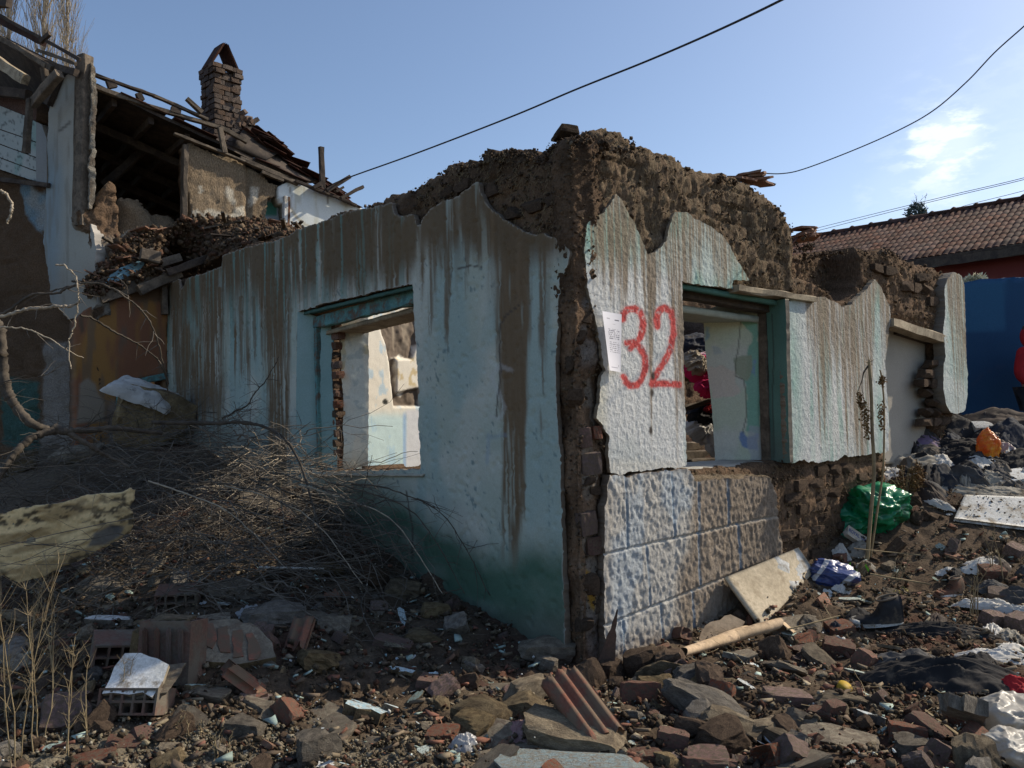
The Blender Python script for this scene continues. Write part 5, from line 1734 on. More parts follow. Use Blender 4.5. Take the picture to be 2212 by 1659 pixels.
def part_disp(u, z, s):
    px, py = proj(PI2.P(u, z))
    a = sdpoly(px, py, [(818, 690), (905, 660), (905, 735), (890, 775), (846, 775), (856, 772), (856, 850), (908, 838), (908, 877), (852, 877), (842, 780), (836, 745), (826, 720)])
    return -.06 * ss(3, -3, a) * (.5 + fbm(u * 10, z * 10, 1, 3, 287)) + .006 * (fbm(u * 12, z * 12, 1, 3, 288) - .5)


rsheet('inner_wall', PI2, [(770, 620), (960, 560), (960, 1090), (770, 1090)], MT['plaster'], ds=0.018, off=0, thick=0.3, disp=part_disp, colf=part_col, edgecol=ADO, jag=.02, seed=71, back=True)
# far wall of the room behind the right window, and low inner wall of earth
PI3 = Plane(PR.P(0, 0, -3.6)[:2], PR.d)
rsheet('inner_wall', PI3, [(1380, 640), (1480, 600), (1620, 640), (1640, 1150), (1380, 1150)], MT['adobe'], ds=0.04, off=0, thick=0.3, disp=adobe_disp(1.2, seed=73), colf=adobe_col(73), edgecol=ADO, jag=.05, seed=73, back=True)

# ------------------------------------------------------------------ blue wall, red house, tree, blossom
PB = Plane((5.2, 9.9), (1, 0.03))


def blue_col(u, z, s, px, py):
    n = fbm(u * 1.5, z * 1.5, 1, 4, 291)
    c = mixc((0.012, 0.052, 0.125), (0.018, 0.070, 0.15), n)
    c = mixc(c, (0.028, 0.115, 0.22), ss(2, -2, sdpoly(px, py, [(2070, 612), (2172, 612), (2174, 712), (2070, 716)])) * .6)
    c = mixc(c, (0.03, 0.06, 0.12), ss(3, 1, sdline(px, py, [(2100, 830), (2120, 812), (2150, 795), (2170, 790), (2212, 782)])) * .5)
    return c


rsheet('blue_wall', PB, [(2000, 607), (2085, 610), (2120, 602), (2212, 598), (2500, 586), (2800, 576), (2800, 1100), (2000, 1100)], MT['painted'], ds=0.05, off=0, thick=0.2, disp=simple_disp(.01, 2, 81), colf=blue_col, edgecol=(.05, .12, .22), jag=.01, seed=81, back=True).name
for o in [o for o in COL if o.name.startswith('blue_wall')]:
    mw = o.matrix_world.copy(); o.parent = None; o.matrix_parent_inverse = Matrix.Identity(4)
    tag(o, 'deep blue painted garden wall with a paler square patch, behind the rubbish heap', 'wall')

red = empty('red_house', (9, 16, 0), 'low house with red wall and sagging terracotta tile roof behind the blue wall', 'house')
RA = np.array([6.2, 19.82]); RB = np.array([12.5, 13.37])
rd = (RB - RA) / np.linalg.norm(RB - RA)
rp = np.array([-rd[1], rd[0]]); rp = rp if rp @ (-RA) > 0 else -rp      # towards the viewer
ridge_z = CAMZ + 4.03; eave_drop, run = 1.25, 2.25
L_R = np.linalg.norm(RB - RA)


def roofP(s, t, lift=0.0):
    xy = RA + rd * s + rp * run * t
    return np.array([xy[0], xy[1], ridge_z - eave_drop * t + lift])


quad_slab('roof_deck', [roofP(0, 0, -.06), roofP(L_R, 0, -.06), roofP(L_R, 1, -.06), roofP(0, 1, -.06)], .08, MT['darkwood'], red, seed=82)
quad_slab('roof_deck', [roofP(0, 0, -.06), roofP(L_R, 0, -.06), roofP(L_R, 0, -.06) - np.append(rp * run, eave_drop), roofP(0, 0, -.06) - np.append(rp * run, eave_drop)], .08, MT['darkwood'], red, seed=83)
wallz = ridge_z - eave_drop - .12
w1 = RA + rp * (run - .35); w2 = RB + rp * (run - .35)
PRD = Plane(w1, rd)
rsheet('red_wall', PRD, [(0, 0.3), (L_R, 0.3), (L_R, wallz), (0, wallz)], MT['painted'], raw=True, ds=.08, thick=.25, colf=lambda u, z, s, px, py: mixc((0.16, 0.035, 0.03), (0.22, 0.07, 0.055), ss(.4, .6, fbm(u * 1.2, z * 1.6, 1, 3, 84))), root=red, seed=84, edgecol=(.2, .06, .05))
adopt(beam('eave_board', roofP(0, 1, -.1), roofP(L_R, 1, -.1), .05, .16, MT['darkwood'], seed=85), red)
RT = tile_mesh('roof_tile', MT['rooftile'], L=.30, W=.235, nx=12, waves=2, th=.02, hgt=.032)
dn = np.append(rp * run, -eave_drop); dn /= np.linalg.norm(dn)
d3 = np.append(rd, 0)
rotr = Matrix((tuple(d3), tuple(-dn), tuple(np.cross(d3, -dn)))).transposed().to_4x4()
if np.cross(d3, -dn)[2] < 0:
    rotr = Matrix((tuple(-d3), tuple(-dn), tuple(np.cross(-d3, -dn)))).transposed().to_4x4()
rows, cols = 11, int(L_R / .235)
cand = []
for r_ in range(rows):
    for c_ in range(cols):
        P = roofP((c_ + .5) * .235, (r_ + .5) / rows, .035)
        x_, y_ = proj(P[None])
        cand.append((np.linalg.norm(P - CAM) + (0 if -20 < x_[0] < 2230 else 99), r_, c_, P))
cand.sort(key=lambda a: a[0])
VV, FF, off_ = [], [], 0
tv = np.empty(len(RT.vertices) * 3); RT.vertices.foreach_get('co', tv); tv = tv.reshape(-1, 3)
tf = np.array([list(p.vertices) for p in RT.polygons])
for i, (d_, r_, c_, P) in enumerate(cand):
    mtx = Matrix.Translation(Vector(P)) @ rotr @ Euler((rnd.uniform(.02, .09), rnd.uniform(-.03, .03), rnd.uniform(-.03, .03))).to_matrix().to_4x4()
    if i < 290:
        o = link('roof_tile', RT); o.matrix_world = mtx; adopt(o, red)
    else:
        m3 = np.array(mtx)
        VV.append(tv @ m3[:3, :3].T + m3[:3, 3]); FF.append(tf + off_); off_ += len(tv)
o = adopt(link('far_roof_tiles', mesh('far_roof_tiles', np.concatenate(VV), np.concatenate(FF), MT['rooftile'])), red); o['kind'] = 'stuff'
th = np.linspace(0, math.pi, 7)
for k in range(int(L_R / .42)):
    r0 = .13
    A_, B_ = roofP(k * .42, 0, .0), roofP(k * .42 + .44, 0, .0)
    V = []
    for (P, rr_) in ((A_, .12), (A_ + (B_ - A_) * .12, .155), (A_ + (B_ - A_) * .2, .125), (B_, .11)):
        for a in th:
            V.append(P + np.append(rp, 0) * math.cos(a) * rr_ + np.array([0, 0, math.sin(a) * rr_ * .8]))
    idx = np.arange(28).reshape(4, 7)
    F = np.stack([idx[:-1, :-1], idx[:-1, 1:], idx[1:, 1:], idx[1:, :-1]], -1).reshape(-1, 4)
    V = np.array(V)
    adopt(link('ridge_tile', mesh('ridge_tile', V, F, MT['rooftile'])), red)

# ---- bare poplars
def bare_tree(name, base, H, spread, nb, seed, label, cat, mat, group=None, up=0.9, r0=.14, start=.12, sub=8, crown_tip=True):
    r = np.random.default_rng(seed)
    t = empty(name, tuple(base), label, cat, group)
    tr = np.array([[0.25 * math.sin(k * .7 + seed) * k / 9, .2 * math.cos(k * .9 + seed) * k / 9, H * k / 9] for k in range(10)])
    tube_obj('trunk', [(tr, np.linspace(r0, .015, 10))], mat, 6, t)
    paths = []
    for i in range(nb):
        f = start + (1 - start) * (i / nb) ** .9
        o_ = np.array([np.interp(f * 9, range(10), tr[:, k]) for k in range(3)])
        a = r.uniform(0, 6.28)
        L_ = H * (.30 * (1 - f) + .05) * r.uniform(.7, 1.2)
        out = spread * (1 - f * .75) * r.uniform(.4, 1.0)
        n = 6
        s = np.linspace(0, 1, n)
        p = o_ + np.stack([np.cos(a) * out * s ** .7, np.sin(a) * out * s ** .7, L_ * (s * up + s * s * (1 - up))], 1) + np.cumsum(r.normal(0, .03, (n, 3)), 0)
        paths.append((p, np.linspace(.030 * (1 - f) + .012, .005, n)))
        for j in range(sub):
            q0 = p[r.integers(1, n - 1)]
            a2 = a + r.normal(0, 1.2); l2 = L_ * r.uniform(.15, .4)
            s2 = np.linspace(0, 1, 4)
            q = q0 + np.stack([np.cos(a2) * .3 * l2 * s2, np.sin(a2) * .3 * l2 * s2, l2 * s2 * r.uniform(.6, 1)], 1) + np.cumsum(r.normal(0, .025, (4, 3)), 0)
            paths.append((q, np.linspace(.010, .004, 4)))
    tube_obj('crown', paths, mat, 3, t)
    return t


for (px, D, sd, lb) in ((20, 33, 1, 'bare pale poplar at the picture corner, the leftmost of the row above the roof'), (92, 31, 2, 'bare pale poplar in the middle of the row above the old roof'), (140, 34, 3, 'bare pale poplar nearest the tall wooden corner post'), (-60, 30, 4, 'bare pale poplar standing outside the frame beyond the old roof')):
    d = pray(px, 200); d = d / d[1]
    X = d[0] * D
    bare_tree('poplar_tree', (X, D, 0.8), 23, 1.5, 150, sd, lb, 'tree', MT['palebark'], 'poplars behind the upper house', sub=9)
dd = pray(1980, 470); dd = dd / dd[1] * 34
MT['olive'] = M('bluish_foliage', (0.06, 0.085, 0.075), (0.10, 0.13, 0.12), 3, bump=0, grain=0)
tt = bare_tree('far_tree', (dd[0], 34, 1.0), dd[2] + CAMZ - 1.0 + .55, 1.1, 60, 9, 'small dark airy tree peeping over the ridge of the tiled roof', 'tree', MT['darkwood'], None, up=.5, r0=.08, start=.55, sub=5)
top = dd[2] + CAMZ
lv, lf = [], []
r = np.random.default_rng(4)
k = 0
while k < 1500:
    p = r.uniform(-1, 1, 3)
    if np.linalg.norm(p) > 1 - .35 * fbm(p[0] * 2 + 5, p[1] * 2, p[2] * 2, 2, 3): continue
    c = np.array([dd[0], 34, top - .2]) + p * [.62, .62, 1.0 * (1 if p[2] > 0 else 1.3)]
    a = r.normal(size=3) * .05; b = r.normal(size=3) * .05
    lv += [c, c + a, c + a + b, c + b]; lf.append([4 * k, 4 * k + 1, 4 * k + 2, 4 * k + 3]); k += 1
lv = np.array(lv) - np.array([dd[0], 34, 1.0])
link('foliage', mesh('foliage', lv, np.array(lf), MT['olive']), tt)

# blossom bush above the blue wall
bl = empty('blossom_bush', (PB.at(2105, 606, -.4)[0], 10.3, 0.8), 'small bush of cream white blossom showing above the blue wall edge', 'bush')
MT['blossom'] = M('cream_blossom', (0.62, 0.58, 0.42), (0.45, 0.42, 0.28), 8, bump=0, grain=0)
bc = PB.at(2106, 606, -.35)
lv, lf = [], []
for k in range(700):
    p = r.normal(size=3); p = p / np.linalg.norm(p) * r.uniform(.3, 1) ** .5
    c = bc + p * [.13, .12, .07]
    a = r.normal(size=3) * .018; b = r.normal(size=3) * .018
    lv += [c, c + a, c + a + b, c + b]; lf.append([4 * k, 4 * k + 1, 4 * k + 2, 4 * k + 3])
link('blossom', mesh('blossom', np.array(lv) - np.array(bl.location), np.array(lf), MT['blossom']), bl)
pts = [(np.array([[0, 0, 0], [.02 * math.sin(j), .03 * math.cos(j), (bc[2] - 1) * .6], [.1 * math.sin(j * 2.1), .08 * math.cos(j * 1.7), bc[2] - 0.8]]), np.array([.02, .012, .005])) for j in range(7)]
tube_obj('stem', pts, MT['branch'], 4, bl)

# ---- wires
def wire(pts, rad, label, cat='cable', n=60, twist=0.0):
    P = np.array([CAM + (lambda d: d / d[1] * D)(pray(x, y)) for (x, y, D) in pts])
    S = spline(P, n)
    o = tube_obj('overhead_cable', [(S, rad)], MT['cable'], 5)
    if twist:
        k = np.arange(n * 14)
        S2 = spline(P, n * 14)
        S3 = S2 + np.stack([0 * k, np.cos(k * .8), np.sin(k * .8)], 1) * rad * .45
        bpy.data.objects.remove(o)
        o = tube_obj('overhead_cable', [(S3, rad * .75)], MT['cable'], 4)
    return tag(o, label, cat)


wire([(706, 404, 13.6), (752, 384, 13.3), (900, 331, 12), (1100, 254, 10.6), (1245, 193, 9.6), (1400, 131, 8.6), (1550, 66, 7.6), (1700, -6, 6.6), (1850, -90, 5.6)], .0115, 'thick black cable rising from the upper house over the ruin', n=120)
wire([(1640, 374, 7.9), (1690, 375, 7.8), (1740, 364, 7.7), (1850, 322, 7.4), (1950, 277, 7.1), (2020, 236, 6.9), (2090, 175, 6.6), (2150, 112, 6.3), (2230, 40, 6.0), (2330, -60, 5.6)], .0055, 'thin slack wire running up from the tiles on the wall top', n=80)
wire([(1760, 494, 27), (1900, 459, 24), (2060, 420, 21), (2212, 384, 18.5), (2400, 330, 16)], .008, 'upper one of the paired power lines above the tiled roof')
wire([(1760, 500, 27), (1900, 464, 24), (2060, 424, 21), (2212, 388, 18.5), (2400, 336, 16)], .008, 'lower one of the paired power lines above the tiled roof')
wire([(2060, 452, 19), (2100, 440, 18), (2212, 412, 17), (2400, 360, 15)], .006, 'thin wire leaving the tiled roof ridge beyond the pair')

# slates stacked on the right wall top
for i, (px, py) in enumerate(((1612, 372), (1622, 376), (1634, 371), (1640, 380), (1628, 384), (1645, 388), (1604, 378), (1736, 486), (1742, 494), (1748, 500), (1744, 506), (1735, 498))):
    P = PR.at(px, py + 8, -.16)
    o = link('tile_shard', TS[i % 5], None, tuple(P), (rnd.uniform(-.25, .25), rnd.uniform(-.3, .05), rnd.uniform(-.6, .6) + .6), (.22, .16, .02))
    tag(o, 'dark tile shard in the stack where the thin wire leaves the wall top' if i < 7 else 'dark tile shard in the small stack before the tiled roof', 'tile shard', 'tile shards by the thin wire' if i < 7 else 'tile shards before the tiled roof')
o = link('loose_stone', AB[3], None, tuple(PR.at(1222, 283, -.25) + [0, 0, -.02]), (0, 0, .5), (.17, .14, .09))
tag(o, 'pale stone resting on the highest point of the broken wall', 'stone')
# ------------------------------------------------------------------ rubble in the foreground
AVOID = []
def gpt(px, py, lift=0.0):
    p = hit(px, py)
    return np.array([p[0], p[1], float(gz(p[0], p[1])) + lift])


def normal_at(x, y, e=0.12):
    zx = float(gz(x + e, y) - gz(x - e, y)) / (2 * e); zy = float(gz(x, y + e) - gz(x, y - e)) / (2 * e)
    return Vector((-zx, -zy, 1)).normalized()


def lay(o, p, rot, sink=0.0):
    """rest an object on the ground, tilted with the slope"""
    q = normal_at(p[0], p[1]).to_track_quat('Z', 'Y').to_matrix().to_4x4() if False else Vector((0, 0, 1)).rotation_difference(normal_at(p[0], p[1])).to_matrix().to_4x4()
    o.matrix_world = Matrix.Translation(Vector(p) - Vector((0, 0, sink))) @ q @ Euler(rot).to_matrix().to_4x4() @ Matrix.Diagonal((*o.scale, 1))
    return o


BRK = [brick_mesh('brick_piece', MT['brick'], 500 + i, broken=(0.05, .15, .28, .4)[i % 4], cuts=(6, 4, 3)) for i in range(8)]
LUMP = [lump_mesh('mortar_lump', MT['mortar'], 520 + i, cuts=7, rough=.2, boxy=.6) for i in range(8)]
SLAB = [lump_mesh('rendered_slab', MT['concrete'], 540 + i, cuts=7, rough=.13, boxy=.82, shear=.35) for i in range(6)]
CLOD = [lump_mesh('earth_clod', MT['adobe_brick'], 560 + i, cuts=5, rough=.2, boxy=.5) for i in range(6)]


def flake_mesh(name, mtop, seed, th=.10, body='mortar'):
    """thin irregular plate with a painted face on the mortar body"""
    r = np.random.default_rng(seed)
    n = 13
    a = np.sort(r.uniform(0, 2 * math.pi, n) * .15 + np.arange(n) * 2 * math.pi / n)
    rad = r.uniform(.32, .56, n)
    ring = np.stack([np.cos(a) * rad, np.sin(a) * rad], 1)
    V, F, fm = [], [], []
    lay_ = [(1.0, .5, .0), (1.02, .42, .02), (.97, -.5, .06)]
    for (k, z, j) in lay_:
        for p in ring:
            V.append([p[0] * k + r.normal(0, j * .5), p[1] * k + r.normal(0, j * .5), z * th + r.normal(0, .006)])
    c0 = len(V); V.append([0, 0, .5 * th + .01]); c1 = len(V); V.append([0, 0, -.5 * th])
    for i in range(n):
        j = (i + 1) % n
        F.append([c0, i, j]); fm.append(0)
        F.append([j, i, n + i, n + j]); fm.append(1)
        F.append([n + j, n + i, 2 * n + i, 2 * n + j]); fm.append(1)
        F.append([c1, 2 * n + j, 2 * n + i]); fm.append(1)
    me = mesh(name, np.array(V), F, None, False, mats=[MT[mtop], MT[body]])
    me.polygons.foreach_set('material_index', np.array(fm, np.int32))
    return me


FLK = {k: [flake_mesh('plaster_flake', 'flake_' + k, 580 + i + 10 * j) for i in range(4)] for j, k in enumerate(('teal', 'blue', 'white'))}


def plate(name, pts, th, mat, body=None, bumpy=.003, nsub=1, seed=0):
    """flat irregular plate from an outline in metres"""
    p = np.array(pts, float)
    r = np.random.default_rng(seed)
    q = []
    for i in range(len(p)):
        a, b = p[i], p[(i + 1) % len(p)]
        k = max(1, int(np.linalg.norm(b - a) / .05))
        for j in range(k):
            q.append(a + (b - a) * j / k + r.normal(0, bumpy, 2))
    q = np.array(q); n = len(q)
    V = np.concatenate([np.c_[q, np.full(n, th / 2)], np.c_[q * 1.0, np.full(n, -th / 2)]])
    F = [list(range(n)), list(range(2 * n - 1, n - 1, -1))] + [[(i + 1) % n, i, n + i, n + (i + 1) % n] for i in range(n)]
    me = bpy.data.meshes.new(name)
    me.from_pydata([tuple(v) for v in V], [], F)
    me.materials.append(mat)
    if body: me.materials.append(body)
    me.update()
    if body:
        for k, pl_ in enumerate(me.polygons): pl_.material_index = 0 if k == 0 else 1
    return me


def ribbed_tile(name, W=.20, L=.30, th=.03, ribs=3, mat=None, seed=0, bend=0.0):
    """terracotta piece with raised ribs along its length"""
    r = np.random.default_rng(seed)
    nx = ribs * 6 + 1
    x = np.linspace(-W / 2, W / 2, nx); y = np.linspace(-L / 2, L / 2, 10)
    X, Y = np.meshgrid(x, y)
    ph = (X / W + .5) * ribs % 1
    Z = th * .5 + .022 * (ss(.25, .35, ph) - ss(.65, .75, ph)) + bend * (X / W) ** 2
    Y = Y + (np.abs(Y) > L / 2 - .001) * r.normal(0, .012, Y.shape)
    A = np.stack([X, Y, Z], -1).reshape(-1, 3); B = np.stack([X, Y, Z * 0 - th * .5 + bend * (X / W) ** 2], -1).reshape(-1, 3)
    idx = np.arange(X.size).reshape(X.shape); i2 = idx + X.size
    F = [np.stack([idx[:-1, :-1], idx[:-1, 1:], idx[1:, 1:], idx[1:, :-1]], -1).reshape(-1, 4), np.stack([i2[:-1, :-1], i2[1:, :-1], i2[1:, 1:], i2[:-1, 1:]], -1).reshape(-1, 4)]
    for p, q in ((idx[0], i2[0]), (idx[-1], i2[-1]), (idx[:, 0], i2[:, 0]), (idx[:, -1], i2[:, -1])):
        F.append(np.stack([p[:-1], p[1:], q[1:], q[:-1]], -1))
    return mesh(name, np.concatenate([A, B]), F, mat or MT['tile'])


def hollow_block(name, W, H, D, nx, nz, mat, wall=.012):
    """brick with a grid of open cells through its depth (along y)"""
    V, F = [], []
    def box(x0, x1, z0, z1):
        b = len(V)
        for y in (-D / 2, D / 2):
            V.extend([(x0, y, z0), (x1, y, z0), (x1, y, z1), (x0, y, z1)])
        for f in ((0, 1, 2, 3), (7, 6, 5, 4), (0, 4, 5, 1), (1, 5, 6, 2), (2, 6, 7, 3), (3, 7, 4, 0)):
            F.append([b + i for i in f])
    for i in range(nx + 1):
        x = -W / 2 + (W - wall) * i / nx
        box(x, x + wall, -H / 2, H / 2)
    for j in range(nz + 1):
        z = -H / 2 + (H - wall) * j / nz
        for i in range(nx):
            x = -W / 2 + (W - wall) * i / nx
            box(x + wall, x + (W - wall) / nx, z, z + wall)
    return mesh(name, np.array(V), F, mat)


# ---- named, individually placed pieces:  kind, px, py, size (m), rotation (deg), label
def put(kind, px, py, size, rot, name, label, cat, sink=0.02, mat=None, seed=0, group=None, lift=0.0):
    if kind == 'brick': me = BRK[seed % 8]
    elif kind == 'lump': me = LUMP[seed % 8]
    elif kind == 'slab': me = SLAB[seed % 6]
    elif kind == 'clod': me = CLOD[seed % 6]
    elif kind in FLK: me = FLK[kind][seed % 4]
    else: me = kind
    if mat is not None:
        me = me.copy(); me.materials[0] = MT[mat]
    o = link(name, me, scale=size)
    p = gpt(px, py, lift)
    lay(o, p, tuple(R(a) for a in rot), sink)
    return tag(o, label, cat, group)


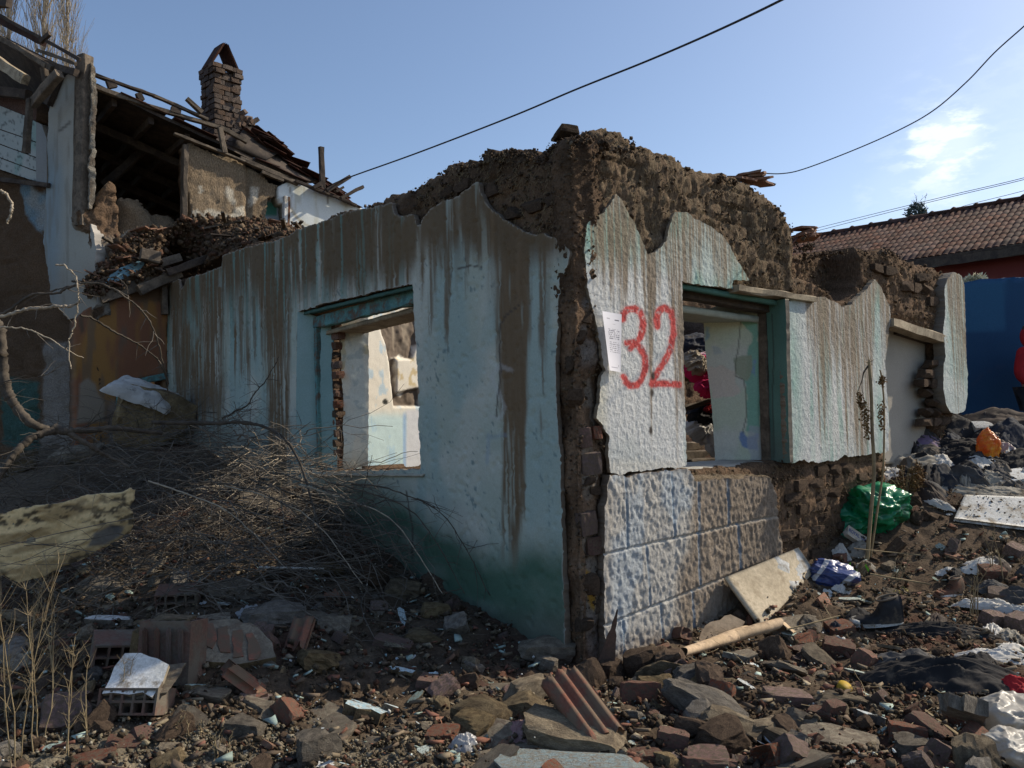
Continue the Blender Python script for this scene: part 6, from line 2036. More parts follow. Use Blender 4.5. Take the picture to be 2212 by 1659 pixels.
P_ = put
Bk, Lp, Sb, Cl = 'brick', 'lump', 'slab', 'clod'
for a in [
    # kind, px, py, size, rot, seed, name, label
    (Bk, 960, 1505, (.17, .12, .11), (10, -28, 35), 1, 'brick_piece', 'red brick end standing tilted, right face sunlit, beyond the pale blue flake'),
    (Bk, 925, 1480, (.18, .11, .06), (0, 8, 80), 2, 'brick_piece', 'dark red brick lying behind the tilted sunlit brick end'),
    (Lp, 1050, 1555, (.34, .22, .13), (12, 4, -35), 1, 'mortar_lump', 'long brown mortar lump left of the ribbed terracotta'),
    (Lp, 1132, 1540, (.24, .18, .11), (5, -10, -30), 2, 'mortar_lump', 'rounded brown mortar lump touching the ribbed terracotta from the left'),
    (Lp, 1245, 1610, (.46, .26, .15), (5, 6, -14), 3, 'mortar_lump', 'largest brown mortar lump, lying across the lower end of the ribbed terracotta'),
    (Sb, 1080, 1492, (.28, .09, .04), (4, 0, 5), 1, 'mortar_slab', 'thin pale mortar slab lying level behind the brown lumps'),
    (Lp, 1268, 1484, (.16, .07, .07), (0, 40, -50), 4, 'mortar_lump', 'small grey mortar bar leaning by the foot of the house corner'),
    (Sb, 1085, 1610, (.30, .22, .05), (18, 8, -30), 2, 'mortar_slab', 'flat tan mortar slab propped beside the pink rag'),
    (Sb, 1100, 1645, (.34, .14, .05), (5, 0, 4), 3, 'mortar_slab', 'tan rendered slab at the bottom edge under the clear plastic scrap'),
    (Bk, 1385, 1520, (.23, .05, .15), (-12, 3, 2), 0, 'brick_piece', 'dull red flat brick standing on edge in front of the house corner'),
    (Cl, 1395, 1450, (.30, .22, .20), (0, 0, 10), 1, 'earth_clod', 'dark earth clod at the foot of the plinth, nearest the corner'),
    (Cl, 1320, 1470, (.20, .18, .16), (0, 0, 50), 2, 'earth_clod', 'dark clod wedged against the house corner'),
    (Cl, 1450, 1445, (.24, .17, .15), (0, 0, 80), 3, 'earth_clod', 'crumbly clod under the lower end of the cardboard tube'),
    (Lp, 1490, 1480, (.24, .16, .12), (0, 0, 10), 5, 'mortar_lump', 'grey mortar lump just below the cardboard tube'),
    (Lp, 1525, 1545, (.46, .20, .17), (0, 20, -35), 6, 'mortar_lump', 'long diagonal mortar block right of the standing red brick'),
    (Lp, 1580, 1585, (.30, .18, .13), (10, 14, -20), 7, 'mortar_lump', 'lower half of the broken diagonal mortar block'),
    (Bk, 1455, 1615, (.15, .12, .10), (-8, 5, -12), 3, 'brick_piece', 'pinkish brick half with a grey mortar edge, near the bottom'),
    (Bk, 1530, 1662, (.24, .14, .07), (-18, 4, 0), 1, 'brick_piece', 'broad pink brick slab cut by the bottom edge of the view'),
    (Bk, 1395, 1642, (.16, .12, .05), (-6, 4, 15), 2, 'brick_piece', 'flat pink brick scrap right of the speckled blue boulder'),
    (Bk, 1700, 1515, (.25, .12, .065), (0, 2, 5), 0, 'brick_piece', 'whole brown brick lying flat with a lit top, centre right'),
    (Sb, 1815, 1610, (.36, .22, .06), (4, 6, -20), 4, 'mortar_slab', 'large tan mortar slab with a lit top at the lower right'),
    (Bk, 1712, 1655, (.17, .12, .14), (30, 30, 20), 3, 'brick_piece', 'red brick wedge pointing up at the bottom edge'),
    (Sb, 1870, 1632, (.26, .05, .03), (0, 0, 8), 5, 'mortar_slab', 'narrow pale mortar strip in front of the large tan slab'),
    (Lp, 1655, 1590, (.16, .14, .10), (0, 0, 0), 0, 'mortar_lump', 'round grey mortar lump between diagonal block and tan slab'),
    (Lp, 1700, 1612, (.22, .10, .08), (0, 14, -35), 1, 'mortar_lump', 'split mortar lump leaning by the tan slab'),
    (Bk, 1960, 1600, (.17, .12, .10), (-8, 6, -18), 1, 'brick_piece', 'red brick half with sunlit top, left of the blue rendered stone'),
    (Bk, 2008, 1590, (.20, .12, .09), (-5, 22, -60), 2, 'brick_piece', 'steep brick leaning between the brick half and the blue stone'),
    (Bk, 2040, 1655, (.15, .12, .12), (10, 25, 30), 3, 'brick_piece', 'brick corner poking up below the blue rendered stone'),
    (Lp, 1975, 1630, (.22, .17, .10), (0, 0, 0), 2, 'mortar_lump', 'broad grey mortar lump below the sunlit brick halves'),
    ('blue', 2085, 1612, (.26, .19, .7), (-30, 8, -20), 0, 'rendered_stone', 'sky blue rendered stone lying between bricks at the lower right'),
    (Bk, 2135, 1625, (.24, .12, .09), (10, 30, -35), 0, 'brick_piece', 'dark brick sloping down beside the white carrier bag'),
    (Bk, 2105, 1568, (.24, .18, .12), (8, 6, 12), 2, 'brick_piece', 'big dark red brick block above the blue rendered stone'),
    (Bk, 1814, 1368, (.18, .14, .09), (4, -6, 10), 1, 'brick_piece', 'brick lump with grey mortar just left of the black shoe'),
    (Bk, 1813, 1418, (.20, .15, .13), (8, 10, -20), 3, 'brick_piece', 'brick with a bright pale top, beyond the yellow lid'),
    (Lp, 1772, 1435, (.22, .16, .09), (10, 25, -50), 3, 'mortar_lump', 'grey mortar lump leaning left of the pale topped brick'),
    (Bk, 1872, 1440, (.16, .12, .12), (20, 20, 40), 2, 'brick_piece', 'dark red brick cube between the pale topped brick and the trousers'),
    (Lp, 1813, 1520, (.26, .14, .07), (0, 6, -5), 4, 'mortar_lump', 'flat mortar lump near the yellow lid'),
    (Lp, 1925, 1290, (.16, .12, .06), (0, 0, 0), 5, 'mortar_lump', 'low reddish lump behind the black shoe'),
    (Bk, 2192, 1200, (.20, .13, .12), (5, 15, 40), 0, 'brick_piece', 'brick lump on the right edge below the white panel'),
    (Bk, 2142, 1245, (.20, .12, .10), (0, 5, 5), 1, 'brick_piece', 'pinkish brick lying under the white crumpled wrapping'),
    (Bk, 2147, 1350, (.18, .12, .12), (8, 12, 20), 2, 'brick_piece', 'upright dark brick under the long white cloth strip'),
    (Bk, 2202, 1355, (.20, .12, .12), (0, 0, 30), 3, 'brick_piece', 'dark brick at the right edge under the white cloth strip'),
    (Bk, 2155, 1292, (.16, .14, .09), (0, 0, 60), 0, 'brick_piece', 'rosy brick lump above the white cloth strip'),
    # left side
    (Lp, 690, 1440, (.26, .34, .12), (-20, 10, 20), 0, 'mortar_lump', 'tall speckled mortar lump standing right of the ribbed red tile'),
    (Sb, 515, 1285, (.46, .26, .09), (6, 10, -12), 1, 'concrete_slab', 'grey concrete slab in shade under the brushwood'),
    (Sb, 220, 1275, (.42, .22, .10), (0, 4, 4), 2, 'concrete_slab', 'thick mossy concrete slab under the foam sheet'),
    (Lp, 590, 1345, (.40, .26, .16), (0, 0, 20), 6, 'mortar_lump', 'broad shaded mortar mass behind the red streaked slab'),
    (Sb, 710, 1342, (.42, .12, .05), (0, 3, -5), 3, 'mortar_slab', 'long flat mortar slab lying near the shaded wall'),
    (Lp, 530, 1585, (.19, .16, .11), (0, 0, 0), 1, 'mortar_lump', 'speckled mortar lump at the edge of the sunlit gravel'),
    (Lp, 680, 1645, (.22, .16, .18), (0, 0, 40), 2, 'mortar_lump', 'pointed grey lump standing in the sunlit gravel'),
    (Lp, 372, 1632, (.11, .08, .07), (0, 0, 20), 3, 'mortar_lump', 'small grey stone on the sunlit gravel, left of the pointed lump'),
    (Sb, 445, 1510, (.26, .12, .06), (0, 0, -5), 4, 'mortar_slab', 'mortar slab carrying a mint green paint patch'),
    (Sb, 575, 1535, (.26, .10, .04), (4, 0, -4), 5, 'mortar_slab', 'thin slab with a broken shell on it, left of the dark red soil'),
    (Bk, 205, 1655, (.20, .12, .05), (10, 0, 25), 0, 'brick_piece', 'sunlit orange tile piece at the bottom edge, left of the gravel'),
    (Bk, 275, 1612, (.19, .10, .04), (8, 6, 15), 1, 'brick_piece', 'flat red tile piece lying just behind the sunlit gravel'),
    (Bk, 320, 1590, (.14, .10, .04), (20, 10, 50), 2, 'brick_piece', 'red shard leaning below the hollow block with the white face'),
    (Bk, 145, 1560, (.24, .20, .13), (35, 12, 25), 3, 'brick_piece', 'big rusty brown tile block behind the dry stalks'),
    (Bk, 556, 1515, (.20, .07, .03), (6, 0, 12), 1, 'brick_piece', 'slim pink tile strip under the grooved brick'),
    (Bk, 110, 1130, (.62, .40, .16), (12, -8, 20), 0, 'brick_mass', 'large reddish slab half buried under twigs above the foam sheet'),
    (Lp, 42, 1010, (.45, .25, .25), (0, 0, 0), 4, 'mortar_lump', 'pinkish rounded stone in the brush at the left edge'),
    (Sb, 165, 985, (.80, .30, .16), (10, 0, -4), 0, 'concrete_slab', 'crumbling pale slab beneath the thick dead branch'),
    (Lp, 190, 925, (.70, .30, .40), (0, 10, 0), 5, 'mortar_lump', 'tan plaster lump standing behind the thick dead branch'),
    (Lp, 1180, 1420, (.36, .2, .16), (0, 0, 5), 6, 'mortar_lump', 'white speckled lump at the foot of the shaded wall by the corner'),
    (Lp, 870, 1285, (.26, .2, .14), (0, 0, 5), 7, 'mortar_lump', 'grey lump against the shaded wall under the window'),
    (Lp, 935, 1330, (.22, .17, .12), (0, 0, 35), 1, 'mortar_lump', 'grey lump halfway between window and corner'),
    (Lp, 912, 1385, (.24, .13, .09), (0, 0, 5), 2, 'mortar_lump', 'long blue edged lump in the shade by the dark soil'),
    (Cl, 960, 1270, (.34, .22, .15), (0, 0, 5), 4, 'earth_clod', 'rounded dark clod lying against the turquoise wall foot'),
    (Bk, 850, 1400, (.26, .12, .07), (0, 4, -12), 0, 'brick_piece', 'shaded red ribbed brick lying in the dark soil'),
]:
    kind, px, py, size, rot, seed, name, label = a
    cat = {'brick_piece': 'brick', 'mortar_lump': 'rubble', 'mortar_slab': 'slab', 'earth_clod': 'clod', 'concrete_slab': 'slab', 'rendered_stone': 'stone', 'brick_mass': 'slab'}[name]
    P_(kind, px, py, size, rot, name, label, cat, seed=seed, sink=-size[2] * .25)
# speckled boulder at the bottom edge
MT['speckle'] = M('speckled_render', (0.24, 0.225, 0.19), (0.25, 0.32, 0.33), 22, bump=1.0, bscale=45, bdist=.02, grain=.3)
P_(Lp, 1240, 1675, (.62, .34, .16), (0, 0, 3), 'rendered_stone', 'broad speckled grey and pale blue boulder at the bottom edge', 'stone', mat='speckle', seed=3, sink=0.0)
# flakes of painted plaster that can be told apart
for (k, px, py, size, rot, label) in [
    ('blue', 788, 1552, (.31, .20, .55), (-14, 6, -10), 'biggest pale blue plaster flake, half in sun at the edge of the shadow'),
    ('blue', 868, 1464, (.20, .07, .2), (-6, 6, -6), 'narrow blue flake lying in shade behind the red bricks'),
    ('blue', 845, 1545, (.10, .08, .3), (-20, 20, 10), 'small blue flake between the biggest blue flake and the mortar lumps'),
    ('blue', 868, 1345, (.07, .16, .2), (30, 10, 30), 'small blue flake standing near the shaded wall'),
    ('teal', 422, 1500, (.12, .07, .3), (-20, 0, 5), 'mint green flake resting on a mortar slab at the lower left'),
    ('teal', 1925, 1412, (.20, .12, .2), (-18, 8, -10), 'dull mint flake left of the black trousers'),
    ('teal', 1853, 1466, (.18, .10, .15), (-10, 8, -12), 'pale mint flake just beyond the yellow lid'),
    ('blue', 1880, 1566, (.20, .13, .4), (-14, 8, -25), 'light blue flake above the sunlit brick half'),
    ('teal', 1525, 1592, (.17, .08, .3), (-12, 0, 6), 'green flake under the broken diagonal mortar block'),
    ('teal', 1587, 1432, (.17, .10, .3), (-8, 6, -10), 'greenish flake under the cardboard tube'),
    ('teal', 1715, 1385, (.20, .10, .2), (-6, 6, -6), 'grey green flake at the upper end of the cardboard tube'),
    ('teal', 1835, 1306, (.22, .06, .15), (-4, 0, 12), 'long mint flake between the blue bag and the black shoe'),
    ('teal', 1873, 1310, (.12, .07, .15), (-4, 0, -12), 'second mint flake right behind the black shoe'),
    ('teal', 2070, 1528, (.12, .08, .2), (-10, 0, 12), 'mint flake above the big dark brick block'),
    ('teal', 2124, 1382, (.08, .12, .2), (-50, 0, 12), 'mint flake standing upright near the right edge'),
    ('teal', 2168, 1405, (.12, .05, .1), (-10, 0, -12), 'mint flake lying near the standing one at the right edge'),
    ('white', 240, 1352, (.34, .20, .35), (-8, 4, -8), 'broad white plaster slab left of the tall hollow block'),
    ('white', 1236, 1556, (.12, .10, .3), (-30, 10, 0), 'white chip beside the top of the ribbed terracotta'),
    ('blue', 50, 1515, (.10, .14, .2), (-40, 0, 20), 'bluish flake in the dry weeds at the left edge'),
]:
    P_(k, px, py, size, rot, 'plaster_flake', label, 'plaster flake', seed=int(px), sink=-.02, lift=.015)

# ribbed terracotta and hollow blocks
o = link('ribbed_brick', ribbed_tile('ribbed_brick', .21, .40, .05, 3, MT['tile'], 1)); p = gpt(1258, 1592, .14)
o.matrix_world = Matrix.Translation(Vector(p)) @ Euler((R(32), R(-8), R(30))).to_matrix().to_4x4()
tag(o, 'large three ribbed terracotta piece leaning on mortar in front of the house corner', 'brick')
o = link('ribbed_brick', ribbed_tile('ribbed_brick', .10, .22, .05, 3, MT['tile'], 2)); p = gpt(525, 1500, .06)
o.matrix_world = Matrix.Translation(Vector(p)) @ Euler((R(-40), 0, R(-78))).to_matrix().to_4x4()
tag(o, 'orange grooved brick lying lengthwise in shade beyond the sunlit gravel', 'brick')
o = link('ribbed_brick', ribbed_tile('ribbed_brick', .14, .20, .03, 2, MT['tile'], 3)); p = gpt(648, 1402, .09)
o.matrix_world = Matrix.Translation(Vector(p)) @ Euler((R(48), 0, R(-12))).to_matrix().to_4x4()
tag(o, 'red ribbed tile piece leaning on the tall speckled mortar lump', 'brick')
MT['hollow'] = M('dusty_hollow_brick', (0.15, 0.085, 0.065), (0.12, 0.09, 0.07), 6, bump=.5, dust=(.14, .12, .095), dustamt=.5)
hb = empty('hollow_block', tuple(gpt(366, 1470)), 'tall dusty hollow block standing on end with open cells on top', 'hollow block', rz=R(-6))
hm = hollow_block('body', .30, .20, .34, 5, 2, MT['hollow'])
o = link('body', hm, hb, (0.02, 0, .16), (R(82), 0, 0))
o = link('mortar_side', LUMP[2], hb, (-.15, .02, .12), (0, .1, .3), (.16, .2, .34))
o = link('mortar_top', LUMP[4], hb, (-.02, .03, .315), (0, 0, 0), (.26, .16, .07))
for i in range(4):
    link('groove_rib', BRK[0], hb, (-.08 + i * .068, -.108, .15), (0, 0, 0), (.03, .016, .31))
hb2 = empty('hollow_block', tuple(gpt(295, 1548)), 'broken hollow block with a bright white plastered face in front of the taller one', 'hollow block', rz=R(-4))
link('body', hollow_block('body', .31, .13, .2, 5, 2, MT['hollow']), hb2, (-.01, .02, .07), (R(-18), 0, 0))
link('mortar_bed', SLAB[1], hb2, (0, .05, .14), (R(24), 0, 0), (.33, .23, .06))
pm = plate('white_face', [(-.15, -.10), (.13, -.115), (.15, -.02), (.145, .07), (.06, .10), (-.04, .115), (-.13, .12), (-.145, .03)], .022, MT['flake_white'], MT['concrete'], .006, seed=3)
link('white_face', pm, hb2, (.0, .02, .20), (R(42), R(3), R(-2)))
hb3 = empty('hollow_block', tuple(gpt(385, 1310)), 'small hollow block with dark cells lying behind the tall one under twigs', 'hollow block', rz=R(10))
link('body', hollow_block('body', .28, .14, .16, 4, 2, MT['hollow']), hb3, (0, 0, .06), (R(20), 0, 0))
hb4 = empty('hollow_block', tuple(gpt(300, 1420)), 'hollow block fragment with a brown ribbed side behind the white plaster slab', 'hollow block', rz=R(30))
link('body', hollow_block('body', .30, .15, .24, 4, 2, MT['hollow']), hb4, (-.10, 0, .06), (R(10), R(8), 0))
o = link('tiled_slab', plate('tiled_slab', [(-.24, .1), (-.1, .17), (.1, .15), (.22, .04), (.27, -.07), (.1, -.16), (-.1, -.17), (-.22, -.04)], .06, MT['concrete'], MT['mortar'], .008, seed=5))
lay(o, gpt(505, 1425, .08), (R(18), R(4), R(0)))
tag(o, 'mortar slab with four worn red tile streaks behind the grooved brick', 'slab')
ts = o
for i in range(4):
    q = link('red_streak', plate('red_streak', [(-.03, -.10), (.025, -.11), (.035, 0), (.03, .1), (-.025, .09)], .01, MT['tile'], None, .008, seed=6 + i), ts, (-.15 + .09 * i, .01 - .01 * i, .032), (0, 0, R(28)))

# ---- leaning board, foam sheet, white panel, cardboard tube
def wedge_board(name, pts3, th, mat, label, cat, col=None, n=14, bump_=.0):
    a, b, c, d = [np.asarray(p, float) for p in pts3]
    o = quad_slab(name, [a, b, c, d], th, mat, None, col=col, n=(n, n), amp=bump_, seed=9)
    return tag(o, label, cat)


B1, B2 = PR.at(1563, 1251, .05), PR.at(1722, 1186, .12)
B3 = gpt(1757, 1243) + [0, 0, .02]; B4 = gpt(1643, 1362)
MT['boardwood'] = M('bleached_board', (0.50, 0.42, 0.30), (0.40, 0.33, 0.23), 5, bump=.4, bscale=30, bdist=.003, dust=(.3, .24, .16), dustamt=.3)
bn = np.cross(B2 - B1, B4 - B1); bn /= np.linalg.norm(bn); bn = bn if bn @ (CAM - B1) > 0 else -bn
bn = bn * .006 + bn * .012
bo = wedge_board('leaning_board', [B1, B2, B3, B4], .022, MT['boardwood'], 'pale wooden board with peeling white paint leaning on the plinth', 'board', n=20)
o = quad_slab('paint_patch', [B1 + (B2 - B1) * .55 + bn, B2 + (B1 - B2) * .01 + bn, B3 + (B4 - B3) * .02 + bn, B3 + (B4 - B3) * .42 + bn], .003, MT['flake_white'], None, n=(8, 8), seed=10)
o.parent = bo

# foam sheet
def foam_sheet():
    D = 6.4
    pl = Plane((-3.2, 6.2), (0.93, 0.36))
    out = [(0, 1112), (40, 1100), (142, 1084), (190, 1068), (240, 1066), (262, 1064), (280, 1052), (292, 1058), (291, 1078), (280, 1098), (289, 1107), (288, 1135), (280, 1150), (262, 1160), (230, 1180), (178, 1208), (100, 1240), (43, 1258), (10, 1240), (-30, 1250), (-60, 1150), (-40, 1115)]

    def col(u, z, s, px, py):
        g = fbm(u * 3 + z * 1.5, z * 22 - u * 5, 1, 4, 301)
        c = mixc((0.74, 0.55, 0.29), (0.30, 0.20, 0.09), ss(.38, .62, g) * .8)
        pit = ss(.54, .62, fbm(u * 20, z * 34, 1, 3, 302)) * ss(.38, .55, fbm(u * 3, z * 4, 4, 2, 303))
        c = mixc(c, (0.09, 0.07, 0.045), pit * .95)
        gr = sdpoly(px, py, [(190, 1180), (205, 1150), (240, 1130), (272, 1135), (262, 1158), (225, 1178)]) + 10 * (g - .5)
        c = mixc(c, (0.11, 0.105, 0.10), ss(4, -4, gr) * .9)
        return c
    o = sheet('foam_sheet', pl, out, MT['foam'], ds=.014, thick=.05, off=0, disp=lambda u, z, s: .11 * (fbm(u * 1.3 + z, z * 2.4, 1, 3, 304) - .5) + .02 * (ridge(u * 5, z * 14 - u * 3, 2, 2, 305) - .5) - .012 * ss(.60, .66, fbm(u * 22, z * 34, 1, 3, 302)) + .05 * ss(.25, 0, -s) * ss(0, .8, u), colf=col, edgecol=(.28, .25, .18), jag=.012, seed=301, back=True)
    tag(o, 'torn slab of yellowed foam insulation, pitted brown, propped in the brushwood', 'foam sheet')


foam_sheet()
# white panel lying on the slope
W_ = [gpt(2062, 1132), gpt(2085, 1090), gpt(2205, 1096), gpt(2218, 1150), gpt(2140, 1146)]
wp = quad_slab('chipboard_sheet', [W_[0] + [0, 0, .05], gpt(2260, 1158) + [0, 0, .05], gpt(2235, 1096) + [0, 0, .09], W_[1] + [0, 0, .09]], .035, MT['flake_white'], None, n=(24, 14), amp=.002, seed=12)
tag(wp, 'flat white chipboard panel sprinkled with soil on the rubbish slope', 'panel')
# cardboard tube: two nested rolled sheets
def roll(name, A, B, r0, r1, mat, turns=1.35, n=40, k=8, seed=0):
    A, B = np.asarray(A, float), np.asarray(B, float)
    t = (B - A) / np.linalg.norm(B - A)
    a = np.cross(t, [0, 0, 1]); a /= np.linalg.norm(a); b = np.cross(a, t)
    th_ = np.linspace(0, turns * 2 * math.pi, n)
    V = []
    for i in range(k):
        f = i / (k - 1)
        r_ = (r0 + (r1 - r0) * f) * (1 + .10 * th_ / 6.28) * (1 + .05 * np.sin(f * 9 + seed))
        c = A + (B - A) * f
        sk = .03 * np.sin(th_) * (1 if i in (0, k - 1) else 0)
        V.append(c + np.cos(th_)[:, None] * r_[:, None] * a + np.sin(th_)[:, None] * r_[:, None] * b * .8 + sk[:, None] * t)
    V = np.concatenate(V)
    idx = np.arange(k * n).reshape(k, n)
    F = np.stack([idx[:-1, :-1], idx[:-1, 1:], idx[1:, 1:], idx[1:, :-1]], -1).reshape(-1, 4)
    return mesh(name, V, F, mat, True)


ct = empty('cardboard_tube', (0, 0, 0), 'long rolled cardboard sheet lying below the leaning board', 'cardboard tube')
A_, B_ = gpt(1475, 1436, .07), gpt(1600, 1400, .09)
C_ = gpt(1682, 1376, .09)
link('front_roll', roll('front_roll', A_, B_ + (B_ - A_) * .1, .028, .05, MT['cardboard'], 1.6, seed=1), ct)
link('rear_roll', roll('rear_roll', B_ - (B_ - A_) * .15, C_, .042, .04, MT['cardboard'], 1.4, seed=2), ct)
o = link('cardboard_scrap', plate('cardboard_scrap', [(-.2, -.08), (.1, -.1), (.2, 0), (.12, .1), (-.1, .09)], .006, MT['cardboard'], None, .01, seed=4)); lay(o, gpt(1560, 1378, .05), (R(35), R(-10), R(10)))
tag(o, 'curled tan cardboard scrap between the tube and the plinth', 'cardboard')
o = link('cardboard_scrap', plate('cardboard_scrap', [(-.12, -.05), (.08, -.08), (.12, .05), (-.05, .08)], .006, MT['cardboard'], None, .01, seed=5)); lay(o, gpt(1705, 1370, .05), (R(25), R(20), R(60)))
tag(o, 'small curled cardboard piece at the upper end of the tube', 'cardboard')

# ---- cloth, bags and clothing
def cloth(name, px, py, w, d, h, mat, label, cat='cloth', seed=0, rz=0.0, folds=3.0, amp=.035, n=46, group=None, lift=0.0, pts=None, sharp=1.0, edge=.25, smooth=True):
    """a crumpled piece of fabric or plastic lying over the ground"""
    g = np.linspace(-1, 1, n)
    X, Y = np.meshgrid(g, g)
    rr = np.sqrt(X ** 2 + Y ** 2) / (1 + edge * 2 * (fbm(np.cos(np.arctan2(Y, X)) * 1.3 + seed, np.sin(np.arctan2(Y, X)) * 1.3, seed * .7, 3, seed) - .4))
    # square grid squeezed to a disc
    m = np.maximum(np.abs(X), np.abs(Y)); l = np.sqrt(X ** 2 + Y ** 2) + 1e-6
    Xd, Yd = X * m / l, Y * m / l
    ang = np.arctan2(Yd, Xd)
    rad = 1 + edge * 2.2 * (fbm(np.cos(ang) * 1.6 + seed * 3.1, np.sin(ang) * 1.6, seed * .37, 3, seed) - .5)
    Xd, Yd = Xd * rad, Yd * rad
    wx = Xd + .35 * (fbm(Xd * 1.3 + seed, Yd * 1.3, 1, 2, seed) - .5); wy = Yd + .35 * (fbm(Xd * 1.3, Yd * 1.3 + seed, 4, 2, seed + 1) - .5)
    f = ridge(wx * folds * .45 + seed, wy * folds * 1.2, seed * 1.3, 2, seed + 2) ** (1.6 * sharp)
    f2 = fbm(wx * folds * 3, wy * folds * 3, 2, 3, seed + 3)
    dome = (1 - np.clip(m, 0, 1) ** 2)
    Z = h * dome * (.45 + .8 * fbm(wx * 1.2, wy * 1.2, seed, 2, seed + 4)) + amp * min(1, 2.8 / folds) * (.75 * (f - .3) * (.35 + dome) * 1.6 + .35 * (f2 - .5)) + .012 * (ridge(wx * folds * 2.2, wy * folds * 3.4, 5, 2, seed + 6) - .5)
    lx, ly = Xd * w / 2, Yd * d / 2
    ca, sa = math.cos(rz), math.sin(rz)
    c = gpt(px, py)
    if w > .22: AVOID.append((c[0], c[1], max(w, d) * .42))
    GX, GY = c[0] + lx * ca - ly * sa, c[1] + lx * sa + ly * ca
    GZ = gz(GX, GY) + Z + .012 + lift
    V = np.stack([GX - c[0], GY - c[1], GZ - c[2]], -1).reshape(-1, 3)
    idx = np.arange(n * n).reshape(n, n)
    F = np.stack([idx[:-1, :-1], idx[:-1, 1:], idx[1:, 1:], idx[1:, :-1]], -1).reshape(-1, 4)
    o = link(name, mesh(name, V, F, mat, smooth), loc=tuple(c))
    return tag(o, label, cat, group)


K = cloth_mat


def band_mat():
    m = cloth_mat('blue_printed_plastic', (0.03, 0.05, 0.16), (0.045, 0.07, 0.2), rough=.3, spec=.5, dustamt=0)
    N, L = m.node_tree.nodes, m.node_tree.links
    w = N.new('ShaderNodeTexWave'); w.inputs['Scale'].default_value = 1.3; w.inputs['Distortion'].default_value = 7.0; w.inputs['Detail'].default_value = 1; w.inputs['Detail Scale'].default_value = 1.2
    tc = N.new('ShaderNodeTexCoord'); L.new(tc.outputs['Object'], w.inputs['Vector'])
    r = N.new('ShaderNodeMapRange'); r.inputs['From Min'].default_value = .92; r.inputs['From Max'].default_value = .95; L.new(w.outputs['Fac'], r.inputs['Value'])
    b = N['Principled BSDF']; src = b.inputs['Base Color'].links[0].from_socket
    x = N.new('ShaderNodeMix'); x.data_type = 'RGBA'; L.new(r.outputs[0], x.inputs['Factor']); L.new(src, x.inputs['A']); x.inputs['B'].default_value = (.5, .5, .52, 1)
    L.new(x.outputs['Result'], b.inputs['Base Color'])
    return m


fb = dict(
    black=K('black_cloth', (0.016, 0.016, 0.018), (0.03, 0.028, 0.028), dustamt=.25), grey=K('grey_cloth', (0.085, 0.082, 0.08), (0.05, 0.05, 0.052)), dark=K('dark_blue_cloth', (0.022, 0.027, 0.04), (0.04, 0.042, 0.05), dustamt=.3),
    cream=K('cream_cloth', (0.46, 0.40, 0.30), (0.34, 0.29, 0.22)), purple=K('lilac_wool', (0.17, 0.12, 0.20), (0.24, 0.18, 0.27), rough=1.0), red=K('red_cloth', (0.42, 0.025, 0.03), (0.3, 0.02, 0.025), dustamt=0),
    crimson=K('crimson_cloth', (0.62, 0.02, 0.11), (0.45, 0.015, 0.08), dustamt=0), pink=K('pink_print_cloth', (0.80, 0.55, 0.60), (0.85, 0.8, 0.78), dustamt=0), white=K('white_cloth', (0.60, 0.58, 0.54), (0.48, 0.46, 0.42), dustamt=.2),
    rag=K('dusty_pink_rag', (0.27, 0.15, 0.15), (0.35, 0.24, 0.22)), green=K('green_plastic', (0.01, 0.27, 0.115), (0.012, 0.15, 0.07), rough=.3, trans=.35, spec=.6, dustamt=0), bluebag=band_mat(),
    clear=K('clear_plastic', (0.55, 0.55, 0.55), (0.42, 0.42, 0.42), rough=.2, trans=.45, spec=.7, dustamt=0), whitebag=K('white_carrier_bag', (0.55, 0.53, 0.48), (0.42, 0.38, 0.32), rough=.4, trans=.4, spec=.5, dustamt=.15),
    orange=K('orange_bag', (0.68, 0.16, 0.04), (0.75, 0.42, 0.05), rough=.3, trans=.35, spec=.5, dustamt=0), taupe=K('taupe_cloth', (0.17, 0.145, 0.115), (0.11, 0.095, 0.08)), sheer=K('sheer_curtain', (0.40, 0.37, 0.31), (0.28, 0.26, 0.22), trans=.3),
    yellow=K('yellow_plastic', (0.42, 0.28, 0.03), (0.3, 0.2, 0.03), rough=.6, dustamt=.3), brown=K('brown_cloth', (0.07, 0.05, 0.04), (0.04, 0.03, 0.026)), pinkbag=K('pinkish_plastic', (0.46, 0.37, 0.37), (0.34, 0.28, 0.28), rough=.35, trans=.3, dustamt=.1))

